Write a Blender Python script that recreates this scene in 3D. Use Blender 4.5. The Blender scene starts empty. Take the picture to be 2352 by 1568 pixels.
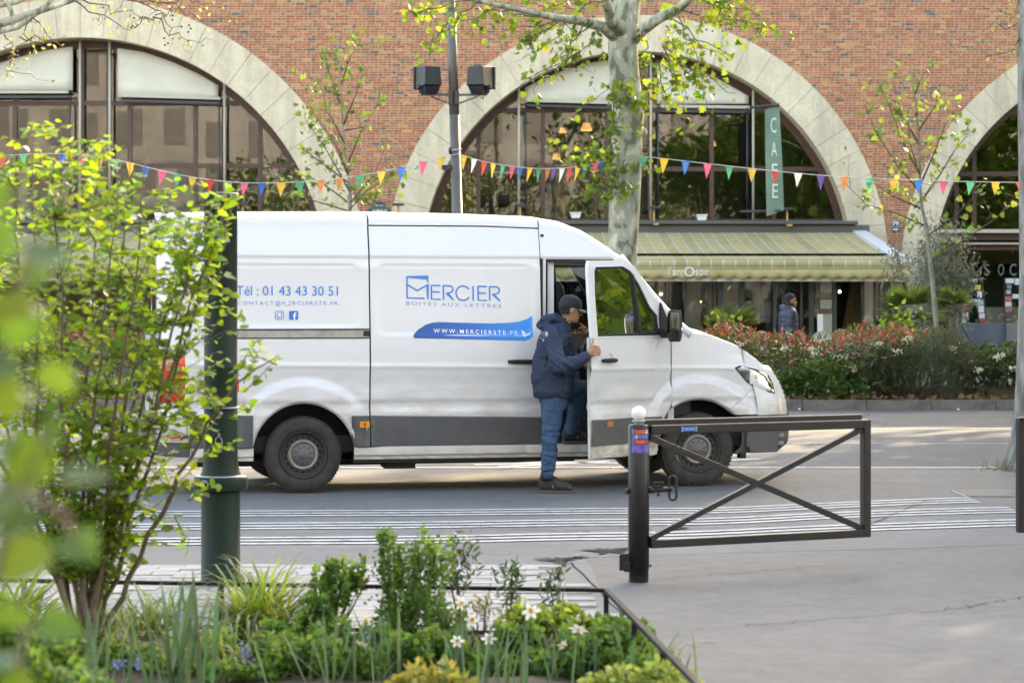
import bpy, bmesh, math, random
import numpy as np
from mathutils import Vector, Matrix, Euler, noise as mnoise

# ------------------------------------------------------------------ camera, sky, sun, exposure
scene = bpy.context.scene
C = scene.collection
R = math.radians
random.seed(7)
rng = np.random.default_rng(11)

EYE = 1.72
cam_d = bpy.data.cameras.new('camera')
cam = bpy.data.objects.new('camera', cam_d)
C.objects.link(cam)
cam.location = (0, 0, EYE)
cam.rotation_euler = (R(90), 0, 0)
cam_d.lens = 85
cam_d.sensor_width = 36
cam_d.shift_y = -99 / 2352
cam_d.clip_start = 0.1
cam_d.clip_end = 2000
cam_d.dof.use_dof = True
cam_d.dof.focus_distance = 21.6
cam_d.dof.aperture_fstop = 4.0
scene.camera = cam

SUN_AZ, SUN_EL = R(30), R(19)          # azimuth measured from +Y (away from the camera) towards +X
world = bpy.data.worlds.new('World')
scene.world = world
world.use_nodes = True
wt = world.node_tree
wt.nodes.clear()
sky = wt.nodes.new('ShaderNodeTexSky')
sky.sky_type = 'NISHITA'
sky.sun_disc = False
sky.sun_elevation = SUN_EL
sky.sun_rotation = SUN_AZ
sky.air_density = 1.0
sky.dust_density = 2.5
sky.ozone_density = 1.0
bgn = wt.nodes.new('ShaderNodeBackground')
bgn.inputs['Strength'].default_value = 0.15
wo = wt.nodes.new('ShaderNodeOutputWorld')
wt.links.new(sky.outputs[0], bgn.inputs[0])
wt.links.new(bgn.outputs[0], wo.inputs[0])

sun_d = bpy.data.lights.new('sun', 'SUN')
sun_d.energy = 2.0
sun_d.angle = R(0.6)
sun_d.color = (1.0, 0.86, 0.66)
sun = bpy.data.objects.new('sun', sun_d)
C.objects.link(sun)
to_sun = Vector((math.sin(SUN_AZ) * math.cos(SUN_EL), math.cos(SUN_AZ) * math.cos(SUN_EL), math.sin(SUN_EL)))
sun.rotation_euler = (-to_sun).to_track_quat('-Z', 'Y').to_euler()
sun.location = (20, 40, 30)

vs = scene.view_settings
vs.view_transform = 'Standard'
vs.look = 'None'
vs.gamma = 1.0
vs.use_curve_mapping = False
vs.exposure = 3.18
vs.use_white_balance = True            # camera set for open shade
vs.white_balance_temperature = 8200
vs.white_balance_tint = 12
scene.display_settings.display_device = 'sRGB'
scene.cycles.max_bounces = 8
scene.cycles.diffuse_bounces = 4
scene.cycles.glossy_bounces = 3
scene.cycles.transmission_bounces = 4
scene.cycles.transparent_max_bounces = 12
scene.cycles.caustics_reflective = False
scene.cycles.caustics_refractive = False
scene.cycles.sample_clamp_indirect = 6.0
scene.cycles.use_denoising = True

# ------------------------------------------------------------------ helpers
F = 5553.0                               # focal length in picture units (picture 2352 wide)
def at(x, y, Y):                         # a point of the street Y metres away from the tripod
    return Vector(((x - 1176) * Y / F, Y, EYE - (y - 685) * Y / F))
def gy(y, z=0.0):                        # distance at which a point of height z shows at that level
    return F * (EYE - z) / (y - 685)
def gnd(x, y, z=0.0):
    return at(x, y, gy(y, z))

def local_m(o):
    m = Matrix.Translation(o.location) @ o.rotation_euler.to_matrix().to_4x4()
    if o.parent:
        m = local_m(o.parent) @ o.matrix_parent_inverse @ m
    return m

def tag(o, label=None, cat=None, group=None, kind=None):
    if label: o['label'] = label
    if cat: o['category'] = cat
    if group: o['group'] = group
    if kind: o['kind'] = kind
    return o

def thing(name, label, cat, loc=(0, 0, 0), rz=0.0, group=None):
    o = bpy.data.objects.new(name, None)
    C.objects.link(o)
    o.empty_display_size = 0.2
    o.location = loc
    o.rotation_euler = (0, 0, rz)
    return tag(o, label, cat, group)

def link(name, me, mat=None, parent=None, local=False):
    o = bpy.data.objects.new(name, me)
    C.objects.link(o)
    if mat is not None and len(me.materials) == 0:
        for m in (mat if isinstance(mat, (list, tuple)) else [mat]):
            me.materials.append(m)
    if parent is not None:
        o.parent = parent
        if not local:
            o.matrix_parent_inverse = local_m(parent).inverted()
    return o

class MB:
    """collects simple solids and turns them into one mesh object"""
    def __init__(s):
        s.v, s.f, s.mi, s.sm, s.col = [], [], [], [], {}
        s.m = 0; s.smooth = False; s.color = None
    def add(s, vs_, fs_, smooth=None):
        n = len(s.v)
        s.v += [tuple(p) for p in vs_]
        for f in fs_:
            if s.color is not None: s.col[len(s.f)] = s.color
            s.f.append(tuple(i + n for i in f)); s.mi.append(s.m)
            s.sm.append(s.smooth if smooth is None else smooth)
        return s
    def box(s, a, b, M=None):
        x0, y0, z0 = a; x1, y1, z1 = b
        p = [Vector(q) for q in ((x0,y0,z0),(x1,y0,z0),(x1,y1,z0),(x0,y1,z0),(x0,y0,z1),(x1,y0,z1),(x1,y1,z1),(x0,y1,z1))]
        if M is not None: p = [M @ q for q in p]
        return s.add(p, [(0,3,2,1),(4,5,6,7),(0,1,5,4),(1,2,6,5),(2,3,7,6),(3,0,4,7)], False)
    def bar(s, p, q, w, h, up=(0, 0, 1)):
        """rectangular bar from p to q, w across, h along up"""
        p, q = Vector(p), Vector(q); d = (q - p).normalized()
        u = Vector(up); r = d.cross(u).normalized(); u = r.cross(d)
        pts = []
        for c in (p, q):
            for a, b in ((-1,-1),(1,-1),(1,1),(-1,1)): pts.append(c + r * (a*w/2) + u * (b*h/2))
        return s.add(pts, [(0,1,2,3),(7,6,5,4),(0,4,5,1),(1,5,6,2),(2,6,7,3),(3,7,4,0)], False)
    def tube(s, pts, rad, n=8, caps=True, flat=1.0):
        pts = [Vector(p) for p in pts]
        if not hasattr(rad, '__len__'): rad = [rad] * len(pts)
        vs_, fs_ = [], []
        side = None
        for i, p in enumerate(pts):
            d = (pts[min(i+1, len(pts)-1)] - pts[max(i-1, 0)])
            d = d.normalized() if d.length > 1e-9 else Vector((0,0,1))
            if side is None:
                side = d.orthogonal().normalized()
            else:
                side = (side - d * side.dot(d))
                side = side.normalized() if side.length > 1e-6 else d.orthogonal().normalized()
            up = d.cross(side)
            for k in range(n):
                t = 2 * math.pi * k / n
                vs_.append(p + side * (math.cos(t) * rad[i]) + up * (math.sin(t) * rad[i] * flat))
        for i in range(len(pts) - 1):
            for k in range(n):
                a, b = i*n + k, i*n + (k+1) % n
                fs_.append((a, b, b + n, a + n))
        s.add(vs_, fs_, True)
        if caps:
            m = len(s.v) - len(vs_)
            s.f.append(tuple(m + k for k in reversed(range(n)))); s.mi.append(s.m); s.sm.append(False)
            s.f.append(tuple(m + (len(pts)-1)*n + k for k in range(n))); s.mi.append(s.m); s.sm.append(False)
            if s.color is not None: s.col[len(s.f)-1] = s.color; s.col[len(s.f)-2] = s.color
        return s
    def lathe(s, prof, c=(0,0,0), n=24, axis='z', M=None, cap=False, smooth=True):
        """prof: list of (r, h) turned about an axis through c"""
        vs_, fs_ = [], []
        for r, h in prof:
            for k in range(n):
                t = 2 * math.pi * k / n; a, b = r * math.cos(t), r * math.sin(t)
                p = {'z': (a, b, h), 'y': (a, h, b), 'x': (h, a, b)}[axis]
                p = Vector(p) + Vector(c)
                vs_.append(M @ p if M is not None else p)
        for i in range(len(prof) - 1):
            for k in range(n):
                a, b = i*n + k, i*n + (k+1) % n
                q = (a, b, b + n, a + n)
                fs_.append(q if axis != 'y' else q[::-1])
        if cap:
            fs_.append(tuple(reversed(range(n)))); fs_.append(tuple((len(prof)-1)*n + k for k in range(n)))
        return s.add(vs_, fs_, smooth)
    def prism(s, poly, y0, y1, plane='xz', M=None):
        """poly in a plane, thickened between y0 and y1"""
        n = len(poly); vs_ = []
        for h in (y0, y1):
            for a, b in poly:
                p = Vector({'xz': (a, h, b), 'xy': (a, b, h), 'yz': (h, a, b)}[plane])
                vs_.append(M @ p if M is not None else p)
        fs_ = [tuple(range(n)), tuple(reversed(range(n, 2*n)))]
        for k in range(n):
            fs_.append((k, k + n, (k+1) % n + n, (k+1) % n))
        return s.add(vs_, fs_, False)
    def ball(s, c, r, n=12, m=8, sc=(1,1,1), M=None):
        prof = [(max(1e-4, math.sin(math.pi*i/m)) , -math.cos(math.pi*i/m)) for i in range(m+1)]
        vs_, fs_ = [], []
        for rr, h in prof:
            for k in range(n):
                t = 2*math.pi*k/n
                p = Vector((rr*math.cos(t)*r*sc[0], rr*math.sin(t)*r*sc[1], h*r*sc[2]))
                if M is not None: p = M @ p
                vs_.append(p + Vector(c))
        for i in range(m):
            for k in range(n):
                a, b = i*n+k, i*n+(k+1) % n
                fs_.append((a, b, b+n, a+n))
        return s.add(vs_, fs_, True)
    def grid(s, fn, nu, nv, smooth=True):
        vs_ = [fn(i / nu, j / nv) for i in range(nu + 1) for j in range(nv + 1)]
        fs_ = [(i*(nv+1)+j, (i+1)*(nv+1)+j, (i+1)*(nv+1)+j+1, i*(nv+1)+j+1) for i in range(nu) for j in range(nv)]
        return s.add(vs_, fs_, smooth)
    def mesh(s, name='m'):
        me = bpy.data.meshes.new(name)
        me.from_pydata([tuple(p) for p in s.v], [], s.f)
        me.polygons.foreach_set('material_index', s.mi)
        me.polygons.foreach_set('use_smooth', s.sm)
        if s.col:
            at_ = me.color_attributes.new('tint', 'FLOAT_COLOR', 'CORNER')
            arr = np.ones((len(me.loops), 4), np.float32)
            for i, p in enumerate(me.polygons):
                c = s.col.get(i)
                if c is not None: arr[p.loop_start:p.loop_start+p.loop_total, :3] = c[:3]
            at_.data.foreach_set('color', arr.ravel())
        me.update()
        return me
    def build(s, name, mat, parent=None, local=False, bev=0, seg=2, fix=True, auto=None):
        me = s.mesh(name)
        if fix:
            bm = bmesh.new(); bm.from_mesh(me)
            bmesh.ops.recalc_face_normals(bm, faces=bm.faces)
            bm.to_mesh(me); bm.free()
        o = link(name, me, mat, parent, local)
        if bev:
            b = o.modifiers.new('edge', 'BEVEL'); b.width = bev; b.segments = seg; b.limit_method = 'ANGLE'; b.angle_limit = R(40)
            b.harden_normals = False
        return o

# ------------------------------------------------------------------ materials
MATS = {}
def mat(name, col, rough=0.6, col2=None, scale=8.0, detail=4.0, bump=0.0, bscale=None, metal=0.0, spec=0.5, coat=0.0,
        coord='Object', ramp=(0.35, 0.65), emit=None, estr=0.0, trans=0.0, stretch=None, tint=False, rough2=None, alpha=1.0, bdist=0.01, speck=0.0, sscale=220.0, streak=0.0):
    if name in MATS: return MATS[name]
    m = bpy.data.materials.new(name); m.use_nodes = True
    MATS[name] = m
    nt = m.node_tree; N, L = nt.nodes, nt.links
    b = N['Principled BSDF']
    b.inputs['Base Color'].default_value = (*col, 1)
    b.inputs['Roughness'].default_value = rough
    b.inputs['Metallic'].default_value = metal
    b.inputs['Specular IOR Level'].default_value = spec
    b.inputs['Coat Weight'].default_value = coat
    b.inputs['Coat Roughness'].default_value = 0.06
    b.inputs['Alpha'].default_value = alpha
    if trans: b.inputs['Transmission Weight'].default_value = trans
    if emit is not None:
        b.inputs['Emission Color'].default_value = (*emit, 1); b.inputs['Emission Strength'].default_value = estr
    vec = None
    def coords():
        nonlocal vec
        if vec is None:
            tc = N.new('ShaderNodeTexCoord'); vec = tc.outputs[coord]
            if stretch:
                mp = N.new('ShaderNodeMapping'); mp.inputs['Scale'].default_value = stretch
                L.new(vec, mp.inputs['Vector']); vec = mp.outputs[0]
        return vec
    out = None
    if col2 is not None:
        nz = N.new('ShaderNodeTexNoise'); nz.inputs['Scale'].default_value = scale; nz.inputs['Detail'].default_value = detail
        nz.inputs['Roughness'].default_value = 0.62
        L.new(coords(), nz.inputs['Vector'])
        rp = N.new('ShaderNodeValToRGB')
        rp.color_ramp.elements[0].position = ramp[0]; rp.color_ramp.elements[1].position = ramp[1]
        rp.color_ramp.elements[0].color = (*col, 1); rp.color_ramp.elements[1].color = (*col2, 1)
        L.new(nz.outputs['Fac'], rp.inputs[0]); out = rp.outputs[0]
        if rough2 is not None:
            mr = N.new('ShaderNodeMapRange'); mr.inputs['To Min'].default_value = rough; mr.inputs['To Max'].default_value = rough2
            L.new(nz.outputs['Fac'], mr.inputs[0]); L.new(mr.outputs[0], b.inputs['Roughness'])
    if tint:
        a = N.new('ShaderNodeVertexColor'); a.layer_name = 'tint'
        if out is None: out = a.outputs[0]
        else:
            mx = N.new('ShaderNodeMix'); mx.data_type = 'RGBA'; mx.blend_type = 'MULTIPLY'; mx.inputs[0].default_value = 1
            L.new(out, mx.inputs[6]); L.new(a.outputs[0], mx.inputs[7]); out = mx.outputs[2]
    if speck and out is not None:
        for sc_, am_ in ((sscale, speck), (sscale * .04, speck * .8)):
            n3 = N.new('ShaderNodeTexNoise'); n3.inputs['Scale'].default_value = sc_; n3.inputs['Detail'].default_value = 3; n3.inputs['Roughness'].default_value = .8
            L.new(coords(), n3.inputs['Vector'])
            m3 = N.new('ShaderNodeMapRange'); m3.inputs['From Min'].default_value = .3; m3.inputs['From Max'].default_value = .7
            m3.inputs['To Min'].default_value = 1 - am_; m3.inputs['To Max'].default_value = 1 + am_; L.new(n3.outputs['Fac'], m3.inputs[0])
            vm = N.new('ShaderNodeVectorMath'); vm.operation = 'SCALE'; L.new(out, vm.inputs[0]); L.new(m3.outputs[0], vm.inputs['Scale']); out = vm.outputs[0]
    if streak and out is not None:          # water runs and soot, drawn out downwards
        tc2 = N.new('ShaderNodeTexCoord'); mp2 = N.new('ShaderNodeMapping'); mp2.inputs['Scale'].default_value = (1.6, 1.6, .13); L.new(tc2.outputs['Object'], mp2.inputs[0])
        n4 = N.new('ShaderNodeTexNoise'); n4.inputs['Scale'].default_value = 1.5; n4.inputs['Detail'].default_value = 7; n4.inputs['Roughness'].default_value = .65; L.new(mp2.outputs[0], n4.inputs['Vector'])
        m4 = N.new('ShaderNodeMapRange'); m4.inputs['From Min'].default_value = .48; m4.inputs['From Max'].default_value = .72
        m4.inputs['To Min'].default_value = 1.0; m4.inputs['To Max'].default_value = 1 - streak; L.new(n4.outputs['Fac'], m4.inputs[0])
        v4 = N.new('ShaderNodeVectorMath'); v4.operation = 'SCALE'; L.new(out, v4.inputs[0]); L.new(m4.outputs[0], v4.inputs['Scale']); out = v4.outputs[0]
    if out is not None: L.new(out, b.inputs['Base Color'])
    if bump:
        nb = N.new('ShaderNodeTexNoise'); nb.inputs['Scale'].default_value = bscale or scale * 4; nb.inputs['Detail'].default_value = 5
        L.new(coords(), nb.inputs['Vector'])
        bp = N.new('ShaderNodeBump'); bp.inputs['Strength'].default_value = bump; bp.inputs['Distance'].default_value = bdist
        L.new(nb.outputs['Fac'], bp.inputs['Height']); L.new(bp.outputs[0], b.inputs['Normal'])
    return m

def leaf_mat(name, col, col_t, tw=0.55, rough=0.45, spec=0.4):
    """leaf: reflects col, lets col_t through; per-leaf tint in the mesh"""
    if name in MATS: return MATS[name]
    m = bpy.data.materials.new(name); m.use_nodes = True; MATS[name] = m
    nt = m.node_tree; N, L = nt.nodes, nt.links
    b = N['Principled BSDF']; b.inputs['Roughness'].default_value = rough; b.inputs['Specular IOR Level'].default_value = spec
    a = N.new('ShaderNodeVertexColor'); a.layer_name = 'tint'
    def mul(c):
        mx = N.new('ShaderNodeMix'); mx.data_type = 'RGBA'; mx.blend_type = 'MULTIPLY'; mx.inputs[0].default_value = 1
        L.new(a.outputs[0], mx.inputs[6]); mx.inputs[7].default_value = (*c, 1); return mx.outputs[2]
    L.new(mul(col), b.inputs['Base Color'])
    t = N.new('ShaderNodeBsdfTranslucent'); L.new(mul(col_t), t.inputs['Color'])
    ms = N.new('ShaderNodeMixShader'); ms.inputs[0].default_value = tw
    L.new(b.outputs[0], ms.inputs[1]); L.new(t.outputs[0], ms.inputs[2])
    L.new(ms.outputs[0], N['Material Output'].inputs['Surface'])
    return m

def glass_mat(name, tintc=(0.85, 0.9, 0.87), refl=0.5, ior=1.5, rough=0.0, refl_col=(1, 1, 1), wavy=0.0):
    """thin pane: lets light through tinted, mirrors by angle"""
    if name in MATS: return MATS[name]
    m = bpy.data.materials.new(name); m.use_nodes = True; MATS[name] = m
    nt = m.node_tree; N, L = nt.nodes, nt.links
    N.remove(N['Principled BSDF'])
    tr = N.new('ShaderNodeBsdfTransparent'); tr.inputs[0].default_value = (*tintc, 1)
    gl = N.new('ShaderNodeBsdfGlossy'); gl.inputs['Roughness'].default_value = rough; gl.inputs['Color'].default_value = (*refl_col, 1)
    fr = N.new('ShaderNodeFresnel'); fr.inputs['IOR'].default_value = ior
    mr = N.new('ShaderNodeMath'); mr.operation = 'MULTIPLY_ADD'; mr.inputs[1].default_value = 1.0; mr.inputs[2].default_value = refl
    mr.use_clamp = True
    L.new(fr.outputs[0], mr.inputs[0])
    if wavy:
        tc = N.new('ShaderNodeTexCoord'); nz = N.new('ShaderNodeTexNoise'); nz.inputs['Scale'].default_value = 1.3; nz.inputs['Detail'].default_value = 2
        L.new(tc.outputs['Object'], nz.inputs['Vector']); bp = N.new('ShaderNodeBump'); bp.inputs['Strength'].default_value = 1.0; bp.inputs['Distance'].default_value = wavy
        L.new(nz.outputs['Fac'], bp.inputs['Height']); L.new(bp.outputs[0], gl.inputs['Normal'])
    ms = N.new('ShaderNodeMixShader')
    L.new(mr.outputs[0], ms.inputs[0]); L.new(tr.outputs[0], ms.inputs[1]); L.new(gl.outputs[0], ms.inputs[2])
    L.new(ms.outputs[0], N['Material Output'].inputs['Surface'])
    return m

def text2d(s, size=1.0, spacing=1.0, res=3, bold=0.0):
    """the outline of a line of writing as flat faces (x, y), left end at 0"""
    cu = bpy.data.curves.new('t', 'FONT'); cu.body = s; cu.size = size; cu.space_character = spacing
    cu.resolution_u = res; cu.offset = bold; cu.fill_mode = 'FRONT'
    o = bpy.data.objects.new('t', cu); C.objects.link(o)
    dg = bpy.context.evaluated_depsgraph_get()
    me = bpy.data.meshes.new_from_object(o.evaluated_get(dg))
    vs_ = [(v.co.x, v.co.y) for v in me.vertices]; fs_ = [tuple(p.vertices) for p in me.polygons]
    bpy.data.objects.remove(o); bpy.data.curves.remove(cu); bpy.data.meshes.remove(me)
    return vs_, fs_
def text_fit(s, x0, x1, y0, spacing=1.0, h=None, bold=0.0):
    """writing from x0 to x1 on base line y0; h sets the cap height"""
    vs_, fs_ = text2d(s, 1.0, spacing, bold=bold)
    a = min(v[0] for v in vs_); b = max(v[0] for v in vs_); t = max(v[1] for v in vs_)
    k = (x1 - x0) / (b - a); ky = k if h is None else h / t
    return [((v[0]-a)*k + x0, v[1]*ky + y0) for v in vs_], fs_

def scatter_mesh(name, P, D, U, S, tmpl_v, tmpl_f, tints, mtl, parent=None, kind=None, smooth=False):
    """many small alike pieces (leaves, blades, petals) as one mesh.
    P positions, D main directions, U face normals, S sizes, tints per piece"""
    P = np.asarray(P, float); D = np.asarray(D, float); U = np.asarray(U, float); S = np.asarray(S, float)
    D = D / (np.linalg.norm(D, axis=1, keepdims=True) + 1e-9)
    W = np.cross(D, U); W = W / (np.linalg.norm(W, axis=1, keepdims=True) + 1e-9)
    U = np.cross(W, D)
    T = np.asarray(tmpl_v, float); n, k = len(P), len(T)
    V = P[:, None, :] + S[:, None, None] * (T[None, :, 0:1]*W[:, None, :] + T[None, :, 1:2]*D[:, None, :] + T[None, :, 2:3]*U[:, None, :])
    V = V.reshape(-1, 3)
    lens = np.array([len(f) for f in tmpl_f]); flat = np.concatenate([np.array(f) for f in tmpl_f])
    loops = (flat[None, :] + (np.arange(n) * k)[:, None]).ravel()
    starts1 = np.concatenate([[0], np.cumsum(lens)[:-1]]); tot = lens.sum()
    starts = (starts1[None, :] + (np.arange(n) * tot)[:, None]).ravel()
    me = bpy.data.meshes.new(name)
    me.vertices.add(len(V)); me.vertices.foreach_set('co', V.astype(np.float32).ravel())
    me.loops.add(len(loops)); me.loops.foreach_set('vertex_index', loops.astype(np.int32))
    me.polygons.add(len(starts)); me.polygons.foreach_set('loop_start', starts.astype(np.int32))
    me.polygons.foreach_set('loop_total', np.tile(lens, n).astype(np.int32))
    if smooth: me.polygons.foreach_set('use_smooth', np.ones(len(starts), bool))
    ca = me.color_attributes.new('tint', 'FLOAT_COLOR', 'POINT')
    cc = np.ones((len(V), 4), np.float32); cc[:, :3] = np.repeat(np.asarray(tints, np.float32), k, axis=0)
    ca.data.foreach_set('color', cc.ravel())
    me.update(); me.validate()
    o = link(name, me, mtl, parent)
    if kind: o['kind'] = kind
    return o

# leaf outlines: x across, y along, z out of the leaf
LEAF = ([(0,0,0),(-.22,.22,.05),(-.3,.5,.08),(-.16,.8,.04),(0,1,-.03),(.16,.8,.04),(.3,.5,.08),(.22,.22,.05),(0,.5,-.02)],
        [(0,8,2,1),(8,4,3,2),(0,7,6,8),(8,6,5,4)])
ROUNDLEAF = ([(0,0,0),(-.34,.12,.06),(-.42,.42,.1),(-.25,.75,.06),(0,1,-.05),(.25,.75,.06),(.42,.42,.1),(.34,.12,.06),(0,.45,-.03)],
        [(0,8,2,1),(8,4,3,2),(0,7,6,8),(8,6,5,4)])
LANCE = ([(0,0,0),(-.11,.3,.03),(-.1,.65,.03),(0,1,-.05),(.1,.65,.03),(.11,.3,.03),(0,.5,-.02)],
        [(0,6,2,1),(6,3,2),(0,5,4,6),(6,4,3)])
PLANE = ([(0,0,0),(-.28,-.02,.03),(-.55,.3,.1),(-.3,.38,.04),(-.42,.75,.08),(-.16,.68,.02),(0,1.05,-.06),(.16,.68,.02),(.42,.75,.08),(.3,.38,.04),(.55,.3,.1),(.28,-.02,.03),(0,.42,-.02)],
        [(0,12,3,2,1),(12,5,4,3),(12,7,6,5),(12,9,8,7),(0,11,10,9,12)])
ARCHED = ([(-.02,0,0),(.02,0,0),(-.018,.35,.04),(.018,.35,.04),(-.014,.62,.17),(.014,.62,.17),(-.009,.8,.36),(.009,.8,.36),(0,.86,.6)],
        [(0,1,3,2),(2,3,5,4),(4,5,7,6),(6,7,8)])
BLADE = ([(-.022,0,0),(.022,0,0),(-.02,.35,.03),(.02,.35,.03),(-.015,.7,.14),(.015,.7,.14),(0,1,.34)],
        [(0,1,3,2),(2,3,5,4),(4,5,6)])
UPBLADE = ([(-.02,0,0),(.02,0,0),(-.022,.4,.01),(.022,.4,.01),(-.017,.75,.03),(.017,.75,.03),(0,1,.08)],
        [(0,1,3,2),(2,3,5,4),(4,5,6)])

def rand_dirs(n, up=0.0):
    d = rng.normal(size=(n, 3)); d[:, 2] += up
    return d / np.linalg.norm(d, axis=1, keepdims=True)
def tints(n, lo=0.75, hi=1.2, hue=0.12):
    t = rng.uniform(lo, hi, (n, 1)) * (1 + rng.normal(0, hue, (n, 3)) * np.array([1, .35, .6]))
    return np.clip(t, 0.05, 3)
# ------------------------------------------------------------------ ground, road, pavements
def sheet(name, poly, z, m, kind='structure', n=1):
    b = MB(); b.add([(x, y, z) for x, y in poly], [tuple(range(len(poly)))]); o = b.build(name, m)
    o['kind'] = kind; return o

asphalt = mat('asphalt', (0.058, 0.063, 0.073), 0.85, (0.083, 0.089, 0.1), 1.3, 10, bump=0.5, bscale=240, ramp=(0.3, 0.7), bdist=0.006, speck=.35, sscale=150)
walk_m = mat('pavement_asphalt', (0.09, 0.09, 0.092), 0.82, (0.13, 0.129, 0.129), 0.8, 9, bump=0.35, bscale=260, ramp=(0.3, 0.72), bdist=0.004, speck=.18, sscale=180)
walk2_m = mat('pavement_concrete', (0.092, 0.088, 0.085), 0.85, (0.138, 0.131, 0.123), 0.7, 10, bump=0.4, bscale=180, ramp=(0.28, 0.75), bdist=0.004, speck=.2, sscale=160)
line_m = mat('road_paint', (0.48, 0.48, 0.48), 0.75, (0.16, 0.16, 0.165), 9, 10, ramp=(0.5, 0.72), speck=.15, sscale=90)
kerb_m = mat('granite_kerb', (0.2, 0.178, 0.15), 0.85, (0.115, 0.1, 0.085), 5, 10, bump=0.4, bscale=90)
soil_m = mat('soil', (0.05, 0.036, 0.024), 0.95, (0.11, 0.08, 0.05), 9, 10, bump=1.0, bscale=40, bdist=0.03)
dark_m = mat('dark_stain', (0.022, 0.022, 0.023), 0.95, (0.04, 0.04, 0.04), 6, 6, spec=.1)

sheet('ground', [(-300, -200), (300, -200), (300, 400), (-300, 400)], -0.03, mat('earth', (0.16, 0.15, 0.14), 0.9, (0.2, 0.19, 0.18), 0.5, 6))
Y_EDGE = 24.55
sheet('road', [(-120, Y_EDGE), (120, Y_EDGE), (120, 37.5), (-120, 37.5)], -0.006, asphalt)
sheet('pavement', [(-120, -12), (120, -12), (120, Y_EDGE), (-120, Y_EDGE)], 0.0, walk_m)
# lighter concrete apron on the near side of the joint, beside the planted bed
jl, jr = gnd(1500 * .91875, 1392 * .91875), gnd(2352, 1252)
sheet('concrete_path', [(0.62, 6.0), (12, 6.0), (12, jr.y + (12 - jr.x) * (jr.y - jl.y) / (jr.x - jl.x)), (jr.x, jr.y), (jl.x, jl.y), (0.5, jl.y)], 0.004, walk2_m)
b = MB()
for (p, q) in (((1290, 1283), (2352, 1252)), ((1310, 1292), (1500, 1482)), ((1960, 1220), (2130, 1150))):
    p3, q3 = gnd(*p), gnd(*q)
    n = 14; pts = [p3.lerp(q3, i / n) + Vector((rng.normal(0, .006), rng.normal(0, .006), 0.006)) for i in range(n + 1)]
    for i in range(n):
        d = (pts[i+1] - pts[i]).normalized(); s_ = Vector((-d.y, d.x, 0)) * 0.006
        b.add([pts[i]-s_, pts[i]+s_, pts[i+1]+s_, pts[i+1]-s_], [(0, 1, 2, 3)])
tag(b.build('pavement_joint', dark_m), kind='structure')
def ribbon(bld, pts, w, z):
    pts = [Vector((p.x, p.y, z)) for p in pts]
    for i in range(len(pts) - 1):
        d = (pts[i+1] - pts[i]).normalized(); s_ = Vector((-d.y, d.x, 0)) * (w / 2)
        bld.add([pts[i]-s_, pts[i+1]-s_, pts[i+1]+s_, pts[i]+s_], [(0, 1, 2, 3)])
# worn dark patches
b = MB()
for cx, cy, rx, ry in ((1275, 1286, 52, 5), (1395, 1266, 52, 7), (1330, 1281, 20, 3), (1285, 1298, 22, 8), (1555, 1214, 36, 4), (1505, 1243, 26, 5)):
    n = 64; ring = []
    for k in range(n):
        t = 2 * math.pi * k / n; w = 0.75 + .9 * mnoise.noise(Vector((math.cos(t) * 2.2 + cx, math.sin(t) * 2.2, cy)))
        g = gnd(cx + rx * w * math.cos(t), cy + ry * w * math.sin(t)); ring.append((g.x, g.y, 0.0072))
    b.add(ring, [tuple(range(n))])
tag(b.build('asphalt_patch', dark_m), kind='structure')
# flush granite line along the carriageway
b = MB(); x = -14.0
while x < 14:
    w = 1.0; b.box((x + .006, 24.42, -.05), (x + w - .006, 24.62, 0.008)); x += w
tag(b.build('flush_kerb', mat('pale_kerb', (0.36, 0.35, 0.33), 0.8, (0.27, 0.26, 0.25), 4, 8, bump=.3, bscale=60)), kind='structure')

def smooth_poly(pts, n=40):
    xs = np.array([p[0] for p in pts], float); ys = np.array([p[1] for p in pts], float)
    t = np.linspace(xs[0], xs[-1], n); y = np.interp(t, xs, ys)
    k = np.ones(5) / 5; yp = np.convolve(np.r_[y[0], y[0], y, y[-1], y[-1]], k, 'valid')
    return list(zip(t, yp))
sets = [[(-60, 1183), (500, 1180), (1000, 1178), (1450, 1173), (1590, 1175), (1700, 1172), (1880, 1162), (2240, 1147)],
        [(-60, 1214), (500, 1209), (1000, 1206), (1400, 1199), (1570, 1200), (1680, 1198), (1880, 1184), (2330, 1170)],
        [(-60, 1248), (500, 1243), (1000, 1240), (1350, 1231), (1480, 1232), (1600, 1230), (1850, 1216), (2400, 1198)]]
for k, st in enumerate(sets):
    b = MB()
    base = [gnd(*p) for p in smooth_poly(st)]
    for j in (-1, 0, 1):
        ribbon(b, [p + Vector((0, j * 0.215, 0)) for p in base], 0.085, 0.006)
    tag(b.build('guidance_strip', line_m), kind='structure')
b = MB()
ribbon(b, [Vector((-60, 32.05, 0)), Vector((60, 32.05, 0))], 0.12, -0.002)
ribbon(b, [Vector((-60, 28.7, 0)), Vector((60, 28.75, 0))], 0.05, -0.002)
ribbon(b, [Vector((-60, 26.35, 0)), Vector((-4.2, 26.3, 0))], 0.12, -0.002)
for (x0, y0, x1, y1, w) in ((1085, 1058, 1420, 1062, .12), (1150, 1070, 1400, 1058, .12), (1090, 1066, 1260, 1062, .1), (520, 1084, 582, 1083, .1), (280, 1091, 420, 1089, .12), (1680, 1055, 1745, 1053, .12)):
    ribbon(b, [gnd(x0, y0), gnd(x1, y1)], w, -0.002)
tag(b.build('road_marking', line_m), kind='structure')

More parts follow.
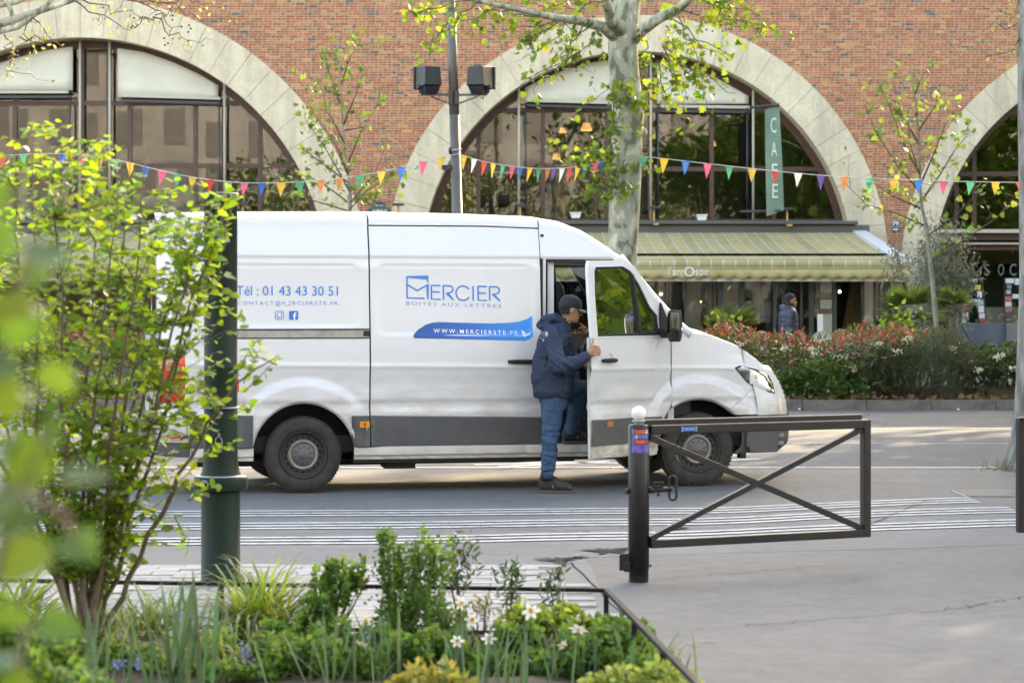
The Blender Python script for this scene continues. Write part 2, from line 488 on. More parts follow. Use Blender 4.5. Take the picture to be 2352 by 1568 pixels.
# cracks in the asphalt, marked-out spray dashes, a ribbed drain plate
b = MB()
for (x0, y0, x1, y1, w) in ((900, 1195, 1300, 1222, .008), (1300, 1222, 1440, 1212, .007), (1520, 1330, 1900, 1300, .006), (1700, 1440, 2200, 1400, .006), (2200, 1400, 2352, 1372, .006), (700, 1262, 1180, 1276, .007), (1750, 1130, 2050, 1108, .008), (1240, 1110, 1420, 1128, .007)):
    p3, q3 = gnd(x0, y0), gnd(x1, y1); n = 26; pts = [p3.lerp(q3, i / n) + Vector((rng.normal(0, .02), rng.normal(0, .03), 0)) for i in range(n + 1)]
    ribbon(b, pts, w, 0.0066)
tag(b.build('pavement_crack', dark_m, fix=False), kind='structure')
b = MB()
for k in range(9):
    g = gnd(1535 + 13 * k + 5 * (k % 2), 1488 - 2.2 * k + 5 * ((k * 7) % 3)); ribbon(b, [g, g + Vector((.035 - .01 * (k % 3), .03 * ((k % 3) - 1), 0))], .018, 0.0068)
tag(b.build('spray_mark', mat('spray_orange', (.3, .13, .06), .9, (.13, .12, .11), 60, 6), fix=False), kind='structure')
g0 = gnd(2290, 1134); b = MB(); b.box((g0.x - .35, g0.y - .35, -.02), (g0.x + .8, g0.y + .35, .007))
for k in range(12): b.box((g0.x - .32, g0.y - .33 + k * .056, .007), (g0.x + .78, g0.y - .305 + k * .056, .012))
tag(b.build('drain_plate', mat('drain_steel', (.16, .16, .165), .6, (.11, .11, .115), 20, 4)), 'ribbed steel drain plate in the paving near the right edge', 'drain cover')

# granite setts between the bed and the smooth apron
sett_meshes = []
for k in range(5):
    b = MB(); b.box((-.146, -.072, -.05), (.146, .072, 0.006 + .0015 * k))
    me = b.mesh('paver')
    g = 0.27 + .014 * k
    me.materials.append(mat('sett_%d' % k, (g, g * .985, g * .96), 0.8, (g * .72, g * .7, g * .67), 12, 8, bump=.4, bscale=90))
    sett_meshes.append(me)
ps = tag(bpy.data.objects.new('paver_strip', None), kind='structure'); C.objects.link(ps)
b = MB(); b.box((-3.6, 12.2, -.04), (.78, 15.62, .0025)); link('paver_bed', b.mesh(), mat('sand_joint', (0.17, 0.16, 0.145), 0.95), ps)
cnt = 0
row = 0; y = 12.3
while y < 15.6:
    x = -3.3 + (row % 2) * .15
    lim = np.interp(y, [12.3, 15.5], [0.70, 0.36])
    while x < lim - .13:
        if cnt < 300:
            o = bpy.data.objects.new('paver', sett_meshes[int(rng.integers(5))]); C.objects.link(o)
            o.parent = ps; o.location = (x, y, rng.normal(0, .0012)); o.rotation_euler = (rng.normal(0, .004), rng.normal(0, .004), rng.normal(0, .006))
            cnt += 1
        x += .302
    y += .152 if row < 40 else 1; row += 1

# far side: kerb stones, raised bed, second kerb, pavement in front of the arches
b = MB(); fk = tag(bpy.data.objects.new('far_kerb', None), kind='structure'); C.objects.link(fk)
kme = MB().box((-.495, 0, -.05), (.495, .2, .14)).mesh('kerb_stone'); kme.materials.append(kerb_m)
for k in range(-26, 27):
    o = link('kerb_stone', kme, None, fk); o.location = (k * 1.0, 37.5 + rng.normal(0, .004), rng.normal(0, .003))
for k in range(6, 26):
    o = link('kerb_stone', kme, None, fk); o.location = (k * 1.0 - 2.2, 39.0 - 0.02 * k, 0.13 + .004 * k)
sheet('planted_verge', [(-60, 37.7), (60, 37.7), (60, 41.0), (-60, 41.0)], 0.115, soil_m)
sheet('far_pavement', [(-60, 41.0), (60, 41.0), (60, 62.6), (-60, 62.6)], 0.12, walk2_m)

# ------------------------------------------------------------------ brick viaduct
YF = 62.0; SF = F / YF
def fx(x): return (x - 1176) / SF
def fz(y): return EYE + (685 - y) / SF
ARCH = [(fx(186), fz(655), 6.34, 7.38), (fx(1463), fz(613), 5.52, 6.45), (fx(2635), fz(630), 5.5, 6.33)]   # centre x, z, inner and outer radius
vroot = thing('brick_viaduct', 'long red brick viaduct with three pale stone arches glazed in brown frames', 'viaduct', (0, YF, 0))
mortar = mat('mortar', (0.56, 0.47, 0.35), 0.9, (0.48, 0.4, 0.3), 3, 8, bump=.3, bscale=60)
stone = mat('limestone', (0.70, 0.575, 0.405), 0.85, (0.56, 0.45, 0.315), 1.6, 10, bump=.35, bscale=22, ramp=(.3, .8), speck=.11, sscale=12, streak=.3)
brick_m = mat('brick_face', (1, 1, 1), 0.85, (0.72, 0.7, 0.7), 20, 8, tint=True, bump=.3, bscale=80, speck=.13, sscale=9, streak=.22)

def wall_low(x):
    z = 0.0
    for cx, cz, ri, ro in ARCH:
        r = ro - .25; d = x - cx
        if abs(d) < r: z = max(z, cz + math.sqrt(r*r - d*d))
    return z
b = MB()
xs = set([-45, 75]); [xs.add(round(v, 3)) for v in np.arange(-15, 15, .12)]
for cx, cz, ri, ro in ARCH:
    for s_ in (-1, 1): xs.add(round(cx + s_ * (ro - .25001), 4)); xs.add(round(cx + s_ * (ro - .2499), 4))
xs = sorted(xs); TOPZ = 11.3
for a, c in zip(xs[:-1], xs[1:]):
    b.add([(a, YF, wall_low(a)), (c, YF, wall_low(c)), (c, YF, TOPZ), (a, YF, TOPZ)], [(0, 1, 2, 3)])
link('wall', b.mesh(), mortar, vroot)
b = MB(); b.box((-45, YF - .25, TOPZ), (75, 76, TOPZ + .35)); b.box((-45, 75, 0), (75, 76, TOPZ))
for a, c in ((-45, -18), (16, 75)): b.box((a, YF + .02, 0), (c, YF + 2, TOPZ - .01))
b.build('parapet', stone, vroot)

pal = [(0.52, 0.165, 0.068), (0.46, 0.138, 0.058), (0.56, 0.195, 0.072), (0.61, 0.25, 0.085), (0.42, 0.12, 0.055), (0.53, 0.178, 0.078), (0.62, 0.29, 0.11)]
darkp = [(0.11, 0.10, 0.095), (0.17, 0.13, 0.11)]
def brick_box(bb, x0, x1, z0, z1, out):
    bb.add([(x0, out, z0), (x1, out, z0), (x1, out, z1), (x0, out, z1), (x0, 0.03, z0), (x1, 0.03, z0), (x1, 0.03, z1), (x0, 0.03, z1)],
           [(0, 1, 2, 3), (3, 2, 6, 7), (4, 5, 1, 0), (4, 0, 3, 7), (1, 5, 6, 2)], False)
PROTO = {}
for L_ in (.216, .098):
    for k, c in enumerate(pal + darkp):
        bb = MB(); bb.color = c; brick_box(bb, 0, L_, 0, .050, -.006); me = bb.mesh('brick'); me.materials.append(brick_m); PROTO[(L_, k)] = me
bb = MB(); nobj = 0
z = 1.6; rowi = 0
while z < 9.75:
    x = -14 + (rowi * .117) % .344 + rng.uniform(-.02, .02); k = int(rng.integers(3))
    while x < 14:
        L_ = .216 if (k % 2 == 0 or rng.random() < .06) else .098
        k += 1
        inside = False; cxm, czm = x + L_/2, z + .02
        for acx, acz, ri, ro in ARCH:
            if math.hypot(cxm - acx, czm - acz) < ro - .2 or (abs(cxm - acx) < ro - .2 and czm < acz): inside = True
        if not inside:
            pi = int(rng.integers(len(pal))) if rng.random() > (.035 if L_ > .1 else .09) else len(pal) + int(rng.integers(2))
            if rng.random() < .4: pi = min(pi, 1) if pi < len(pal) else pi
            if nobj < 300 and 8.9 < x < 11.6 and 5.9 < z < 8.4 and L_ > .1:
                o = bpy.data.objects.new('brick', PROTO[(L_, pi)]); C.objects.link(o); o.parent = vroot
                o.location = (x, 0.0, z); nobj += 1
            else:
                c = np.array((pal + darkp)[pi]) * rng.uniform(.88, 1.12)
                bb.color = tuple(c); brick_box(bb, x, x + L_, z, z + .050, -.006 + rng.uniform(-.003, .002))
        x += L_ + .0155
    z += .0653; rowi += 1
bo = link('brickwork', bb.mesh('brickwork'), brick_m, vroot, local=True); bo['kind'] = 'stuff'

# stone arches, one block at a time
for ai, (cx, cz, ri, ro) in enumerate(ARCH):
    step = R(6.4) * 6 / ro
    a = R(-14) ; k = 0
    b = MB(); n = 60
    ring = []
    for q in range(n):
        t0, t1 = R(-20) + R(220) * q / n, R(-20) + R(220) * (q + 1) / n
        for (ra, rb, yy) in ((ri + .02, ro - .02, YF - .03),):
            P = [(cx + r_ * math.cos(t), yy, cz + r_ * math.sin(t)) for r_, t in ((ra, t0), (rb, t0), (rb, t1), (ra, t1))]
            Q = [(p[0], YF + 1.0, p[2]) for p in P]
            b.add([P[0], P[1], P[2], P[3], Q[0], Q[3]], [(0, 1, 2, 3), (0, 3, 5, 4)])
    link('arch_bed', b.mesh(), mat('stone_joint', (0.48, 0.41, 0.3), .9), vroot)
    while a < R(194):
        t0, t1 = a + .0007, a + step - .0007
        mx = cx + ri * math.cos((t0 + t1) / 2); mz = cz + ri * math.sin((t0 + t1) / 2)
        if -14.5 < mx < 14.8 and mz < 10.5:
            b = MB(); P = []
            m_ = 4
            for yy in (YF - .05 + rng.uniform(-.004, .004), YF + .98):
                for j in range(m_ + 1):
                    t = t0 + (t1 - t0) * j / m_
                    P.append((cx + ri * math.cos(t), yy, cz + ri * math.sin(t)))
                for j in range(m_ + 1):
                    t = t0 + (t1 - t0) * j / m_
                    P.append((cx + ro * math.cos(t), yy, cz + ro * math.sin(t)))
            h = 2 * (m_ + 1); fs_ = []
            for j in range(m_):
                fs_ += [(j, m_+1+j, m_+2+j, j+1), (h+j, h+j+1, h+m_+2+j, h+m_+1+j), (j, j+1, h+j+1, h+j), (m_+1+j, h+m_+1+j, h+m_+2+j, m_+2+j)]
            fs_ += [(0, h, h+m_+1, m_+1), (m_, 2*m_+1, h+2*m_+1, h+m_)]
            b.add(P, fs_)
            b.build('voussoir', stone, vroot, bev=.006, seg=1)
        a += step; k += 1

# glazing of the arches
frame_m = mat('brown_frame', (0.10, 0.042, 0.026), 0.5, (0.07, 0.03, 0.02), 6, 4)
pane_m = glass_mat('window_glass', (0.72, 0.76, 0.73), 0.05)
def clip_disk(poly, cx, cz, r, n=72):
    out = poly
    for k in range(n):
        t = 2 * math.pi * k / n; nx, nz = math.cos(t), math.sin(t)
        src, out = out, []
        for i in range(len(src)):
            p, q = src[i], src[(i + 1) % len(src)]
            dp = (p[0]-cx)*nx + (p[1]-cz)*nz - r; dq = (q[0]-cx)*nx + (q[1]-cz)*nz - r
            if dp <= 0: out.append(p)
            if dp * dq < 0:
                s_ = dp / (dp - dq); out.append((p[0]+(q[0]-p[0])*s_, p[1]+(q[1]-p[1])*s_))
        if len(out) < 3: return []
    return out
SRC = 2352 / 2560
YG = YF + .78; kg = YG / YF
def gxs(x): return (x * SRC - 1176) / F * YG
def gzs(y): return EYE + (685 - y * SRC) / F * YG
SILL = [gzs(542), gzs(548), gzs(575)]
COLS = [[-160, -60, 38, 206, 272, 325, 489, 651], [1100, 1196, 1357, 1517, 1625, 1779, 1934], [2390, 2435, 2590]]
ROWS = [[259, 415], [276, 423], [283, 435]]
YGm = {0: YG, 1: YG, 2: YG}
for ai, (cx, cz, ri, ro) in enumerate(ARCH):
    r = ri - .02
    b = MB(); n = 72
    for q in range(n):
        t0, t1 = math.pi * q / n - .12, math.pi * (q + 1) / n + (-.12 if q < n-1 else .12)
        t0 = R(-8) + R(196) * q / n; t1 = R(-8) + R(196) * (q + 1) / n
        for ra, rb, ya, yb in ((r - .17, r + .05, YG - .07, YG + .07),):
            P = [(cx + rr * math.cos(t), yy, cz + rr * math.sin(t)) for yy in (ya, yb) for rr, t in ((ra, t0), (rb, t0), (rb, t1), (ra, t1))]
            b.add(P, [(0, 1, 2, 3), (7, 6, 5, 4), (0, 3, 7, 4), (1, 5, 6, 2)])
    z0 = SILL[ai]
    b.box((cx - ri, YG - .09, z0 - .14), (cx + ri, YG + .09, z0))
    aw = link('arch_window', b.mesh('arch_window'), frame_m, vroot)
    cols = sorted(gxs(x) for x in COLS[ai]); rows = sorted([gzs(y) for y in ROWS[ai]])
    for x in cols:
        top = cz + math.sqrt(max(.01, r*r - (x-cx)**2)) - .02
        if top > z0 + .2: MB().box((x - .055, YG - .05, z0), (x + .055, YG + .05, top)).build('mullion', frame_m, aw)
    for zz in rows:
        hw = math.sqrt(max(.01, r*r - (zz-cz)**2)) - .02
        MB().box((cx - hw, YG - .045, zz - .06), (cx + hw, YG + .045, zz + .06)).build('transom', frame_m, aw)
    xe = [cx - r] + cols + [cx + r]; ze = [z0] + rows + [cz + r]
    for i in range(len(xe) - 1):
        for j in range(len(ze) - 1):
            if xe[i] > 14 or xe[i+1] < -14: continue
            p = clip_disk([(xe[i], ze[j]), (xe[i+1], ze[j]), (xe[i+1], ze[j+1]), (xe[i], ze[j+1])], cx, cz, r - .05)
            if len(p) >= 3:
                tx, tz = rng.normal(0, .0035), rng.normal(0, .0035); mxx, mzz = p[0]
                MB().add([(q[0], YG + .012 + (q[0]-mxx)*tx + (q[1]-mzz)*tz, q[1]) for q in p], [tuple(range(len(p)))]).build('pane', pane_m, aw, fix=False)
    # the vaulted room behind the glass
    b = MB(); x0, x1 = cx - ri - .3, cx + ri + .3; zf = z0 - .3
    b.add([(x0, YG+.3, zf), (x1, YG+.3, zf), (x1, 73, zf), (x0, 73, zf), (x0, YG+.3, 9.9), (x1, YG+.3, 9.9), (x1, 73, 9.9), (x0, 73, 9.9)],
          [(0, 1, 2, 3), (4, 7, 6, 5), (0, 3, 7, 4), (1, 5, 6, 2), (3, 2, 6, 7)])
    link('vaulted_room', b.mesh(), mat('room_wall', (0.15, 0.145, 0.13), .9, (0.09, 0.085, 0.075), .5, 4), vroot)

# greenery on the promenade on top of the viaduct (above the picture)
n = 9600
px = rng.uniform(-24, 80, n); hmax = 7.6 + 1.8 * np.sin(px * .31) + 1.2 * np.sin(px * .83 + 1)
pz = TOPZ + .3 + hmax * rng.random(n) ** .8
pts = np.c_[px, rng.uniform(63, 69, n), pz]
scatter_mesh('promenade_planting', pts, rand_dirs(n), rand_dirs(n), rng.uniform(.35, .75, n), *LEAF, tints(n), leaf_mat('promenade_leaf', (.06, .11, .025), (.2, .3, .05)), kind='stuff')

# ------------------------------------------------------------------ pale apartment house across the street, behind the tripod (seen mirrored in the glass)
ah = thing('apartment_house', 'long pale limestone apartment house mirrored in the cafe windows', 'building', (0, -16, 0))
lime2 = mat('house_stone', (0.27, 0.285, 0.31), .85, (0.2, 0.212, 0.23), .6, 6)
b = MB(); b.box((-60, -24, 0), (60, -16, 19)); b.box((-60, -16.5, 4.3), (60, -15.7, 4.6)); b.box((-60, -16.5, 15.6), (60, -15.5, 15.95)); b.build('wall', lime2, ah)
b = MB(); b.prism([(-24, 19), (-16.2, 19), (-17.6, 22.4), (-24, 22.6)], -60, 60, 'yz'); b.build('roof', mat('zinc', (.2, .22, .25), .5), ah)
wme = MB().box((-.6, 0, 0), (.6, .12, 2.1)).mesh('window'); wme.materials.append(mat('house_glass', (.12, .13, .145), .4))
for fl in range(6):
    for k in range(-20, 21):
        if (k + fl) % 1 == 0:
            o = link('window', wme, None, ah); o.location = (k * 2.5, -16.04, .9 + fl * 3.05 + (.5 if fl else 0))
# ------------------------------------------------------------------ roller blinds in the arches
blind_m = mat('blind_cloth', (0.70, 0.64, 0.53), .9, (0.62, 0.565, 0.46), 1.2, 5, bump=.15, bscale=120)
rod_m = mat('cream_rod', (0.5, 0.43, 0.34), .5)
dkmetal = mat('dark_metal', (0.035, 0.035, 0.038), .45)
def sxs(x, Y): return (x * SRC - 1176) * Y / F
def szs(y, Y): return EYE + (685 - y * SRC) * Y / F
YB = YF + .5
def blind(poly_src, bar, rods, label):
    pts = [(sxs(x, YB), szs(y, YB)) for x, y in poly_src]
    t = thing('roller_blind', label, 'blind', (pts[0][0], YB, pts[0][1]), group='cream roller blinds in the arches')
    # cloth with a slight belly, fanned over the outline
    b = MB(); n = len(pts)
    xs_ = [p[0] for p in pts]; x0, x1 = min(xs_), max(xs_)
    lo = min(p[1] for p in pts)
    top = sorted([p for p in pts if p[1] > lo + .05])
    m_ = 16; P = []
    for i in range(m_ + 1):
        x = x0 + (x1 - x0) * i / m_; zt = np.interp(x, [p[0] for p in top], [p[1] for p in top])
        for j in range(5):
            P.append((x, YB + .02 * math.sin(math.pi * j / 4) * math.sin(math.pi * i / m_) , lo + (zt - lo) * j / 4))
    b.add(P, [(i*5+j, (i+1)*5+j, (i+1)*5+j+1, i*5+j+1) for i in range(m_) for j in range(4)], True)
    o = b.build('cloth', blind_m, t); so = o.modifiers.new('s', 'SOLIDIFY'); so.thickness = .006
    (ax, ay), (bx, by) = bar
    MB().bar((sxs(ax, YB), YB - .04, szs(ay, YB)), (sxs(bx, YB), YB - .04, szs(by, YB)), .08, .075).build('bottom_bar', rod_m, t, bev=.01)
    MB().bar((sxs(ax, YB), YB - .03, szs(ay, YB) - .12), (sxs(bx, YB), YB - .03, szs(by, YB) - .12), .03, .07).build('guide_rail', dkmetal, t)
    for x, y0, y1, m_ in rods:
        MB().tube([(sxs(x, YB - .1), YB - .1, szs(y0, YB - .1)), (sxs(x, YB - .1), YB - .1, szs(y1, YB - .1))], .03 if m_ is rod_m else .022, 8).build('rod', m_, t)
blind([(-140, 226), (182, 226), (182, 117), (110, 127), (40, 146), (-40, 170), (-140, 215)], ((-140, 231), (172, 231)), [(200, 98, 540, rod_m), (175, 236, 540, dkmetal)], 'cream blind at the far left edge, cut by the picture')
blind([(294, 233), (546, 244), (546, 214), (500, 187), (430, 155), (360, 131), (294, 121)], ((306, 240), (552, 247)), [(274, 102, 540, rod_m), (561, 194, 540, rod_m), (548, 250, 540, dkmetal)], 'cream blind in the left arch with a white bottom bar')
blind([(1312, 248), (1528, 256), (1528, 150), (1470, 158), (1400, 180), (1350, 202), (1312, 220)], ((1316, 252), (1530, 258)), [(1297, 215, 545, rod_m), (1314, 258, 545, dkmetal)], 'cream blind in the middle arch, left of the plane trunk')
blind([(1643, 260), (1871, 260), (1871, 240), (1800, 200), (1740, 176), (1690, 163), (1643, 157)], ((1651, 266), (1874, 269)), [(1627, 130, 550, rod_m), (1883, 225, 550, rod_m), (1645, 268, 550, dkmetal), (1868, 270, 550, dkmetal)], 'cream blind in the middle arch, right of the plane trunk')

# ------------------------------------------------------------------ lamps inside, warm
def pendant(x, y, Y, r, label):
    p = at(x, y, Y); t = thing('pendant_lamp', label, 'lamp', p, group='warm pendant lamps behind the arch glass')
    b = MB(); b.lathe([(r*.55, r*.7), (r, -r*.6)], p, 16); b.lathe([(r*.5, r*.7), (r*.95, -r*.6)], p, 16)
    b.build('lamp_shade', mat('shade', (.5, .36, .2), .8, emit=(1, .55, .2), estr=.12), t)
    MB().ball(p, r*.45, 10, 6).build('bulb', mat('warm_bulb', (1, .8, .5), .5, emit=(1, .62, .25), estr=5), t)
    MB().tube([p + Vector((0, 0, r*.7)), p + Vector((0, 0, 2.2))], .012, 5).build('cord', dkmetal, t)
for k, (x, y, r, l) in enumerate(((1347, 292, .16, 'largest glowing pendant lamp left of the plane trunk'), (1278, 360, .12, 'glowing pendant lamp between brown mullions, lowest'), (1292, 300, .1, 'small glowing pendant lamp just left of the largest one'), (1637, 330, .1, 'small glowing pendant lamp just right of the plane trunk'))):
    pendant(x, y, 65.2 + k * .3, r, l)

# ------------------------------------------------------------------ cafe awning
YA, YAB = 54.5, 61.4
aw_g = (0.42, 0.335, 0.155)
fab = mat('awning_cloth', (1, 1, 1), .75, (.8, .8, .78), 2.2, 8, tint=True, bump=.2, bscale=14)
def awning(name, X0, X1, zf, zb, Yf, Yb, label, valance, writing=None, board=True, rootcat='awning'):
    t = thing(name, label, rootcat, (X0, Yb, 0))
    b = MB(); x = X0; k = 0
    cuts = [X0]
    while x < X1:
        cuts += [min(X1, x + .243), min(X1, x + .275)]; x += .275
    nrow = 10
    for i in range(len(cuts) - 1):
        b.color = aw_g if i % 2 == 0 else (.52, .5, .42)
        if i % 2 == 0: b.color = tuple(np.array(aw_g) * rng.uniform(.88, 1.12))
        a, c = cuts[i], cuts[i+1]
        if c - a < 1e-4: continue
        P = []
        for j in range(nrow + 1):
            s_ = j / nrow; zz = zb + (zf - zb) * s_ - .05 * math.sin(math.pi * s_)
            yy = Yb + (Yf - Yb) * s_
            if j == nrow: zz -= .0
            for q in (a, c): P.append((q, yy, zz + (.006 if i % 2 else 0)))
        b.add(P, [(2*j, 2*j+1, 2*j+3, 2*j+2) for j in range(nrow)], True)
        # rolled front edge
        P = []
        for j in range(5):
            an = R(20) + R(120) * j / 4
            for q in (a, c): P.append((q, Yf - .11 * math.sin(an), zf - .12 + .12 * math.cos(an) + (.003 if i % 2 else 0)))
        b.add(P, [(2*j, 2*j+1, 2*j+3, 2*j+2) for j in range(4)], True)
    b.build('canopy', fab, t, fix=False)
    b = MB(); z1 = zf - .20; zsc = zf - .42
    n = int((X1 - X0) / .035); P = []
    for i in range(n + 1):
        x = X0 + (X1 - X0) * i / n; w = .035 * math.cos(2 * math.pi * x / .335)
        for q in (0, 1, 2): P.append((x, Yf - .06 + .012 * math.sin(x * 3.1) * q, z1 + (zsc + w - z1) * q / 2))
    b.color = tuple(np.array(aw_g) * 1.25)
    b.add(P, [(3*i+q, 3*i+3+q, 3*i+4+q, 3*i+1+q) for i in range(n) for q in (0, 1)], True)
    v = b.build('valance', fab, t, fix=False); so = v.modifiers.new('s', 'SOLIDIFY'); so.thickness = .008
    MB().box((X0, Yf + .02, zsc - .07), (X1, Yf + .05, z1)).build('lower_flap', mat('flap', (.66, .60, .5), .85), t)
    MB().box((X0 - .02, Yf - .09, z1 + .0), (X1 + .02, Yf + .03, z1 + .06)).build('front_bar', mat('cream_bar', (.72, .64, .42), .4), t, bev=.01)
    b = MB(); b.box((X0, Yb - .12, zb - .05), (X1 + .1, Yb + .3, zb + .18)); b.box((X0, Yb - .25, zb + .19), (X1 - .2, Yb + .3, zb + .28)); b.build('roof_box', mat('gutter_grey', (.09, .085, .08), .5), t, bev=.02)
    if board:
        P = [(X1 - .32, Yb, zb + .05), (X1 + .02, Yb, zb + .05), (X1 + .02, Yf - .1, zf + .02), (X1 - .35, Yf - .1, zf + .02)]
        b = MB(); b.add(P + [(p[0], p[1], p[2] - .12) for p in P], [(0, 1, 2, 3), (7, 6, 5, 4), (0, 4, 5, 1), (1, 5, 6, 2), (2, 6, 7, 3), (3, 7, 4, 0)])
        b.build('side_board', mat('board_white', (.6, .58, .58), .5), t)
        b = MB(); b.bar((X1 - .03, Yf, zf - .45), (X1 - .03, Yf, zf), .08, .08, (0, 1, 0)); b.build('corner_post', mat('cream_post', (.5, .46, .38), .5), t)
    if writing:
        for s_, xa, xb, y_, h_ in writing:
            vs_, fs_ = text_fit(s_, xa, xb, y_, 1.0, h=h_)
            lo_y = min(p[1] for p in vs_); hi_y = max(p[1] for p in vs_); vs_ = [(p[0], y_ + (p[1] - lo_y)*h_/(hi_y - lo_y)) for p in vs_]
            b = MB(); b.add([(p[0], Yf - .105, p[1]) for p in vs_], fs_); b.build('lettering', mat('white_letter', (.85, .85, .8), .6), t)
    return t
zfA, zbA = EYE + (685 - 596) * YA / F, EYE + (685 - 533) * YAB / F
def ax_(x): return (x - 1176) * YA / F
awning('cafe_awning', -1.0, 8.96, zfA, zbA, YA, YAB, 'olive green striped cafe awning with scalloped valance over the terrace', True,
       [(ch, ax_(p), ax_(q), zfA - (.385 if ch == 'O' else .36 if ch != "'" else .24), hh) for ch, p, q, hh in (('l', 1535, 1536.6, .2), ("'", 1539.5, 1541, .07), ('a', 1544, 1553, .125), ('r', 1556, 1561, .125), ('r', 1563.5, 1568.5, .125), ('O', 1571, 1594, .22), ('s', 1596, 1603, .125), ('o', 1605, 1614, .125), ('i', 1616.5, 1618, .17), ('r', 1621, 1626, .125))])
awning('shop_awning', -14.5, ax_(505), zfA + .02, zbA + .02, YA, YAB, 'grey green awning of the left arch behind the leafy shrub', True, board=True)

# ------------------------------------------------------------------ glazed cafe front
YC = 55.2; green_fr = mat('green_frame', (.035, .05, .045), .4, (.028, .04, .037), 4, 4)
def cx_(x): return (x * SRC - 1176) * YC / F
def cz_(y): return EYE + (685 - y * SRC) * YC / F
cf = thing('glazed_veranda', 'dark green framed glass cafe front under the striped awning', 'shop front', (4, YC, 0))
zt = cz_(690)
MB().box((-1, YC - .06, zt - .01), (8.9, YC + .1, zt + .19)).build('top_beam', green_fr, cf, bev=.01)
posts = [(1500, 7), (1605, 6), (1640, 7), (1663, 5), (1713, 6), (1772, 6), (1788, 4), (1802, 13), (1855, 12), (1936, 8), (1958, 5), (2003, 5), (2028, 12), (2086, 10), (2157, 6), (2186, 5), (2198, 4), (2210, 4), (2222, 10), (2240, 6), (2262, 9)]
for x, w in posts:
    MB().box((cx_(x - w/2), YC - .05, 0.12), (cx_(x + w/2), YC + .05, zt)).build('post', green_fr, cf)
pc = glass_mat('cafe_glass', (.7, .74, .72), .015)
edges = [1500, 1605, 1640, 1713, 1772, 1802, 1855, 1936, 2028, 2086, 2157, 2222, 2262]
for a, c in zip(edges[:-1], edges[1:]):
    tx = rng.normal(0, .012)
    if a == 2086: continue
    MB().add([(cx_(a), YC, .2), (cx_(c), YC + (cx_(c)-cx_(a)) * tx, .2), (cx_(c), YC + (cx_(c)-cx_(a)) * tx, zt), (cx_(a), YC, zt)], [(0, 1, 2, 3)]).build('pane', pc, cf, fix=False)
b = MB(); b.add([(-1.4, YC+.3, .12), (9.0, YC+.3, .12), (9.0, 62.4, .12), (-1.4, 62.4, .12), (-1.4, YC+.3, 2.75), (9.0, YC+.3, 2.75), (9.0, 62.4, 2.75), (-1.4, 62.4, 2.75)],
      [(0, 1, 2, 3), (0, 3, 7, 4), (1, 5, 6, 2), (3, 2, 6, 7), (4, 7, 6, 5)])
link('room', b.mesh(), mat('cafe_room', (.05, .038, .028), .8, (.03, .022, .018), 2, 4), cf)
# pale panels and posters seen behind the glass
def panel(name, x0, x1, y0, y1, Y, m, par, dy=.02):
    return MB().box(((x0*SRC - 1176)*Y/F, Y, EYE + (685 - y1*SRC)*Y/F), ((x1*SRC - 1176)*Y/F, Y + dy, EYE + (685 - y0*SRC)*Y/F)).build(name, m, par)
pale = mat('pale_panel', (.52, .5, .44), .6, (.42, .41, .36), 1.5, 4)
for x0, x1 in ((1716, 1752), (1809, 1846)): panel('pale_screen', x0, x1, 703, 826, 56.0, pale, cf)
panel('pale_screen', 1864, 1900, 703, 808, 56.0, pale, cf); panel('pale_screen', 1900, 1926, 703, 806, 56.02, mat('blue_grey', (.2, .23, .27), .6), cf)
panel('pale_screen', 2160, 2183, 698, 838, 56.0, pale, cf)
poster_m = mat('menu_card', (.33, .32, .26), .7, (.26, .25, .2), 14, 8)
for y0, y1 in ((708, 731), (749, 771), (785, 833)): panel('menu_sheet', 2050, 2080, y0, y1, 55.12, poster_m, cf)
kz = lambda y: EYE + (685 - y*SRC)*55.95/F
kx = lambda x: (x*SRC - 1176)*55.95/F
b = MB(); c0 = (kx(1873), kz(757))
ringp = [(c0[0] + .1*math.cos(t)*1.0, c0[1] + .12*math.sin(t)) for t in [R(-60 + 300*k/14) for k in range(15)]]
b.prism([(kx(1863), kz(793)), (kx(1885), kz(793))] + [(c0[0] + .115*math.cos(R(-50+280*k/16)), c0[1] + .115*math.sin(R(-50+280*k/16))) for k in range(17)], 55.93, 55.95)
b.build('keyhole_sign', mat('sign_black', (.015, .015, .015), .5), cf)
b = MB(); b.prism([(kx(1867), kz(786)), (kx(1880), kz(786))] + [(c0[0] + .06*math.cos(R(-50+280*k/12)), c0[1] + .06*math.sin(R(-50+280*k/12))) for k in range(13)], 55.90, 55.92)
b.build('keyhole_sign', mat('sign_gold', (.35, .24, .05), .4), cf)
for x, y, r in ((1652, 735, .05), (1742, 741, .04), (1752, 754, .025), (1715, 760, .02), (2099, 729, .045), (2176, 799, .03)):
    p = at(x*SRC, y*SRC, 56.6); t = thing('cafe_lamp', 'small warm bulb glowing inside the cafe at %s' % {1652: 'the far left', 1742: 'a leaning pale pole', 1752: 'the second frame post', 1715: 'the first pale screen', 2099: 'the doorway, right of the menu cards', 2176: 'the right pale screen'}[x], 'lamp', p, group='bulbs inside the cafe')
    MB().ball(p, r*.6, 8, 6).build('bulb', MATS['warm_bulb'], t); MB().tube([p, p + Vector((0, 0, .7))], .01, 5).build('cord', dkmetal, t)

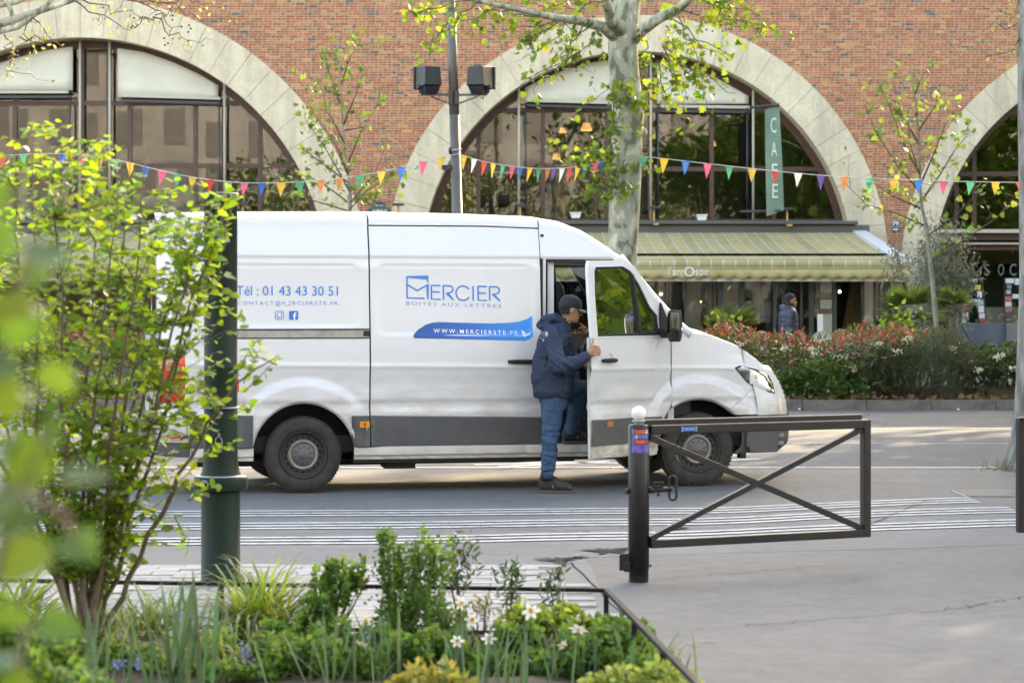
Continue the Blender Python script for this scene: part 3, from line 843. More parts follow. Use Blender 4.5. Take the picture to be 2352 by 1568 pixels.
# lamps on short wooden arms along the ledge above the awning
def ledge_lamp(x, y, Y, h, label):
    p = at(x, y, Y); t = thing('ledge_lamp', label, 'lamp', p - Vector((0, 0, h)), group='flat lamps on the ledge above the awnings')
    MB().box((p.x - .02, Y - .02, p.z - h), (p.x + .02, Y + .02, p.z - .03)).build('wooden_arm', mat('arm_wood', (.6, .33, .12), .6), t)
    MB().box((p.x - .02, Y - .3, p.z - h - .04), (p.x + .1, Y + .05, p.z - h)).build('foot', mat('arm_wood', (.6, .33, .12), .6), t)
    b = MB(); b.prism([(p.x - .16, p.z - .03), (p.x + .16, p.z - .03), (p.x + .13, p.z + .03), (p.x - .13, p.z + .03)], Y - .2, Y + .05); b.build('lamp_head', mat('lamp_blue_black', (.03, .035, .045), .5), t, bev=.008)
for x, y, l in ((558, 468, 'flat dark lamp on a wooden arm in the left arch, above the van roof'), (915, 470, 'flat dark lamp on a wooden arm beside the green street plate'), (1195, 471, 'flat dark lamp on a wooden arm right of the steel lamp post'), (1502, 477, 'flat dark lamp on a wooden arm right of the plane trunk'), (1808, 480, 'flat dark lamp on a wooden arm below the green banner')):
    ledge_lamp(x, y, 61.2, .4, l)
# small white boxes on the ledge
for x, y, l in ((1322, 495, 'white planter box on the ledge left of the plane trunk'), (1612, 500, 'white planter box on the ledge right of the plane trunk'), (75, 495, 'white planter box on the ledge at the far left'), (305, 500, 'pale planter box on the ledge behind the shrub top')):
    p = at(x, y, 61.3); t = thing('planter_box', l, 'planter', p - Vector((0, 0, .06)), group='white boxes on the ledge')
    b = MB(); b.prism([(p.x-.1, p.z-.07), (p.x+.1, p.z-.07), (p.x+.13, p.z+.04), (p.x-.13, p.z+.04)], 61.2, 61.4); b.build('box', mat('box_white', (.7, .66, .6), .6), t, bev=.006)
    MB().box((p.x-.14, 61.18, p.z+.045), (p.x+.14, 61.42, p.z+.08)).build('rim', MATS['box_white'], t, bev=.006)

# ------------------------------------------------------------------ green CAFE banner
YN = 59.3
def bz(y): return EYE + (685 - y)*YN/F
def bxx(x): return (x - 1176)*YN/F
t = thing('cafe_banner', 'sage green hanging banner lettered CAFE beside the arch', 'banner', (bxx(1778), YN, bz(480)))
ban_m = mat('banner_cloth', (.17, .235, .165), .85, (.145, .205, .145), 3, 6, bump=.2, bscale=30)
def bpt(u, v): # u across 0..1, v down 0..1
    y = (243 + 10*(1-u)*1) + (483 - 243 + 4*(1-u))*v; x = 1757 + (1790 - 1757)*u + v*(3 + 8*u)
    p = at(x, y - 8*u*(1-v), YN); p.y += .05*math.sin(v*5 + u*2); return p
MB().grid(lambda v, u: bpt(u, v), 24, 6).build('cloth', ban_m, t)
let_m = mat('banner_letter', (.62, .66, .6), .8)
for ch, yb, yt in (('C', 305, 270), ('A', 359, 327), ('F', 408, 377), ('E', 455, 423)):
    vs_, fs_ = text_fit(ch, 0, 1, 0, h=1)
    b = MB(); pts = []
    for p in vs_:
        q = at(1769 + p[0]*13 + (yb-243)*.02, yb + (yt - yb)*p[1], YN); v = (q.z - bz(243))/(bz(483)-bz(243)); q.y += .05*math.sin(v*5 + 1) - .03; pts.append(q)
    b.add(pts, fs_); b.build('letter', let_m, t)
b = MB(); b.tube([at(1730, 246, YN) + Vector((0, .0, 0)), at(1790, 241, YN)], .03, 8); b.tube([at(1730, 246, YN), at(1730, 246, YN) + Vector((0, 2.6, 0))], .025, 8); b.build('pole', dkmetal, t)
MB().tube([at(1700, 486, YN), at(1793, 484, YN)], .03, 8).build('pole', dkmetal, t)

# ------------------------------------------------------------------ house number and street name plates
navy = mat('enamel_navy', (.015, .025, .075), .3); whitep = mat('enamel_white', (.78, .78, .76), .4)
def facade_text(s, x0, x1, yb, yt, Y, m, par, bold=0):
    vs_, fs_ = text_fit(s, (x0*SRC-1176)*Y/F, (x1*SRC-1176)*Y/F, EYE + (685-yb*SRC)*Y/F, h=(yb-yt)*SRC*Y/F, bold=bold)
    b = MB(); b.add([(p[0], Y, p[1]) for p in vs_], fs_); return b.build('lettering', m, par)
YP = YF - .045
for (y0, y1, lab, nm) in ((551, 567, 'navy enamel house number plate 79 on the brick pier', 'house_number'), (568.5, 579, 'navy enamel plate with white arrow under the number 79', 'arrow_plate')):
    t = thing(nm, lab, 'plate', ((2239*SRC-1176)*YP/F, YP, EYE + (685-y1*SRC)*YP/F))
    panel('rim', 2228.5, 2249, y0, y1, YP + .01, mat('plate_grey', (.35, .37, .4), .4), t)
    panel('face', 2229.6, 2247.9, y0+1, y1-1, YP - .002, navy, t, .01)
    if nm == 'house_number': facade_text('79', 2231.5, 2246.5, y1-2.2, y0+2.2, YP - .006, whitep, t, .02)
    else:
        q = lambda x, y: ((x*SRC-1176)*YP/F, EYE + (685-y*SRC)*YP/F)
        b = MB(); b.prism([q(2232, 575.3), q(2232, 572.2), q(2240.5, 572.2), q(2240.5, 570.4), q(2246, 573.8), q(2240.5, 577), q(2240.5, 575.3)], YP-.006, YP-.004); b.build('arrow', whitep, t)
t = thing('street_name_plate', 'green and navy enamel street plate reading AVENUE above the van roof', 'plate', (fx(870), YP, fz(500)))
gr_en = mat('enamel_green', (.03, .12, .06), .35)
q = lambda x, y: ((x*SRC-1176)*YP/F, EYE + (685-y*SRC)*YP/F)
b = MB(); b.prism([q(927, 521), q(928, 516)] + [q(948 + 18*math.cos(R(160-140*k/10)), 517 - 14.5*math.sin(R(160-140*k/10))) for k in range(11)] + [q(966, 521)], YP, YP+.02); b.build('arched_top', gr_en, t)
b = MB(); b.prism([q(932, 517.5)] + [q(948 + 13.5*math.cos(R(160-140*k/8)), 517 - 11*math.sin(R(160-140*k/8))) for k in range(9)] + [q(963, 517.5)], YP-.006, YP-.002); b.build('arched_face', navy, t)
panel('rim', 920, 976, 521.2, 560, YP, gr_en, t); panel('face', 922.5, 973.5, 523, 558, YP-.006, navy, t, .004)
facade_text('AVENUE', 930, 968, 531, 524, YP-.009, whitep, t, .02); facade_text('12e Arr', 937, 960, 515.5, 511, YP-.009, whitep, t)

# ------------------------------------------------------------------ bookshop-like front under the right arch
YS = 61.0
sf = thing('bookshop', 'brown framed shop window with cards and a grey base right of the cafe', 'shop front', (11.5, YS, 0))
def sp(name, x0, x1, y0, y1, m, dy=.06, Y=YS): return panel(name, x0, x1, y0, y1, Y, m, sf, dy)
brown = mat('shop_brown', (.07, .032, .022), .5); cream = mat('shop_cream', (.5, .42, .32), .7)
sp('cornice', 2352, 2620, 573, 582, cream, .5, YS - .35); sp('fascia', 2355, 2620, 584, 600, brown, .4, YS - .2); sp('fascia_end', 2332, 2403, 592, 608, cream, .45, YS - .3)
sp('ledge', 2395, 2620, 606.5, 611, cream, .3, YS - .2); sp('head', 2395, 2620, 614, 625, mat('shop_red', (.11, .045, .02), .5), .12, YS - .05)
sp('jamb', 2384, 2392, 614, 860, brown, .14, YS - .06)
sp('base', 2392, 2620, 807, 880, mat('shop_grey', (.13, .145, .165), .6, (.1, .11, .125), 2, 5), .14, YS - .06)
sp('plinth', 2516, 2620, 807.5, 880, mat('plinth_grey', (.22, .22, .2), .7, (.17, .17, .15), 2, 5), .06, YS - .14)
MB().add([((2392*SRC-1176)*YS/F, YS, EYE+(685-807*SRC)*YS/F), ((2620*SRC-1176)*YS/F, YS, EYE+(685-807*SRC)*YS/F), ((2620*SRC-1176)*YS/F, YS, EYE+(685-625*SRC)*YS/F), ((2392*SRC-1176)*YS/F, YS, EYE+(685-625*SRC)*YS/F)], [(0, 1, 2, 3)]).build('pane', glass_mat('shop_glass', (.75, .78, .76), .0), sf, fix=False)
facade_text('S', 2460, 2474, 688.5, 659.5, YS-.012, mat('etched', (.16, .16, .15), .6), sf); facade_text('O', 2495, 2510, 688.5, 659.5, YS-.012, MATS['etched'], sf); facade_text('C', 2524, 2541, 688.5, 659.5, YS-.012, MATS['etched'], sf)
b = MB(); x0, x1 = (2390*SRC-1176)*YS/F, (2640*SRC-1176)*YS/F
b.add([(x0, YS+.2, .1), (x1, YS+.2, .1), (x1, YS+1.9, .1), (x0, YS+1.9, .1), (x0, YS+.2, 2.6), (x1, YS+.2, 2.6), (x1, YS+1.9, 2.6), (x0, YS+1.9, 2.6)], [(0, 1, 2, 3), (4, 7, 6, 5), (0, 3, 7, 4), (1, 5, 6, 2), (3, 2, 6, 7)])
link('room', b.mesh(), mat('shop_room', (.05, .046, .04), .8), sf)
sp('counter', 2462, 2620, 768, 807, mat('counter_cream', (.5, .46, .38), .7), .5, YS + .3)
stand_m = mat('stand_black', (.03, .032, .032), .4)
def stand(pts): 
    b = MB()
    for p, q2 in pts:
        b.bar(((p[0]*SRC-1176)*(YS+.14)/F, YS+.14, EYE+(685-p[1]*SRC)*(YS+.14)/F), ((q2[0]*SRC-1176)*(YS+.14)/F, YS+.14, EYE+(685-q2[1]*SRC)*(YS+.14)/F), .02, .03, (0, 1, 0))
    b.build('card_stand', mat('stand_steel', (.3, .3, .3), .4), sf)
stand([((2414, 694), (2402, 806)), ((2455, 694), (2466, 806)), ((2433, 728), (2421, 806)), ((2437, 728), (2448, 806)), ((2511, 694), (2511, 806))])
cards = [(2424, 2443, 697, 706, (.6, .6, .58)), (2417, 2432, 712, 725, (.1, .33, .12)), (2436, 2452, 712, 725, (.7, .5, .04)), (2415, 2425, 728, 744, (.3, .28, .25)), (2443, 2455, 728, 744, (.66, .68, .72)), (2409, 2459, 747.5, 762, (.45, .47, .42)), (2407, 2423, 765, 776, (.5, .02, .025)), (2446, 2460, 764, 781, (.66, .64, .58)), (2405, 2421, 779, 791, (.6, .58, .52)), (2448, 2462, 783, 796, (.62, .6, .54)), (2405, 2416, 796, 806, (.6, .58, .52)), (2450, 2466, 797, 806, (.45, .05, .05)),
    (2514, 2535, 696, 708, (.6, .6, .55)), (2537, 2548, 696, 712, (.6, .62, .66)), (2517, 2529, 711, 722, (.2, .2, .22)), (2515, 2527, 725, 735, (.4, .4, .4)), (2513, 2529, 740, 752, (.55, .12, .1)), (2513, 2529, 754, 766, (.6, .58, .54)), (2513, 2529, 768, 778, (.5, .12, .12)), (2513, 2528, 781, 791, (.06, .07, .09)), (2515, 2528, 795, 803, (.25, .14, .06)), (2531, 2552, 735, 746, (.6, .58, .52))]
for i, (x0, x1, y0, y1, c) in enumerate(cards): panel('card', x0, x1, y0, y1, YS - .02, mat('card_%d' % i, c, .6), sf, .012)
# ------------------------------------------------------------------ swing barriers
bar_m = mat('barrier_paint', (.014, .0135, .015), .4, (.02, .019, .02), 7, 6, bump=.06, bscale=120, spec=.3)
chrome = mat('steel', (.25, .25, .26), .35, metal=1)
PB = Vector((.768, 14.65, 0))
t = thing('swing_barrier', 'dark brown swing barrier with braced frame and white ball post before the van', 'barrier', PB)
r = .0635
b = MB(); b.lathe([(r-.004, 0), (r-.004, .083), (r, .084), (r, .95), (r-.012, .957), (.001, .957)], PB, 28); b.build('post', bar_m, t)
b = MB(); b.lathe([(.03, .957), (.03, .972), (.042, .974), (.042, .978), (.026, .985)], PB, 20); b.build('ball_collar', mat('grey_plastic', (.3, .3, .33), .5), t)
bm_ = mat('ball_white', (.78, .74, .74), .35, (.7, .66, .66), 6, 4)
MB().ball(PB + Vector((0, 0, 1.022)), .045, 20, 14).build('ball_cap', bm_, t)
# leaf, from the post to the right and away
L0 = Vector((.834, 14.63, 0)); L1 = Vector((2.262, 15.33, 0)); dl = (L1 - L0).normalized(); nl = Vector((dl.y, -dl.x, 0))
def leaf_frame(L0, L1, par, brace=True):
    dl = (L1 - L0).normalized(); up = Vector((0, 0, 1))
    zt, zb = .925, .235
    MB().bar(L0 + up*zt, L1 + up*zt, .05, .055).build('top_rail', bar_m, par, bev=.006)
    MB().bar(L0 + up*zb - dl*.0, L1 + up*zb, .05, .05).build('bottom_rail', bar_m, par, bev=.006)
    MB().bar(L1 + up*(zb-.024) - dl*.025, L1 + up*(zt+.026) - dl*.025, .054, .052, dl).build('end_post', bar_m, par, bev=.006)
    back = Vector((-dl.y, dl.x, 0))*.055
    MB().bar(L0 + up*(zt+.035) + back - dl*.08, L1 + up*(zt+.035) + back - dl*.02, .03, .05).build('cap_rail', bar_m, par, bev=.008)
    if brace:
        a0, a1 = L0 + up*(zt-.045), L1 + up*(zb+.03) - dl*.05
        b0, b1 = L0 + up*(zb+.03), L1 + up*(zt-.03) - dl*.05
        MB().bar(a0, a1, .028, .036).build('brace', bar_m, par, bev=.004)
        MB().bar(b0 + back*.03, b1 + back*.03, .034, .034).build('brace', bar_m, par, bev=.004)
leaf_frame(L0, L1, t)
# name plate on the top rail
p0 = L0 + dl*.2; M = Matrix.Translation(p0 + Vector((0, 0, .925)) + nl*.027) @ Matrix.Rotation(math.atan2(dl.y, dl.x), 4, 'Z')
MB().box((0, -.004, -.014), (.115, 0, .014), M).build('name_plate', mat('plate_blue', (.02, .12, .36), .4), t, bev=.003)
b = MB()
for dx in (.008, .107):
    for dz in (-.009, .009): b.box((dx-.004, -.006, dz-.004), (dx+.004, -.0042, dz+.004), M)
for k in range(7): b.box((.022 + k*.011, -.0055, -.004 + .003*(k % 2)), (.030 + k*.011, -.0044, .004 - .003*(k % 3 == 0)), M)
b.build('plate_marks', mat('plate_pale', (.3, .45, .6), .5), t)
# lock: sleeve, two rings, screw, bolt head
b = MB(); b.tube([PB + Vector((r-.005, -.01, .56)), PB + Vector((r + .135, .0, .565))], .014, 12)
b.tube([PB + Vector((r-.005, -.01, .56)), PB + Vector((r + .03, -.006, .56))], .019, 12); b.build('lock_sleeve', bar_m, t)
def stadium(c, w, h, ax, up, rad):
    P = []
    for k in range(20):
        a = 2*math.pi*k/20; x = math.cos(a)*w; y = math.sin(a)*w + (h if math.sin(a) > 0 else -h)
        P.append(c + ax*x + up*y)
    P += [P[0], P[1]]
    return P
b = MB(); b.tube(stadium(PB + Vector((r+.142, -.01, .572)), .023, .048, Vector((.95, -.3, 0)), Vector((0, 0, 1)), .008), .008, 8, caps=False); b.build('lock_ring', bar_m, t)
b = MB(); b.tube(stadium(PB + Vector((r+.052, -.005, .592)), .012, .022, Vector((0, 0, 1)), Vector((1, 0, 0)), .006), .006, 8, caps=False); b.build('lock_ring', bar_m, t)
b = MB(); b.tube([PB + Vector((r+.055, -.01, .55)), PB + Vector((r+.055, -.01, .528))], .006, 8); b.lathe([(.001, .522), (.01, .524), (.01, .532), (.001, .534)], PB + Vector((r+.055, -.01, 0)), 10); b.build('lock_screw', bar_m, t)
MB().ball(PB + Vector((-r - .004, -.02, .555)), .018, 12, 8).build('bolt_head', bar_m, t)
b = MB(); b.prism([(-r - .055, .075), (-r + .01, .075), (-r + .01, .178), (-r - .045, .178), (-r - .055, .165)], PB.y - .03, PB.y - .012, M=Matrix.Translation((PB.x, 0, 0)))
b.prism([(-r - .03, .07), (-r + .012, .07), (-r + .012, .13), (-r - .012, .13), (-r - .03, .115)], PB.y - .055, PB.y - .031, M=Matrix.Translation((PB.x, 0, 0))); b.build('hinge_plate', bar_m, t, bev=.004)
MB().ball(PB + Vector((r + .006, -.03, .105)), .008, 8, 6).build('bolt_head', bar_m, t)
# paper stickers wrapped on the post
def wrap(a0, a1, z0, z1, m, out, nm='sticker'):
    b = MB(); b.grid(lambda u, v: PB + Vector((math.cos(a0+(a1-a0)*u)*(r+out), math.sin(a0+(a1-a0)*u)*(r+out), z0 + (z1-z0)*v)), 10, 1); return b.build(nm, m, t)
A = lambda x: math.acos(max(-1, min(1, -(x-1468)/24.2)))  # across the post front
ang = lambda x: R(270) + math.asin(max(-1, min(1, (x-1468)/24.2)))
zz = lambda y: EYE - (y-685)*14.6/F
wrap(ang(1451.5), ang(1490), zz(1040), zz(985), mat('sticker_violet', (.2, .14, .5), .5, (.06, .03, .25), 30, 4), .0012)
wrap(ang(1456.5), ang(1489.5), zz(1021), zz(985), mat('sticker_brown', (.03, .02, .02), .5), .002)
wrap(ang(1459), ang(1480), zz(996), zz(987), mat('sticker_red', (.6, .08, .02), .5), .003); wrap(ang(1481), ang(1488), zz(996), zz(986), mat('sticker_white', (.6, .58, .6), .5, (.1, .08, .1), 60, 2), .003)
wrap(ang(1464), ang(1487), zz(1007), zz(998), mat('sticker_blue', (.02, .14, .45), .5), .003); wrap(ang(1457.5), ang(1464), zz(1007), zz(998), MATS['sticker_white'], .0034)
wrap(ang(1459), ang(1480), zz(1018.5), zz(1009.5), MATS['sticker_red'], .003); wrap(ang(1480.5), ang(1488), zz(1018.5), zz(1009.5), mat('sticker_rust', (.3, .05, .03), .5), .003)
# next barrier, cut by the right edge
N0 = Vector((3.262, 15.6, 0)); N1 = Vector((4.7, 16.0, 0))
t2 = thing('swing_barrier', 'dark barrier at the right edge, only its end post showing', 'barrier', N1 + Vector((.07, .05, 0)), group='swing barriers')
bpy.data.objects['swing_barrier']['group'] = 'swing barriers'
leaf_frame(N1, N0, t2)
b = MB(); b.lathe([(.0635, 0), (.0635, .95), (.05, .957), (.001, .957)], N1 + Vector((.07, .05, 0)), 24); b.build('post', bar_m, t2)
MB().ball(N1 + Vector((.07, .05, 1.02)), .045, 16, 10).build('ball_cap', bm_, t2)

# ------------------------------------------------------------------ green drinking fountain mast
GP = at(507, 1345, 14.55); GP.z = 0
gm = mat('mast_green', (.0045, .015, .010), .5, (.006, .019, .013), 4, 4, spec=.2, coat=.0)
t = thing('fountain_mast', 'dark green cast drinking fountain mast with a round shelf behind the shrub', 'fountain', GP)
zz = lambda y: EYE - (y-685)*14.55/F
b = MB(); b.lathe([(.128, 0), (.128, .02), (.118, .03), (.1165, zz(1128))], GP, 36); b.build('base_column', gm, t)
za, zb_ = zz(1126), zz(1092)
b = MB(); b.lathe([(.117, za), (.158, za + .004), (.161, za + .012), (.161, zb_ - .014), (.156, zb_ - .002), (.149, zb_), (.09, zb_+.004)], GP, 40); b.build('round_shelf', gm, t)
b = MB(); b.lathe([(.152, zb_ - .004), (.153, zb_ + .001), (.1, zb_ + .007)], GP, 40); b.build('shelf_top', mat('shelf_grey', (.3, .31, .3), .3, metal=.4), t)
b = MB(); b.lathe([(.124, zb_+.004), (.116, zb_+.02), (.107, zb_+.06), (.103, zb_+.11), (.1025, zz(960))], GP, 36); b.lathe([(.1025, zz(960)), (.1, zz(958)), (.1, zz(845)), (.1012, zz(843))], GP, 36)
b.lathe([(.1012, zz(843)), (.1, zz(842)), (.1, zz(470)), (.106, zz(466)), (.106, zz(445)), (.098, zz(444)), (.096, zz(470)), (.001, zz(472))], GP, 36); b.build('column', gm, t)
b = MB(); b.lathe([(.1065, zz(448)), (.108, zz(446)), (.108, zz(443.5)), (.0975, zz(443)), (.0975, zz(446))], GP, 36); b.build('top_ring', chrome, t)
b = MB(); b.lathe([(.103, zz(939)), (.128, zz(937)), (.132, zz(935)), (.128, zz(933.5)), (.103, zz(933))], GP, 36); b.build('splash_ring', chrome, t)
MB().ball(GP + Vector((.012, -.115, zz(947))), .016, 12, 8).build('push_button', chrome, t)
def on_col(pts, rad, w, nm, m=None):
    b = MB(); P = [GP + Vector((math.sin(x/rad)*(rad+.002), -math.cos(x/rad)*(rad+.002), z)) for x, z in pts]
    b.tube(P, w, 6); return b.build(nm, m or whitep, t)
zc = zz(1013)
on_col([(.0, zc+.055), (-.004, zc+.03), (-.018, zc+.02), (-.02, zc-.04), (-.016, zc-.046), (.016, zc-.046), (.02, zc-.04), (.02, zc+.015), (.008, zc+.03), (.006, zc+.055)], .1025, .0016, 'bottle_icon', mat('icon_grey', (.42, .47, .48), .5))
on_col([(-.02, zc), (-.005, zc-.008), (.01, zc-.004), (.02, zc-.006)], .1025, .0012, 'bottle_icon', MATS['icon_grey'])
on_col([(-.008, zc+.068), (.002, zc+.076), (.004, zc+.07)], .1025, .0016, 'bottle_icon', MATS['icon_grey'])
cxr = -.085; czr = (za + zb_)/2
on_col([(cxr + .026*math.cos(k*.4), czr + .026*math.sin(k*.4)) for k in range(17)], .161, .0022, 'round_icon', MATS['icon_grey'])
on_col([(cxr - .018, czr+.002), (cxr + .008, czr + .018)], .161, .003, 'round_icon', MATS['icon_grey']); on_col([(cxr - .004, czr), (cxr + .012, czr - .018)], .161, .003, 'round_icon', MATS['icon_grey'])
def col_text(s, x0, x1, z0, h):
    vs_, fs_ = text_fit(s, x0, x1, z0, h=h, bold=.01)
    b = MB(); b.add([GP + Vector((math.sin(p[0]/.1)*.1016, -math.cos(p[0]/.1)*.1016, p[1])) for p in vs_], fs_); b.build('lettering', mat('mast_letter', (.55, .58, .58), .5), t)
zt_ = lambda y: EYE - (y*SRC-685)*14.55/F
col_text('JE CHOISIS', -.075, .055, zt_(592.5), .017); col_text("L'EAU DE PARIS", -.08, .068, zt_(606), .017)
on_col([(.002 + .017*math.cos(R(20 + 40*k)), zt_(565) + .022*math.sin(R(20+40*k))) for k in range(9)], .1, .006, 'drop_icon', MATS['mast_letter'])

# ------------------------------------------------------------------ lamp post with two floodlights
YL = 38.0
post_m = mat('post_paint', (.105, .092, .085), .5, (.13, .115, .105), 5, 6, bump=.1, bscale=60)
black_m = mat('flood_black', (.022, .024, .028), .5, (.03, .032, .036), 5, 4)
base = Vector((-.775, YL, .1)); lean = Vector((-.0285, 0, 1))
def lp(z): return Vector((base.x + lean.x*(z), YL, z))
t = thing('lamp_post', 'leaning grey steel post carrying two black floodlights', 'lamp post', base)
b = MB(); b.tube([lp(.1), lp(.9), lp(.95), lp(4.6)], [.11, .11, .085, .08], 20); b.tube([lp(4.6), lp(6.25)], [.079, .07], 20); b.tube([lp(6.25), lp(6.28), lp(9.5)], [.066, .06, .05], 20); b.build('pole', post_m, t)
zc = EYE + (685 - 228)*YL/F
b = MB(); c = lp(zc)
for s_ in (-1, 1):
    b.box((c.x + s_*.05 - .035, YL - .12, zc - .1), (c.x + s_*.05 + .035, YL + .1, zc + .12))
b.build('clamp', mat('clamp_brown', (.05, .04, .036), .5), t, bev=.008)
for s_, x0, x1 in ((-1, 957, 1012), (1, 1075, 1130)):
    xm = (( (x0 + x1)/2) - 1176)*YL/F; zt, zb_ = EYE + (685-152)*YL/F, EYE + (685-198)*YL/F
    arm = MB(); arm.bar((c.x + s_*.06, YL - .05, zc + .06), (xm + s_*.12, YL - .05, zc + .07), .045, .035); arm.bar((c.x + s_*.06, YL - .05, zc - .08), (xm - s_*.03, YL - .05, zc + .04), .04, .025); arm.build('bracket', post_m, t)
    fl = MB(); M = Matrix.Translation((xm, YL - .05, 0)) @ Matrix.Rotation(R(-26*s_), 4, 'Z')
    w = .165
    # tapered housing: back is smaller than the front glass side
    P = [(-w*.9, -.19, zb_), (w*.9, -.19, zb_), (w*.78, -.17, zt - .02), (-w*.78, -.17, zt - .02), (-w*1.0, .12, zb_ - .06), (w*1.0, .12, zb_ - .06), (w*.92, .16, zt + .0), (-w*.92, .16, zt + .0)]
    fl.add([M @ Vector(p) for p in P], [(0, 1, 2, 3), (7, 6, 5, 4), (0, 4, 5, 1), (1, 5, 6, 2), (2, 6, 7, 3), (3, 7, 4, 0)])
    fo = fl.build('floodlight', black_m, t, bev=.012)
    MB().box((-w*1.1, .155, zb_ - .05), (w*1.1, .2, zt - .01), M).build('rim', black_m, fo, bev=.008)
    g = MB(); P = [(-w*.8, -.17, zb_ - .015), (w*.8, -.17, zb_ - .015), (w*.8, .06, zb_ - .04), (-w*.8, .06, zb_ - .04), (-w*.62, -.1, zb_ - .13), (w*.62, -.1, zb_ - .13), (w*.62, .04, zb_ - .13), (-w*.62, .04, zb_ - .13)]
    g.add([M @ Vector(p) for p in P], [(0, 1, 2, 3), (7, 6, 5, 4), (0, 4, 5, 1), (1, 5, 6, 2), (2, 6, 7, 3), (3, 7, 4, 0)]); g.build('gear_box', black_m, fo, bev=.01)
    y_ = MB()
    for q in (-1, 1): y_.bar(M @ Vector((q*w*.98, 0, zb_ - .0)), M @ Vector((q*w*.8, 0, zc + .085)), .05, .02, (0, 1, 0)); y_.lathe([(.001, -.02), (.04, -.02), (.04, .02), (.001, .02)], M @ Vector((q*w*1.0, 0, zb_ - .03)), 12, 'x')
    y_.bar(M @ Vector((-w*.8, 0, zc + .09)), M @ Vector((w*.8, 0, zc + .09)), .05, .02); y_.build('yoke', black_m, fo)
    MB().tube([M @ Vector((w*.5, -.1, zb_ - .1)), M @ Vector((w*.9, -.15, zc + .12)), M @ Vector((w*.7, -.12, zc - .02)), M @ Vector((.02, -.06, zc + .04))], .007, 6).build('cable', dkmetal, fo)
# small box and tied ribbons where the bunting is fixed
p = lp(EYE + (685-388)*YL/F); MB().box((p.x - .22, YL - .06, p.z - .02), (p.x - .07, YL + .06, p.z + .06)).build('junction_box', black_m, t, bev=.008)
MB().ball((p.x - .09, YL - .05, p.z + .28), .045, 8, 6, (.6, 1, 1.3)).build('photo_cell', black_m, t)

# ------------------------------------------------------------------ strings of bunting
FC = {'g': (.06, .30, .18), 'y': (.62, .40, .06), 'b': (.035, .13, .44), 'p': (.55, .10, .19), 'r': (.5, .06, .05), 'w': (.62, .62, .6), 'v': (.15, .09, .34), 'o': (.6, .2, .06)}
def flag_mat(k):
    if 'flag_' + k in MATS: return MATS['flag_' + k]
    m = leaf_mat('flag_' + k, FC[k], tuple(min(1, c*1.15) for c in FC[k]), .3, .5)
    for n_ in m.node_tree.nodes:
        if n_.type == 'VERTEX_COLOR':
            for l in list(n_.outputs[0].links): s_ = l.to_socket; m.node_tree.links.remove(l); s_.default_value = (1, 1, 1, 1)
    return m
def bunting(path, flags, Y0, Y1, label, wind, w_=20, h_=32):
    xs_ = [p[0] for p in path]; Yf = lambda x: Y0 + (Y1-Y0)*(x - xs_[0])/(xs_[-1]-xs_[0])
    t = thing('bunting', label, 'bunting', at(path[0][0], path[0][1], Y0), group='strings of coloured pennants')
    n = 60; X = np.linspace(xs_[0], xs_[-1], n); yv = np.interp(X, xs_, [p[1] for p in path])
    k = np.ones(5)/5; yv = np.convolve(np.r_[[yv[0]]*2, yv, [yv[-1]]*2], k, 'valid')
    MB().tube([at(x, y, Yf(x)) for x, y in zip(X, yv)], .006, 5).build('string', mat('string', (.65, .64, .6), .7), t)
    for x, c in flags:
        y = np.interp(x, X, yv); Y = Yf(x); wd = wind*rng.uniform(.5, 1.4); ww = w_*rng.uniform(.9, 1.1); hh = h_*rng.uniform(.95, 1.1)
        tw = rng.uniform(-.5, .5)
        def fp(u, v):  # u across -1..1 at the string, v down
            q = at(x + u*ww/2*(1-v) + wd*v**1.6, y + hh*v, Y); q.y += .03*math.sin(v*4 + x) + tw*u*(1-v)*.05; return q
        b = MB(); b.grid(lambda i, j: fp(-1 + 2*j, i*.985), 8, 4); b.build('pennant', flag_mat(c), t)
bunting([(-20, 360), (60, 354), (150, 352), (260, 364), (340, 385), (440, 408), (540, 420), (640, 421), (740, 414), (840, 402), (920, 385), (1000, 364), (1050, 352)],
        [(8, 'r'), (55, 'g'), (100, 'y'), (145, 'b'), (190, 'p'), (230, 'o'), (265, 'g'), (300, 'y'), (335, 'b'), (372, 'p'), (408, 'g'), (443, 'y'), (482, 'r'), (524, 'g'), (562, 'p'), (602, 'b'), (646, 'y'), (690, 'g'), (738, 'o'), (780, 'o'), (827, 'g'), (876, 'y'), (922, 'b'), (972, 'p'), (1014, 'y')], 36, YL - .1, 'string of coloured pennants from the left edge to the lamp post', -4)
bunting([(1050, 352), (1090, 366), (1130, 375), (1180, 383), (1240, 388), (1300, 386), (1350, 379), (1400, 368)],
        [(1066, 'y'), (1089, 'w'), (1112, 'r'), (1133, 'y'), (1155, 'g'), (1177, 'p'), (1196, 'b'), (1217, 'y'), (1237, 'g'), (1258, 'o'), (1272, 'v'), (1291, 'w'), (1309, 'r'), (1327, 'y'), (1345, 'g'), (1368, 'p'), (1384, 'b'), (1396, 'y')], YL - .1, 38.3, 'string of coloured pennants between lamp post and plane tree', -6, 13, 32)
bunting([(1462, 358), (1530, 365), (1640, 378), (1750, 390), (1850, 400), (1960, 408), (2080, 413), (2200, 417), (2380, 420)],
        [(1478, 'g'), (1525, 'y'), (1575, 'b'), (1625, 'p'), (1675, 'g'), (1728, 'y'), (1780, 'r'), (1833, 'w'), (1886, 'v'), (1940, 'o'), (1997, 'g'), (2052, 'y'), (2110, 'b'), (2168, 'p'), (2228, 'g'), (2287, 'y'), (2345, 'r')], 38.3, 36, 'string of coloured pennants right of the plane trunk', -2)
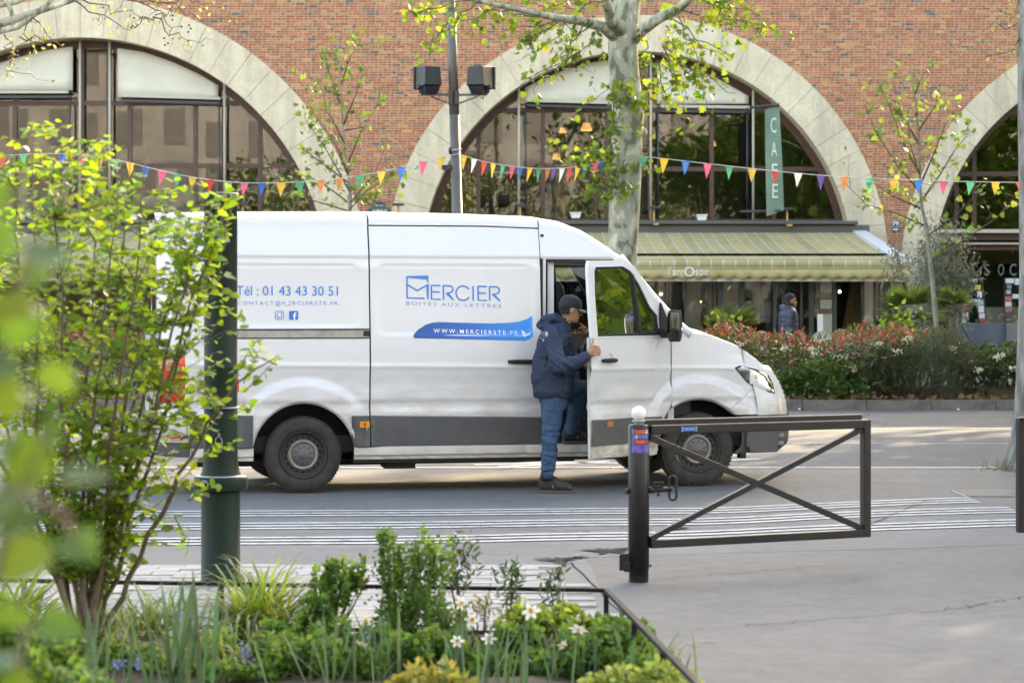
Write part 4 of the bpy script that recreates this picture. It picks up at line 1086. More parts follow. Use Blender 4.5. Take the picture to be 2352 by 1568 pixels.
t = tag(MB().tube([lp(EYE + (685-352)*YL/F) + Vector((math.cos(a)*.09, math.sin(a)*.09, .004*k)) for k, a in enumerate(np.linspace(0, 9, 24))], .008, 6).build('knotted_cord', MATS['string']), 'white cord knotted round the lamp post above the pennants', 'cord')

# ------------------------------------------------------------------ low garden fence round the planted bed
fm = mat('fence_paint', (.012, .013, .016), .75, spec=.2)
t = thing('garden_fence', 'low dark steel rail fence round the planted bed', 'fence', (.468, 12.02, 0))
cor = [Vector((-3.2, 12.52, .27)), Vector((-2.57, 12.44, .27)), Vector((.468, 12.02, .27)), Vector((.705, 9.0, .27)), Vector((.85, 7.2, .27))]
for a, c in zip(cor[:-1], cor[1:]): MB().bar(a, c, .028, .02).build('rail', fm, t, bev=.003)
for p in [cor[2], cor[2].lerp(cor[3], .36), cor[2].lerp(cor[3], .66), cor[3], cor[1].lerp(cor[2], .02), cor[1].lerp(cor[2], .36), cor[1].lerp(cor[2], .68)]:
    MB().box((p.x - .012, p.y - .012, -.02), (p.x + .012, p.y + .012, .262)).build('post', fm, t)
for a, c in ((cor[1], cor[2]), (cor[2], cor[3])):
    a2, c2 = a.copy(), c.copy(); a2.z = c2.z = .05; MB().bar(a2, c2, .012, .02).build('rail', fm, t)
# ------------------------------------------------------------------ delivery van (own frame: x forward, y across away from the tripod, z up)
TH = R(12.5); VX, VY = -1.835, 21.32
van = thing('delivery_van', 'white high roof delivery van lettered in blue, its near front door open', 'van', (VX, VY, 0), TH)
ct, st_ = math.cos(TH), math.sin(TH)
def vuz(x, y, v=0.0):
    """place on the near flank seen at picture point x, y -> (along, height)"""
    k = (x - 1176)/F; x0, y0 = VX - v*st_, VY + v*ct
    u = (k*y0 - x0)/(ct - k*st_); return u, EYE - (y - 685)*(y0 + u*st_)/F
def vworld(u, v, z): return Vector((VX + u*ct - v*st_, VY + u*st_ + v*ct, z))
def part(b, name, m, par=None, bev=0, **k): return b.build(name, m, par or van, local=True, bev=bev, **k)

def paint_mat(name, base, zlo, zhi, dirt, amount, rough=.28):
    m = bpy.data.materials.new(name); m.use_nodes = True; MATS[name] = m
    nt = m.node_tree; N, L = nt.nodes, nt.links; b = N['Principled BSDF']
    b.inputs['Roughness'].default_value = rough; b.inputs['Coat Weight'].default_value = .35; b.inputs['Coat Roughness'].default_value = .08
    tc = N.new('ShaderNodeTexCoord'); sx = N.new('ShaderNodeSeparateXYZ'); L.new(tc.outputs['Object'], sx.inputs[0])
    mr = N.new('ShaderNodeMapRange'); mr.inputs['From Min'].default_value = zhi; mr.inputs['From Max'].default_value = zlo; L.new(sx.outputs[2], mr.inputs[0])
    nz = N.new('ShaderNodeTexNoise'); nz.inputs['Scale'].default_value = 5; nz.inputs['Detail'].default_value = 9; nz.inputs['Roughness'].default_value = .7
    mp = N.new('ShaderNodeMapping'); mp.inputs['Scale'].default_value = (.5, 1, 1.6); L.new(tc.outputs['Object'], mp.inputs[0]); L.new(mp.outputs[0], nz.inputs['Vector'])
    rp = N.new('ShaderNodeMapRange'); rp.inputs['From Min'].default_value = .36; rp.inputs['From Max'].default_value = .72; L.new(nz.outputs[0], rp.inputs[0])
    pw = N.new('ShaderNodeMath'); pw.operation = 'POWER'; pw.inputs[1].default_value = 1.6; L.new(mr.outputs[0], pw.inputs[0])
    mu = N.new('ShaderNodeMath'); mu.operation = 'MULTIPLY'; L.new(pw.outputs[0], mu.inputs[0]); L.new(rp.outputs[0], mu.inputs[1])
    ad = N.new('ShaderNodeMath'); ad.operation = 'MULTIPLY_ADD'; ad.inputs[1].default_value = amount; ad.inputs[2].default_value = .02; ad.use_clamp = True; L.new(mu.outputs[0], ad.inputs[0])
    mx = N.new('ShaderNodeMix'); mx.data_type = 'RGBA'; mx.inputs[6].default_value = (*base, 1); mx.inputs[7].default_value = (*dirt, 1); L.new(ad.outputs[0], mx.inputs[0])
    L.new(mx.outputs[2], b.inputs['Base Color'])
    ra = N.new('ShaderNodeMath'); ra.operation = 'MULTIPLY_ADD'; ra.inputs[1].default_value = .5; ra.inputs[2].default_value = rough; L.new(ad.outputs[0], ra.inputs[0]); L.new(ra.outputs[0], b.inputs['Roughness'])
    n2 = N.new('ShaderNodeTexNoise'); n2.inputs['Scale'].default_value = 1.7; n2.inputs['Detail'].default_value = 2; L.new(tc.outputs['Object'], n2.inputs['Vector'])
    bp = N.new('ShaderNodeBump'); bp.inputs['Strength'].default_value = .25; bp.inputs['Distance'].default_value = .02; L.new(n2.outputs[0], bp.inputs['Height']); L.new(bp.outputs[0], b.inputs['Normal'])
    return m
white_m = paint_mat('van_white', (.66, .67, .69), .3, 1.3, (.33, .27, .19), 1.7)
sill_m = paint_mat('van_sill', (.58, .57, .55), .1, .62, (.2, .16, .12), 1.3, .5)
trim_m = mat('grey_plastic_trim', (.055, .058, .064), .55, (.075, .077, .08), 6, 6, bump=.1, bscale=200)
blk = mat('black_rubber', (.012, .012, .013), .7)
dark_in = mat('cab_dark', (.018, .018, .02), .75, (.025, .025, .028), 5, 3)
tyre_m = mat('tyre', (.022, .021, .02), .85, (.045, .04, .035), 9, 6, bump=.3, bscale=60)
steelrim = mat('rim_grey', (.2, .18, .16), .5, (.3, .265, .23), 7, 6, metal=.4)
rimblack = mat('rim_dark', (.03, .028, .027), .6)
cap_m = mat('hub_cap', (.11, .105, .105), .5, (.085, .08, .08), 9, 5)
vglass = glass_mat('van_glass', (.62, .72, .64), .10)

def sst(e0, e1, x):
    t = min(1, max(0, (x - e0)/(e1 - e0))) if e1 != e0 else float(x > e0); return t*t*(3 - 2*t)
RW, FW, WZ, AR = 0.0, 3.63, .338, .452
def crease_z(u): return 1.105 - .012*(u - .8)
def rbox(u, z, u0, u1, z0, z1, r, soft):
    """1 inside a rounded rectangle"""
    dx = max(u0 + r - u, 0, u - (u1 - r)); dz = max(z0 + r - z, 0, z - (z1 - r)); d = math.hypot(dx, dz) - r
    if dx == 0 and dz == 0: d = -min(u - u0, u1 - u, z - z0, z1 - z)
    return 1 - sst(-soft/2, soft/2, d)
def side(u, z, rec=None):
    v = .055*sst(1.2, 2.05, z) + .09*sst(2.0, 2.42, z)
    zc = crease_z(u)
    v += .016*(1 - sst(zc - .16, zc, z))*sst(zc + .001, zc - .012, z) if z < zc else 0
    v -= .010*math.exp(-((z - zc - .012)/.02)**2)
    v += .012*sst(2.10, 2.075, z)*sst(1.98, 2.05, z)                # double groove under the roof
    v += .014*sst(.83, .78, z)*sst(.70, .76, z)
    for wu in (RW, FW):
        rr = math.hypot(u - wu, z - WZ)
        if rr < .8:
            v -= .040*(1 - sst(.60, .70, rr))*sst(.44, .475, rr)
    if rec: v += .013*rbox(u, z, *rec, .07, .03)
    return v
def arch_low(u, base, r=AR):
    z = base
    for wu in (RW, FW):
        d = abs(u - wu)
        if d < r: z = max(z, WZ + math.sqrt(r*r - d*d))
    return z
def stations(u0, u1, du=.03):
    us = set(np.linspace(u0, u1, max(2, int((u1 - u0)/du) + 1)).round(5))
    for wu in (RW, FW):
        for k in range(0, 31):
            x = wu + AR*math.cos(math.pi*k/30)
            if u0 < x < u1: us.add(round(x, 5))
        for s_ in (-1, 1):
            for e in (1e-4, -1e-4):
                x = wu + s_*(AR + e)
                if u0 < x < u1: us.add(round(x, 6))
    return sorted(us)
def skin(us, lo, hi, vf, nz=150, mirror=False):
    b = MB(); P = []
    for u in us:
        a, c = lo(u), hi(u)
        for j in range(nz + 1):
            z = a + (c - a)*j/nz; v = vf(u, z); P.append((u, 2.02 - v if mirror else v, z))
    b.add(P, [(i*(nz+1)+j, (i+1)*(nz+1)+j, (i+1)*(nz+1)+j+1, i*(nz+1)+j+1) for i in range(len(us)-1) for j in range(nz)], True)
    return b
def edge_strip(b, pts, w=.03):
    """turn a panel edge inwards"""
    n = len(pts); P = list(pts) + [(p[0], p[1] + w, p[2]) for p in pts]
    b.add(P, [(i, i+1, n+i+1, n+i) for i in range(n-1)], True)

# roof line heights of the near edge
RU = [-1.4, -.59, .59, 1.5, 2.137, 2.379, 2.582, 2.785, 2.95, 3.1]
RH = [2.44, 2.457, 2.468, 2.455, 2.434, 2.396, 2.319, 2.19, 2.075, 1.95]
def roof_h(u): return float(np.interp(u, RU, RH))
def zb_(u): return min(2.375, roof_h(u) - .075)
SILL_Z = .415
# rear flank panel, sliding door, cab side above the door
rec1 = (-.86, .50, 1.475, 2.02); rec2 = (.66, 2.075, 1.40, 2.02)
b = skin(stations(-.98, .585), lambda u: arch_low(u, SILL_Z), zb_, lambda u, z: side(u, z, rec1))
part(b, 'rear_flank', white_m, fix=False)
b = skin(stations(.598, 2.150), lambda u: arch_low(u, SILL_Z), lambda u: zb_(u) - .012, lambda u, z: side(u, z, rec2) - .003)
sd = part(b, 'sliding_door', white_m, fix=False)
part(skin([2.158 + .02*k for k in range(41)], lambda u: 2.075, zb_, lambda u, z: side(u, z), 40), 'cab_roof_side', white_m, fix=False)
# dark gaps round the sliding door
b = MB()
for u in (.5915, 2.154):
    for k in range(40):
        z0, z1 = SILL_Z + (2.37 - SILL_Z)*k/40, SILL_Z + (2.37 - SILL_Z)*(k+1)/40
        b.add([(u - .007, side(u, z0) + .012, z0), (u + .007, side(u, z0) + .012, z0), (u + .007, side(u, z1) + .012, z1), (u - .007, side(u, z1) + .012, z1)], [(0, 1, 2, 3)])
b.bar((.60, side(1, 2.37) + .004, 2.368), (2.15, side(1, 2.35) + .004, 2.352), .012, .016); part(b, 'door_gap', blk)
# roof
b = MB(); us = list(np.linspace(-1.27, 2.95, 90)); n = 28; P = []
for u in us:
    zb, h = zb_(u), roof_h(u) + .045
    v0 = side(u, zb)
    if u < -.98: v0 = v0 + .24*(1 - math.sqrt(max(0, 1 - ((-.98 - u)/.29)**2)))
    for j in range(n + 1):
        a = math.pi*j/n; e = .5
        cc = math.copysign(abs(math.cos(a))**e, math.cos(a)); ss = abs(math.sin(a))**.62
        P.append((u, 1.01 - (1.01 - v0)*cc, zb + (h - zb)*ss))
b.add(P, [(i*(n+1)+j, i*(n+1)+j+1, (i+1)*(n+1)+j+1, (i+1)*(n+1)+j) for i in range(len(us)-1) for j in range(n)], True)
rf = part(b, 'roof', white_m, fix=False)
b = MB()
for u, u2 in ((.586, .598), (2.15, 2.16)):
    Q = []
    for j in range(8):
        a = math.pi*j/28; zb, h = zb_(u), roof_h(u) + .045; v0 = side(u, zb)
        y = 1.01 - (1.01 - v0)*abs(math.cos(a))**.5; z = zb + (h - zb)*abs(math.sin(a))**.62 + .001
        Q += [(u, y - .002, z), (u2, y - .002, z)]
    b.add(Q, [(2*j, 2*j+1, 2*j+3, 2*j+2) for j in range(7)])
part(b, 'roof_seam', blk, rf)
# rear corners and rear doors
def corner_v(a): return -.98 - .29*math.sin(a), .24*(1 - math.cos(a))
for mir in (0, 1):
    b = MB()
    def cp(s_, t):
        a = s_*math.pi/2; u, dv = corner_v(a); z = .46 + (2.375 - .46)*t; v = side(-.98, z) + dv; return (u, 2.02 - v if mir else v, z)
    b.grid(cp, 10, 60); part(b, 'rear_corner', white_m)
b = MB(); b.grid(lambda s_, t: (-1.27 - .02*math.sin(math.pi*s_), .30 + 1.42*s_, .5 + 1.9*t), 20, 30); part(b, 'rear_doors', white_m)
b = MB(); b.box((-1.30, .4, 1.5), (-1.285, .95, 2.1)); b.box((-1.30, 1.07, 1.5), (-1.285, 1.62, 2.1)); part(b, 'rear_window', mat('tinted_rear', (.02, .025, .025), .1))
b = MB()
for k in range(14):
    b.m = k % 2; z = .62 + k*.085; b.add([(-1.305, .33, z), (-1.305, .41, z + .03), (-1.305, .41, z + .115), (-1.305, .33, z + .085)], [(0, 1, 2, 3)])
part(b, 'hazard_stripe', [mat('stripe_red', (.62, .04, .02), .4), mat('stripe_white', (.75, .75, .72), .4)])
red_l = mat('tail_red', (.5, .012, .008), .15, (.62, .05, .02), 22, 2, coat=.6, ramp=(.45, .55))
for mir in (0, 1):
    b = MB()
    def tl(s_, t):
        a = R(12) + R(66)*s_; u, dv = corner_v(a); z = .80 + .42*t; o = .022*(math.sin(math.pi*s_)*math.sin(math.pi*t))**.3
        v = side(-.98, z) + dv; u -= o*math.sin(a); v -= o*math.cos(a); return (u, 2.02 - v if mir else v, z)
    b.grid(tl, 10, 14); part(b, 'tail_light', red_l)
b = MB(); P = []
b.grid(lambda s_, t: (lambda a, r_: (-.9 - (.42 + .05*math.sin(math.pi*t))*math.sin(a)**.7 if a < 1.58 else 0, .02 + .98*(1 - math.cos(a)) if a < 1.58 else 1, .33 + .24*t))(s_*math.pi/2, 0), 18, 8)
b.box((-1.36, .9, .33), (-1.25, 1.98, .57)); b.box((-1.40, .3, .56), (-1.28, 1.75, .585)); part(b, 'rear_bumper', trim_m)
part(MB().box((-1.2, .03, .5), (-1.05, .06, .53)), 'reflector', red_l)
# far flank, seen only through the cab
b = skin(stations(-.98, 2.2, .06), lambda u: arch_low(u, SILL_Z), zb_, lambda u, z: side(u, z), 30, mirror=True); part(b, 'far_flank', white_m, fix=False)
b = skin(stations(2.2, 3.36, .06), lambda u: arch_low(u, SILL_Z), lambda u: 1.37, lambda u, z: side(u, z), 20, mirror=True); fd = part(b, 'far_door', white_m, fix=False)
b = MB(); b.add([(2.26, 1.985, 1.37), (3.3, 2.0, 1.37), (2.98, 1.95, 1.98), (2.75, 1.94, 2.06), (2.26, 1.94, 2.06)], [(0, 1, 2, 3, 4)]); part(b, 'window', vglass, fd, fix=False)
b = MB(); b.bar((2.75, 1.96, 1.37), (2.72, 1.93, 2.07), .03, .04, (1, 0, 0)); b.bar((3.33, 1.98, 1.36), (2.93, 1.93, 2.03), .05, .06, (0, 1, 0)); b.bar((2.2, 1.93, 2.09), (2.95, 1.93, 2.07), .06, .06); b.box((2.19, 1.92, 1.37), (2.26, 1.99, 2.08)); part(b, 'frame', dark_in, fd)

# dark rubbing strip and white sill
def strip(u0, u1, zt0, zt1, name='rub_strip', lo=.405, out=.016):
    b = MB(); us = stations(u0, u1, .05); P = []
    for u in us:
        zt = zt0 + (zt1 - zt0)*(u - u0)/(u1 - u0); zl = arch_low(u, lo, AR - .002)
        for (o, z) in ((.02, zl), (-out, zl + .008), (-out, zt - .012), (-out*.4, zt), (.02, zt)):
            z = max(z, zl) if z < zt else z
            P.append((u, side(u, max(z, .42)) + o, min(max(z, zl), max(zt, zl))))
    b.add(P, [(i*5+j, (i+1)*5+j, (i+1)*5+j+1, i*5+j+1) for i in range(len(us)-1) for j in range(4)], False)
    return part(b, name, trim_m)
strip(-1.0, -AR, .70, .694); strip(AR*.93, .583, .683, .681); strip(.60, 2.149, .68, .652)
for (a, c) in ((-1.0, -.445), (.445, 2.15), (2.158, 3.21)):
    b = MB(); n = 24; P = []
    for i in range(n + 1):
        u = a + (c - a)*i/n; w = .004*math.sin(u*23) + .003*math.sin(u*51)
        P += [(u, .02, .41), (u, -.012 + w, .40), (u, -.014 + w, .335), (u, .0 + w, .318), (u, .005, .293), (u, .08, .288)]
    b.add(P, [(i*6+j, (i+1)*6+j, (i+1)*6+j+1, i*6+j+1) for i in range(n) for j in range(5)], False)
    part(b, 'sill', sill_m)
b = MB(); b.box((.45, .03, .262), (3.2, .12, .289)); part(b, 'sill_seam', blk)
# sliding door rail
zr0, zr1 = vuz(700, 775)[1], vuz(700, 758)[1]
b = MB(); b.box((-.9, side(0, 1.4) - .006, zr0), (.585, side(0, 1.4) + .02, zr1)); part(b, 'door_rail', mat('rail_grey', (.42, .41, .40), .4, (.3, .29, .28), 9, 4, metal=.3))
b = MB(); b.box((-.9, side(0, 1.4) - .012, zr1), (.585, side(0, 1.4) + .01, zr1 + .012)); b.box((-.9, side(0, 1.4) - .0075, zr0 - .010), (.585, side(0, 1.4) + .01, zr0)); b.box((.53, side(0, 1.4) - .0085, zr0 + .008), (.586, side(0, 1.4) + .01, zr1 - .008)); part(b, 'rail_slot', blk)

# handles: body-colour cup and dark pull
def handle(uc, zc, par, cup_m, w=.115, T=None, vv=None):
    v = side(uc, zc) if vv is None else vv
    T = T or Matrix.Identity(4)
    b = MB(); b.grid(lambda s_, t: T @ Vector((uc + .06*math.cos(math.pi*t)*(1 - .25*s_), v + .012 - .018*math.sin(math.pi*s_*.5), zc + .005 + .062*math.sin(math.pi*t)*(1 - .15*s_))), 4, 12)
    h = part(b, 'handle_cup', mat('cup_grey', (.5, .5, .52), .4), par)
    b = MB(); pts = []
    for k in range(13):
        a = -1 + 2*k/12; pts.append(T @ Vector((uc + a*w, v - .028 + .02*abs(a)**4, zc - .012)))
    b.tube(pts, [.014 + .006*(1 - abs(-1 + 2*k/12)**3) for k in range(13)], 10); part(b, 'handle', blk, par)
hu, hz = vuz(1198, 827); handle(hu, hz, sd, None, .125)

# nose: fenders, bonnet, front, bumper
EU = [3.36, 3.53, 3.69, 4.024, 4.192, 4.326, 4.40, 4.47]; EH = [1.42, 1.405, 1.395, 1.275, 1.165, 1.055, .97, .9]
NP = 4.6
def nose_u(z): return float(np.interp(z, [.25, .33, .40, .55, .66, .80, .94, 1.06, 1.2], [4.54, 4.60, 4.635, 4.64, 4.64, 4.62, 4.56, 4.48, 4.36]))
def plan_v(u, z):
    f = min(.9999, max(0, (u - 3.36)/(nose_u(z) - 3.36))); return (1 - (1 - f**NP)**(1/NP))*1.0
def fend(u, z): return plan_v(u, z) + side(u, z)*sst(4.45, 4.1, u) 
def plan_u(v, z):
    w = abs(v - 1.01)/1.01; return 3.36 + (nose_u(z) - 3.36)*(max(0, 1 - w**NP))**(1/NP)
def bonnet_edge(u): return float(np.interp(u, EU, EH))
fu = stations(3.372, 4.30)
for mir in (False, True):
    b = skin(fu, lambda u: arch_low(u, .655) if u < FW else arch_low(u, .655), bonnet_edge, fend, 110, mirror=mir)
    part(b, 'front_wing', white_m, fix=False)
b = MB()   # front face above the bumper
VV = [.035 + (1.985 - .035)*k/60 for k in range(61)]; P = []; nz = 24
for v in VV:
    for j in range(nz + 1):
        z = .60 + (1.06 - .60)*j/nz; P.append((plan_u(v, z) if v > .036 and v < 1.984 else plan_u(v, z), v, z))
b.add(P, [(i*(nz+1)+j, i*(nz+1)+j+1, (i+1)*(nz+1)+j+1, (i+1)*(nz+1)+j) for i in range(60) for j in range(nz)], True); part(b, 'front_panel', white_m)
b = MB()   # bonnet
def bon(s_, t):
    u = 3.50 + (4.44 - 3.50)*s_; v = .03 + 1.96*t; w = abs(v - 1.01)/.98
    u2 = 3.50 + (plan_u(v, 1.06) - .02 - 3.50)*s_ if s_ > 0 else 3.50
    u2 = 3.46 + .16*(1 - w*w) + (plan_u(v, 1.05) - 3.46 - .16*(1 - w*w))*s_
    h = bonnet_edge(min(u2, 4.326)) + .055*(1 - w**4)*(1 - .3*s_); h = max(h, 1.05)
    return (u2, v + .0*w, h if s_ < 1 else 1.052)
b.grid(bon, 30, 30); part(b, 'bonnet', white_m)
# bumper in grey plastic
b = MB(); P = []; nz = 16
VB = [.012 + (2.0 - .012)*k/70 for k in range(71)]
def bump_u(v, z): 
    w = abs(v - 1.01)/1.01; return 3.36 + (nose_u(z) - 3.36 + .018)*(max(0, 1 - w**NP))**(1/NP)
for v in VB:
    for j in range(nz + 1): z = .30 + (.645 - .30)*j/nz; P.append((bump_u(v, z) - (.05*(1-j/3) if j < 3 else 0), v - .0, z))
b.add(P, [(i*(nz+1)+j, i*(nz+1)+j+1, (i+1)*(nz+1)+j+1, (i+1)*(nz+1)+j) for i in range(70) for j in range(nz)], True)
us_ = [FW + AR*math.cos(R(2)) + k*.02 for k in range(18)]
for mir in (0, 1):
    P = []
    for u in us_:
        zl = max(.30 + .06*(u < 4.12), arch_low(u, .30))
        for j in range(nz + 1): z = zl + (.648 - zl)*j/nz; v = fend(u, max(z, .45)) - .014; P.append((u, 2.02 - v if mir else v, z))
    b.add(P, [(i*(nz+1)+j, (i+1)*(nz+1)+j, (i+1)*(nz+1)+j+1, i*(nz+1)+j+1) for i in range(len(us_)-1) for j in range(nz)], True)
bp_ = part(b, 'front_bumper', trim_m)
b = MB(); 
for k in range(3): b.box((4.30, .12, .36 + k*.07), (4.49, .35, .40 + k*.07))
part(b, 'fog_grille', mat('grille_grey', (.2, .2, .2), .5), bp_, bev=.008)
b = MB()
for k in range(6):
    z = .80 + k*.045; b.bar((plan_u(.28, z) + .008, .28, z), (plan_u(.28, z) + .05, .6, z), .02, .022)
    b.bar((plan_u(.6, z) + .01, .6, z), (plan_u(1.42, z) + .01, 1.42, z), .02, .022)
part(b, 'grille', mat('grille_black', (.02, .02, .022), .4))
# headlights
for mir in (0, 1):
    q = [vuz(1689, 845), vuz(1702, 840), vuz(1740, 848), vuz(1775, 862), vuz(1784, 880), vuz(1788, 903), vuz(1768, 900), vuz(1738, 890), vuz(1718, 877)]
    q = [(a - .0, c) for a, c in q]
    P = []
    for u, z in q: P.append((u, z))
    # fan over the outline with the lens pushed slightly proud
    cu_, cz2 = sum(p[0] for p in P)/len(P), sum(p[1] for p in P)/len(P)
    def hp(s_, t, off):
        k = t*len(P); i = int(k) % len(P); f = k - int(k); p, p2 = P[i], P[(i+1) % len(P)]
        u = cu_ + (p[0] + (p2[0]-p[0])*f - cu_)*s_; z = cz2 + (p[1] + (p2[1]-p[1])*f - cz2)*s_
        v = fend(min(u, 4.44), z) - off*(1 - s_**6); return (u + .0, 2.02 - v if mir else v, z)
    b = MB(); b.grid(lambda s_, t: hp(s_*.93, t, .004), 8, 36); hl = part(b, 'headlight', mat('lamp_inside', (.42, .42, .40), .25, (.12, .12, .115), 14, 3, metal=.5, ramp=(.4, .6)))
    b = MB(); b.grid(lambda s_, t: hp(s_, t, .02), 8, 36); part(b, 'lens', glass_mat('lens_glass', (.93, .94, .92), .04), hl, fix=False)
    b = MB(); b.grid(lambda s_, t: (lambda p: (p[0], p[1] + (.004 if mir else -.004), p[2]))(hp(.94 + .09*s_, t, .0)), 1, 36); part(b, 'rim', blk, hl)
    b = MB()
    for (x, y, w, h) in ((1731, 868, .05, .11), (1748, 872, .035, .10)):
        u, z = vuz(x, y); v = fend(u, z) - .0085; v = 2.02 - v if mir else v; b.box((u - w/2, v - .002, z - h/2), (u + w/2, v + .002, z + h/2))
    part(b, 'light_guide', mat('lamp_white', (.85, .85, .85), .2), hl, bev=.001)
# seam between wing and bumper
b = MB(); pa, pb = vuz(1737, 889), vuz(1670, 945)
P = [(pa[0] + (pb[0]-pa[0])*k/8, pa[1] + (pb[1]-pa[1])*k/8) for k in range(9)]; b.tube([(u, fend(u, z) - .0, z) for u, z in P], .003, 4); part(b, 'wing_seam', mat('seam', (.25, .25, .25), .8))
# windscreen, pillars, dash
def ws(s_, t):   # s across, t up
    w = (s_ - .5)*2; ub = 3.62 - .16*w*w; ut = 2.88 - .10*w*w; u = ub + (ut - ub)*t + .03*math.sin(math.pi*t); return (u, 1.01 + w*(.95 - .08*t), 1.43 + (2.10 + .08*(1 - w*w) - 1.43)*t)
b = MB(); b.grid(ws, 16, 12); part(b, 'windscreen', vglass, fix=False)
for mir in (0, 1):
    b = MB(); P = []
    for k in range(13):
        f = k/12; u = np.interp(f, [0, .25, .55, .8, 1], [3.555, 3.42, 3.20, 3.02, 2.90]); z = np.interp(f, [0, .25, .55, .8, 1], [1.385, 1.50, 1.74, 1.96, 2.10]); v = .02 + .08*f; P.append((u, 2.02 - v if mir else v, z))
    b.tube(P, .042, 10, flat=1.0); part(b, 'pillar', white_m)
b = MB(); b.bar((3.52, .1, 1.40), (3.52, 1.92, 1.40), .14, .03); part(b, 'cowl', blk)
b = MB(); b.prism([(3.55, 1.40), (3.05, 1.33), (2.95, 1.22), (2.98, .95), (3.15, .62), (3.6, .62)], .12, 1.9); part(b, 'dashboard', dark_in, bev=.02)
b = MB(); b.box((2.17, .10, .46), (3.5, 1.92, .52)); b.box((2.17, .12, .5), (2.2, 1.93, 2.3)); b.box((2.25, .06, .40), (3.3, .5, .44)); part(b, 'cab_floor', dark_in)
b = MB()
for (v0, v1) in ((.22, .62), (.66, 1.0), (1.2, 1.66)):
    b.box((2.26, v0, .82), (2.72, v1, .96)); b.box((2.22, v0, .92), (2.36, v1, 1.55)); b.box((2.23, v0 + .08, 1.57), (2.33, v1 - .08, 1.78)); b.box((2.3, v0 + .04, .5), (2.66, v1 - .04, .82))
part(b, 'seat', mat('seat_cloth', (.03, .031, .034), .9, (.045, .045, .05), 40, 3), bev=.03)
su, sz = 2.985, 1.30
Mw = Matrix.Translation((su, 1.42, sz)) @ Matrix.Rotation(R(-62), 4, 'Y')
b = MB(); b.tube([Mw @ Vector((.19*math.cos(a), .19*math.sin(a), 0)) for a in np.linspace(0, 2*math.pi + .2, 34)], .015, 8, caps=False); b.bar(Mw @ Vector((0, -.18, -.01)), Mw @ Vector((0, .18, -.01)), .03, .05); b.ball(Mw @ Vector((0, 0, -.02)), .06, 10, 6)
part(b, 'steering_wheel', mat('wheel_grey', (.09, .11, .12), .35))
b = MB(); b.box((2.17, .16, 2.02), (3.0, 1.88, 2.05)); part(b, 'headliner', mat('liner', (.3, .29, .27), .9))
b = MB(); b.bar((3.35, .35, 1.47), (3.35, .35, 1.62), .05, .05, (1, 0, 0)); b.box((3.32, .42, 1.40), (3.42, .6, 1.55)); part(b, 'things_on_dash', mat('dash_clutter', (.07, .2, .3), .5))
b = MB(); b.lathe([(.001, 1.40), (.03, 1.40), (.032, 1.49), (.012, 1.53), (.012, 1.55), (.001, 1.55)], (3.30, .32, 0), 10); part(b, 'red_bottle', mat('bottle_red', (.5, .02, .02), .3))

# B pillar, door frame opening
b = MB(); b.box((2.158, .05, .42), (2.176, .16, 2.08)); b.box((2.205, .07, .5), (2.225, .18, 2.06)); part(b, 'door_seal', blk)
b = MB(); b.box((2.176, .06, .42), (2.205, .14, 2.075)); b.box((2.17, .09, .36), (2.30, .2, .5)); b.box((2.225, .10, .5), (2.29, .2, 2.06)); part(b, 'pillar', white_m)
b = MB(); b.bar((2.2, .075, 2.06), (2.92, .085, 2.05), .03, .03); b.tube([(2.92, .085, 2.05), (3.1, .07, 1.85), (3.34, .05, 1.5), (3.36, .05, 1.3), (3.36, .05, .85)], .02, 8); part(b, 'door_seal', blk)
b = MB(); b.box((3.345, .03, .5), (3.40, .2, 1.4)); part(b, 'pillar', white_m)
b = MB(); P = []
b.grid(lambda s_, t: (2.28 + .40*s_ + .0*t, .05 + .22*t, .415 - .06*math.sin(math.pi*min(1, s_*1.0))*(1-t)), 8, 3); b.box((2.25, .03, .33), (3.25, .40, .352)); part(b, 'step', sill_m)
b = MB(); b.box((2.22, .38, .35), (3.25, .41, .62)); b.box((2.3, .05, .60), (3.3, .12, .62)); part(b, 'step_wall', dark_in)

# open front door, hinged at its leading edge
HU, HV = 3.36, -.005
def door_edge_x(phi, d):
    p = vworld(HU - d*math.cos(phi), HV - d*math.sin(phi), 1.0); return 1176 + F*p.x/p.y
lo_, hi_ = 0.0, R(89)
DW = 1.165
for _ in range(50):
    mid = (lo_ + hi_)/2
    if door_edge_x(mid, DW) < 1361: lo_ = mid
    else: hi_ = mid
PHI = (lo_ + hi_)/2
MD = Matrix.Translation((HU, HV, 0)) @ Matrix.Rotation(PHI, 4, 'Z')     # door frame: x = -distance from hinge, y inwards
door = bpy.data.objects.new('front_door', None); C.objects.link(door); door.parent = van; door.location = (HU, HV, 0); door.rotation_euler = (0, 0, PHI)
door['label'] = 'front passenger door standing open, its skin scraped near the sill'
def dpart(b, name, m, par=None, bev=0, **k): return b.build(name, m, par or door, local=True, bev=bev, **k)
def dside(d, z): return side(3.36 - d, z)
def dlow(d): # lower edge follows the wheel arch near the hinge
    u = 3.36 - d; z = .315
    dd = abs(u - FW)
    if dd < .50: z = max(z, WZ + math.sqrt(max(0, .50**2 - dd*dd)))
    return z
b = MB(); ds = list(np.linspace(0, DW, 48)); nz = 110; P = []
for d in ds:
    a = dlow(d); edge = sst(DW - .03, DW, d)*.02
    for j in range(nz + 1):
        z = a + (1.375 - a)*j/nz
        dent = .014*math.exp(-((d - DW + .06)/.10)**2 - ((z - .80)/.10)**2) + .006*math.sin(d*9 + z*13)*sst(1.0, .8, z)*sst(.3, .7, d)
        P.append((-d, dside(d, z) + edge + dent, z))
b.add(P, [(i*(nz+1)+j, (i+1)*(nz+1)+j, (i+1)*(nz+1)+j+1, i*(nz+1)+j+1) for i in range(len(ds)-1) for j in range(nz)], True)
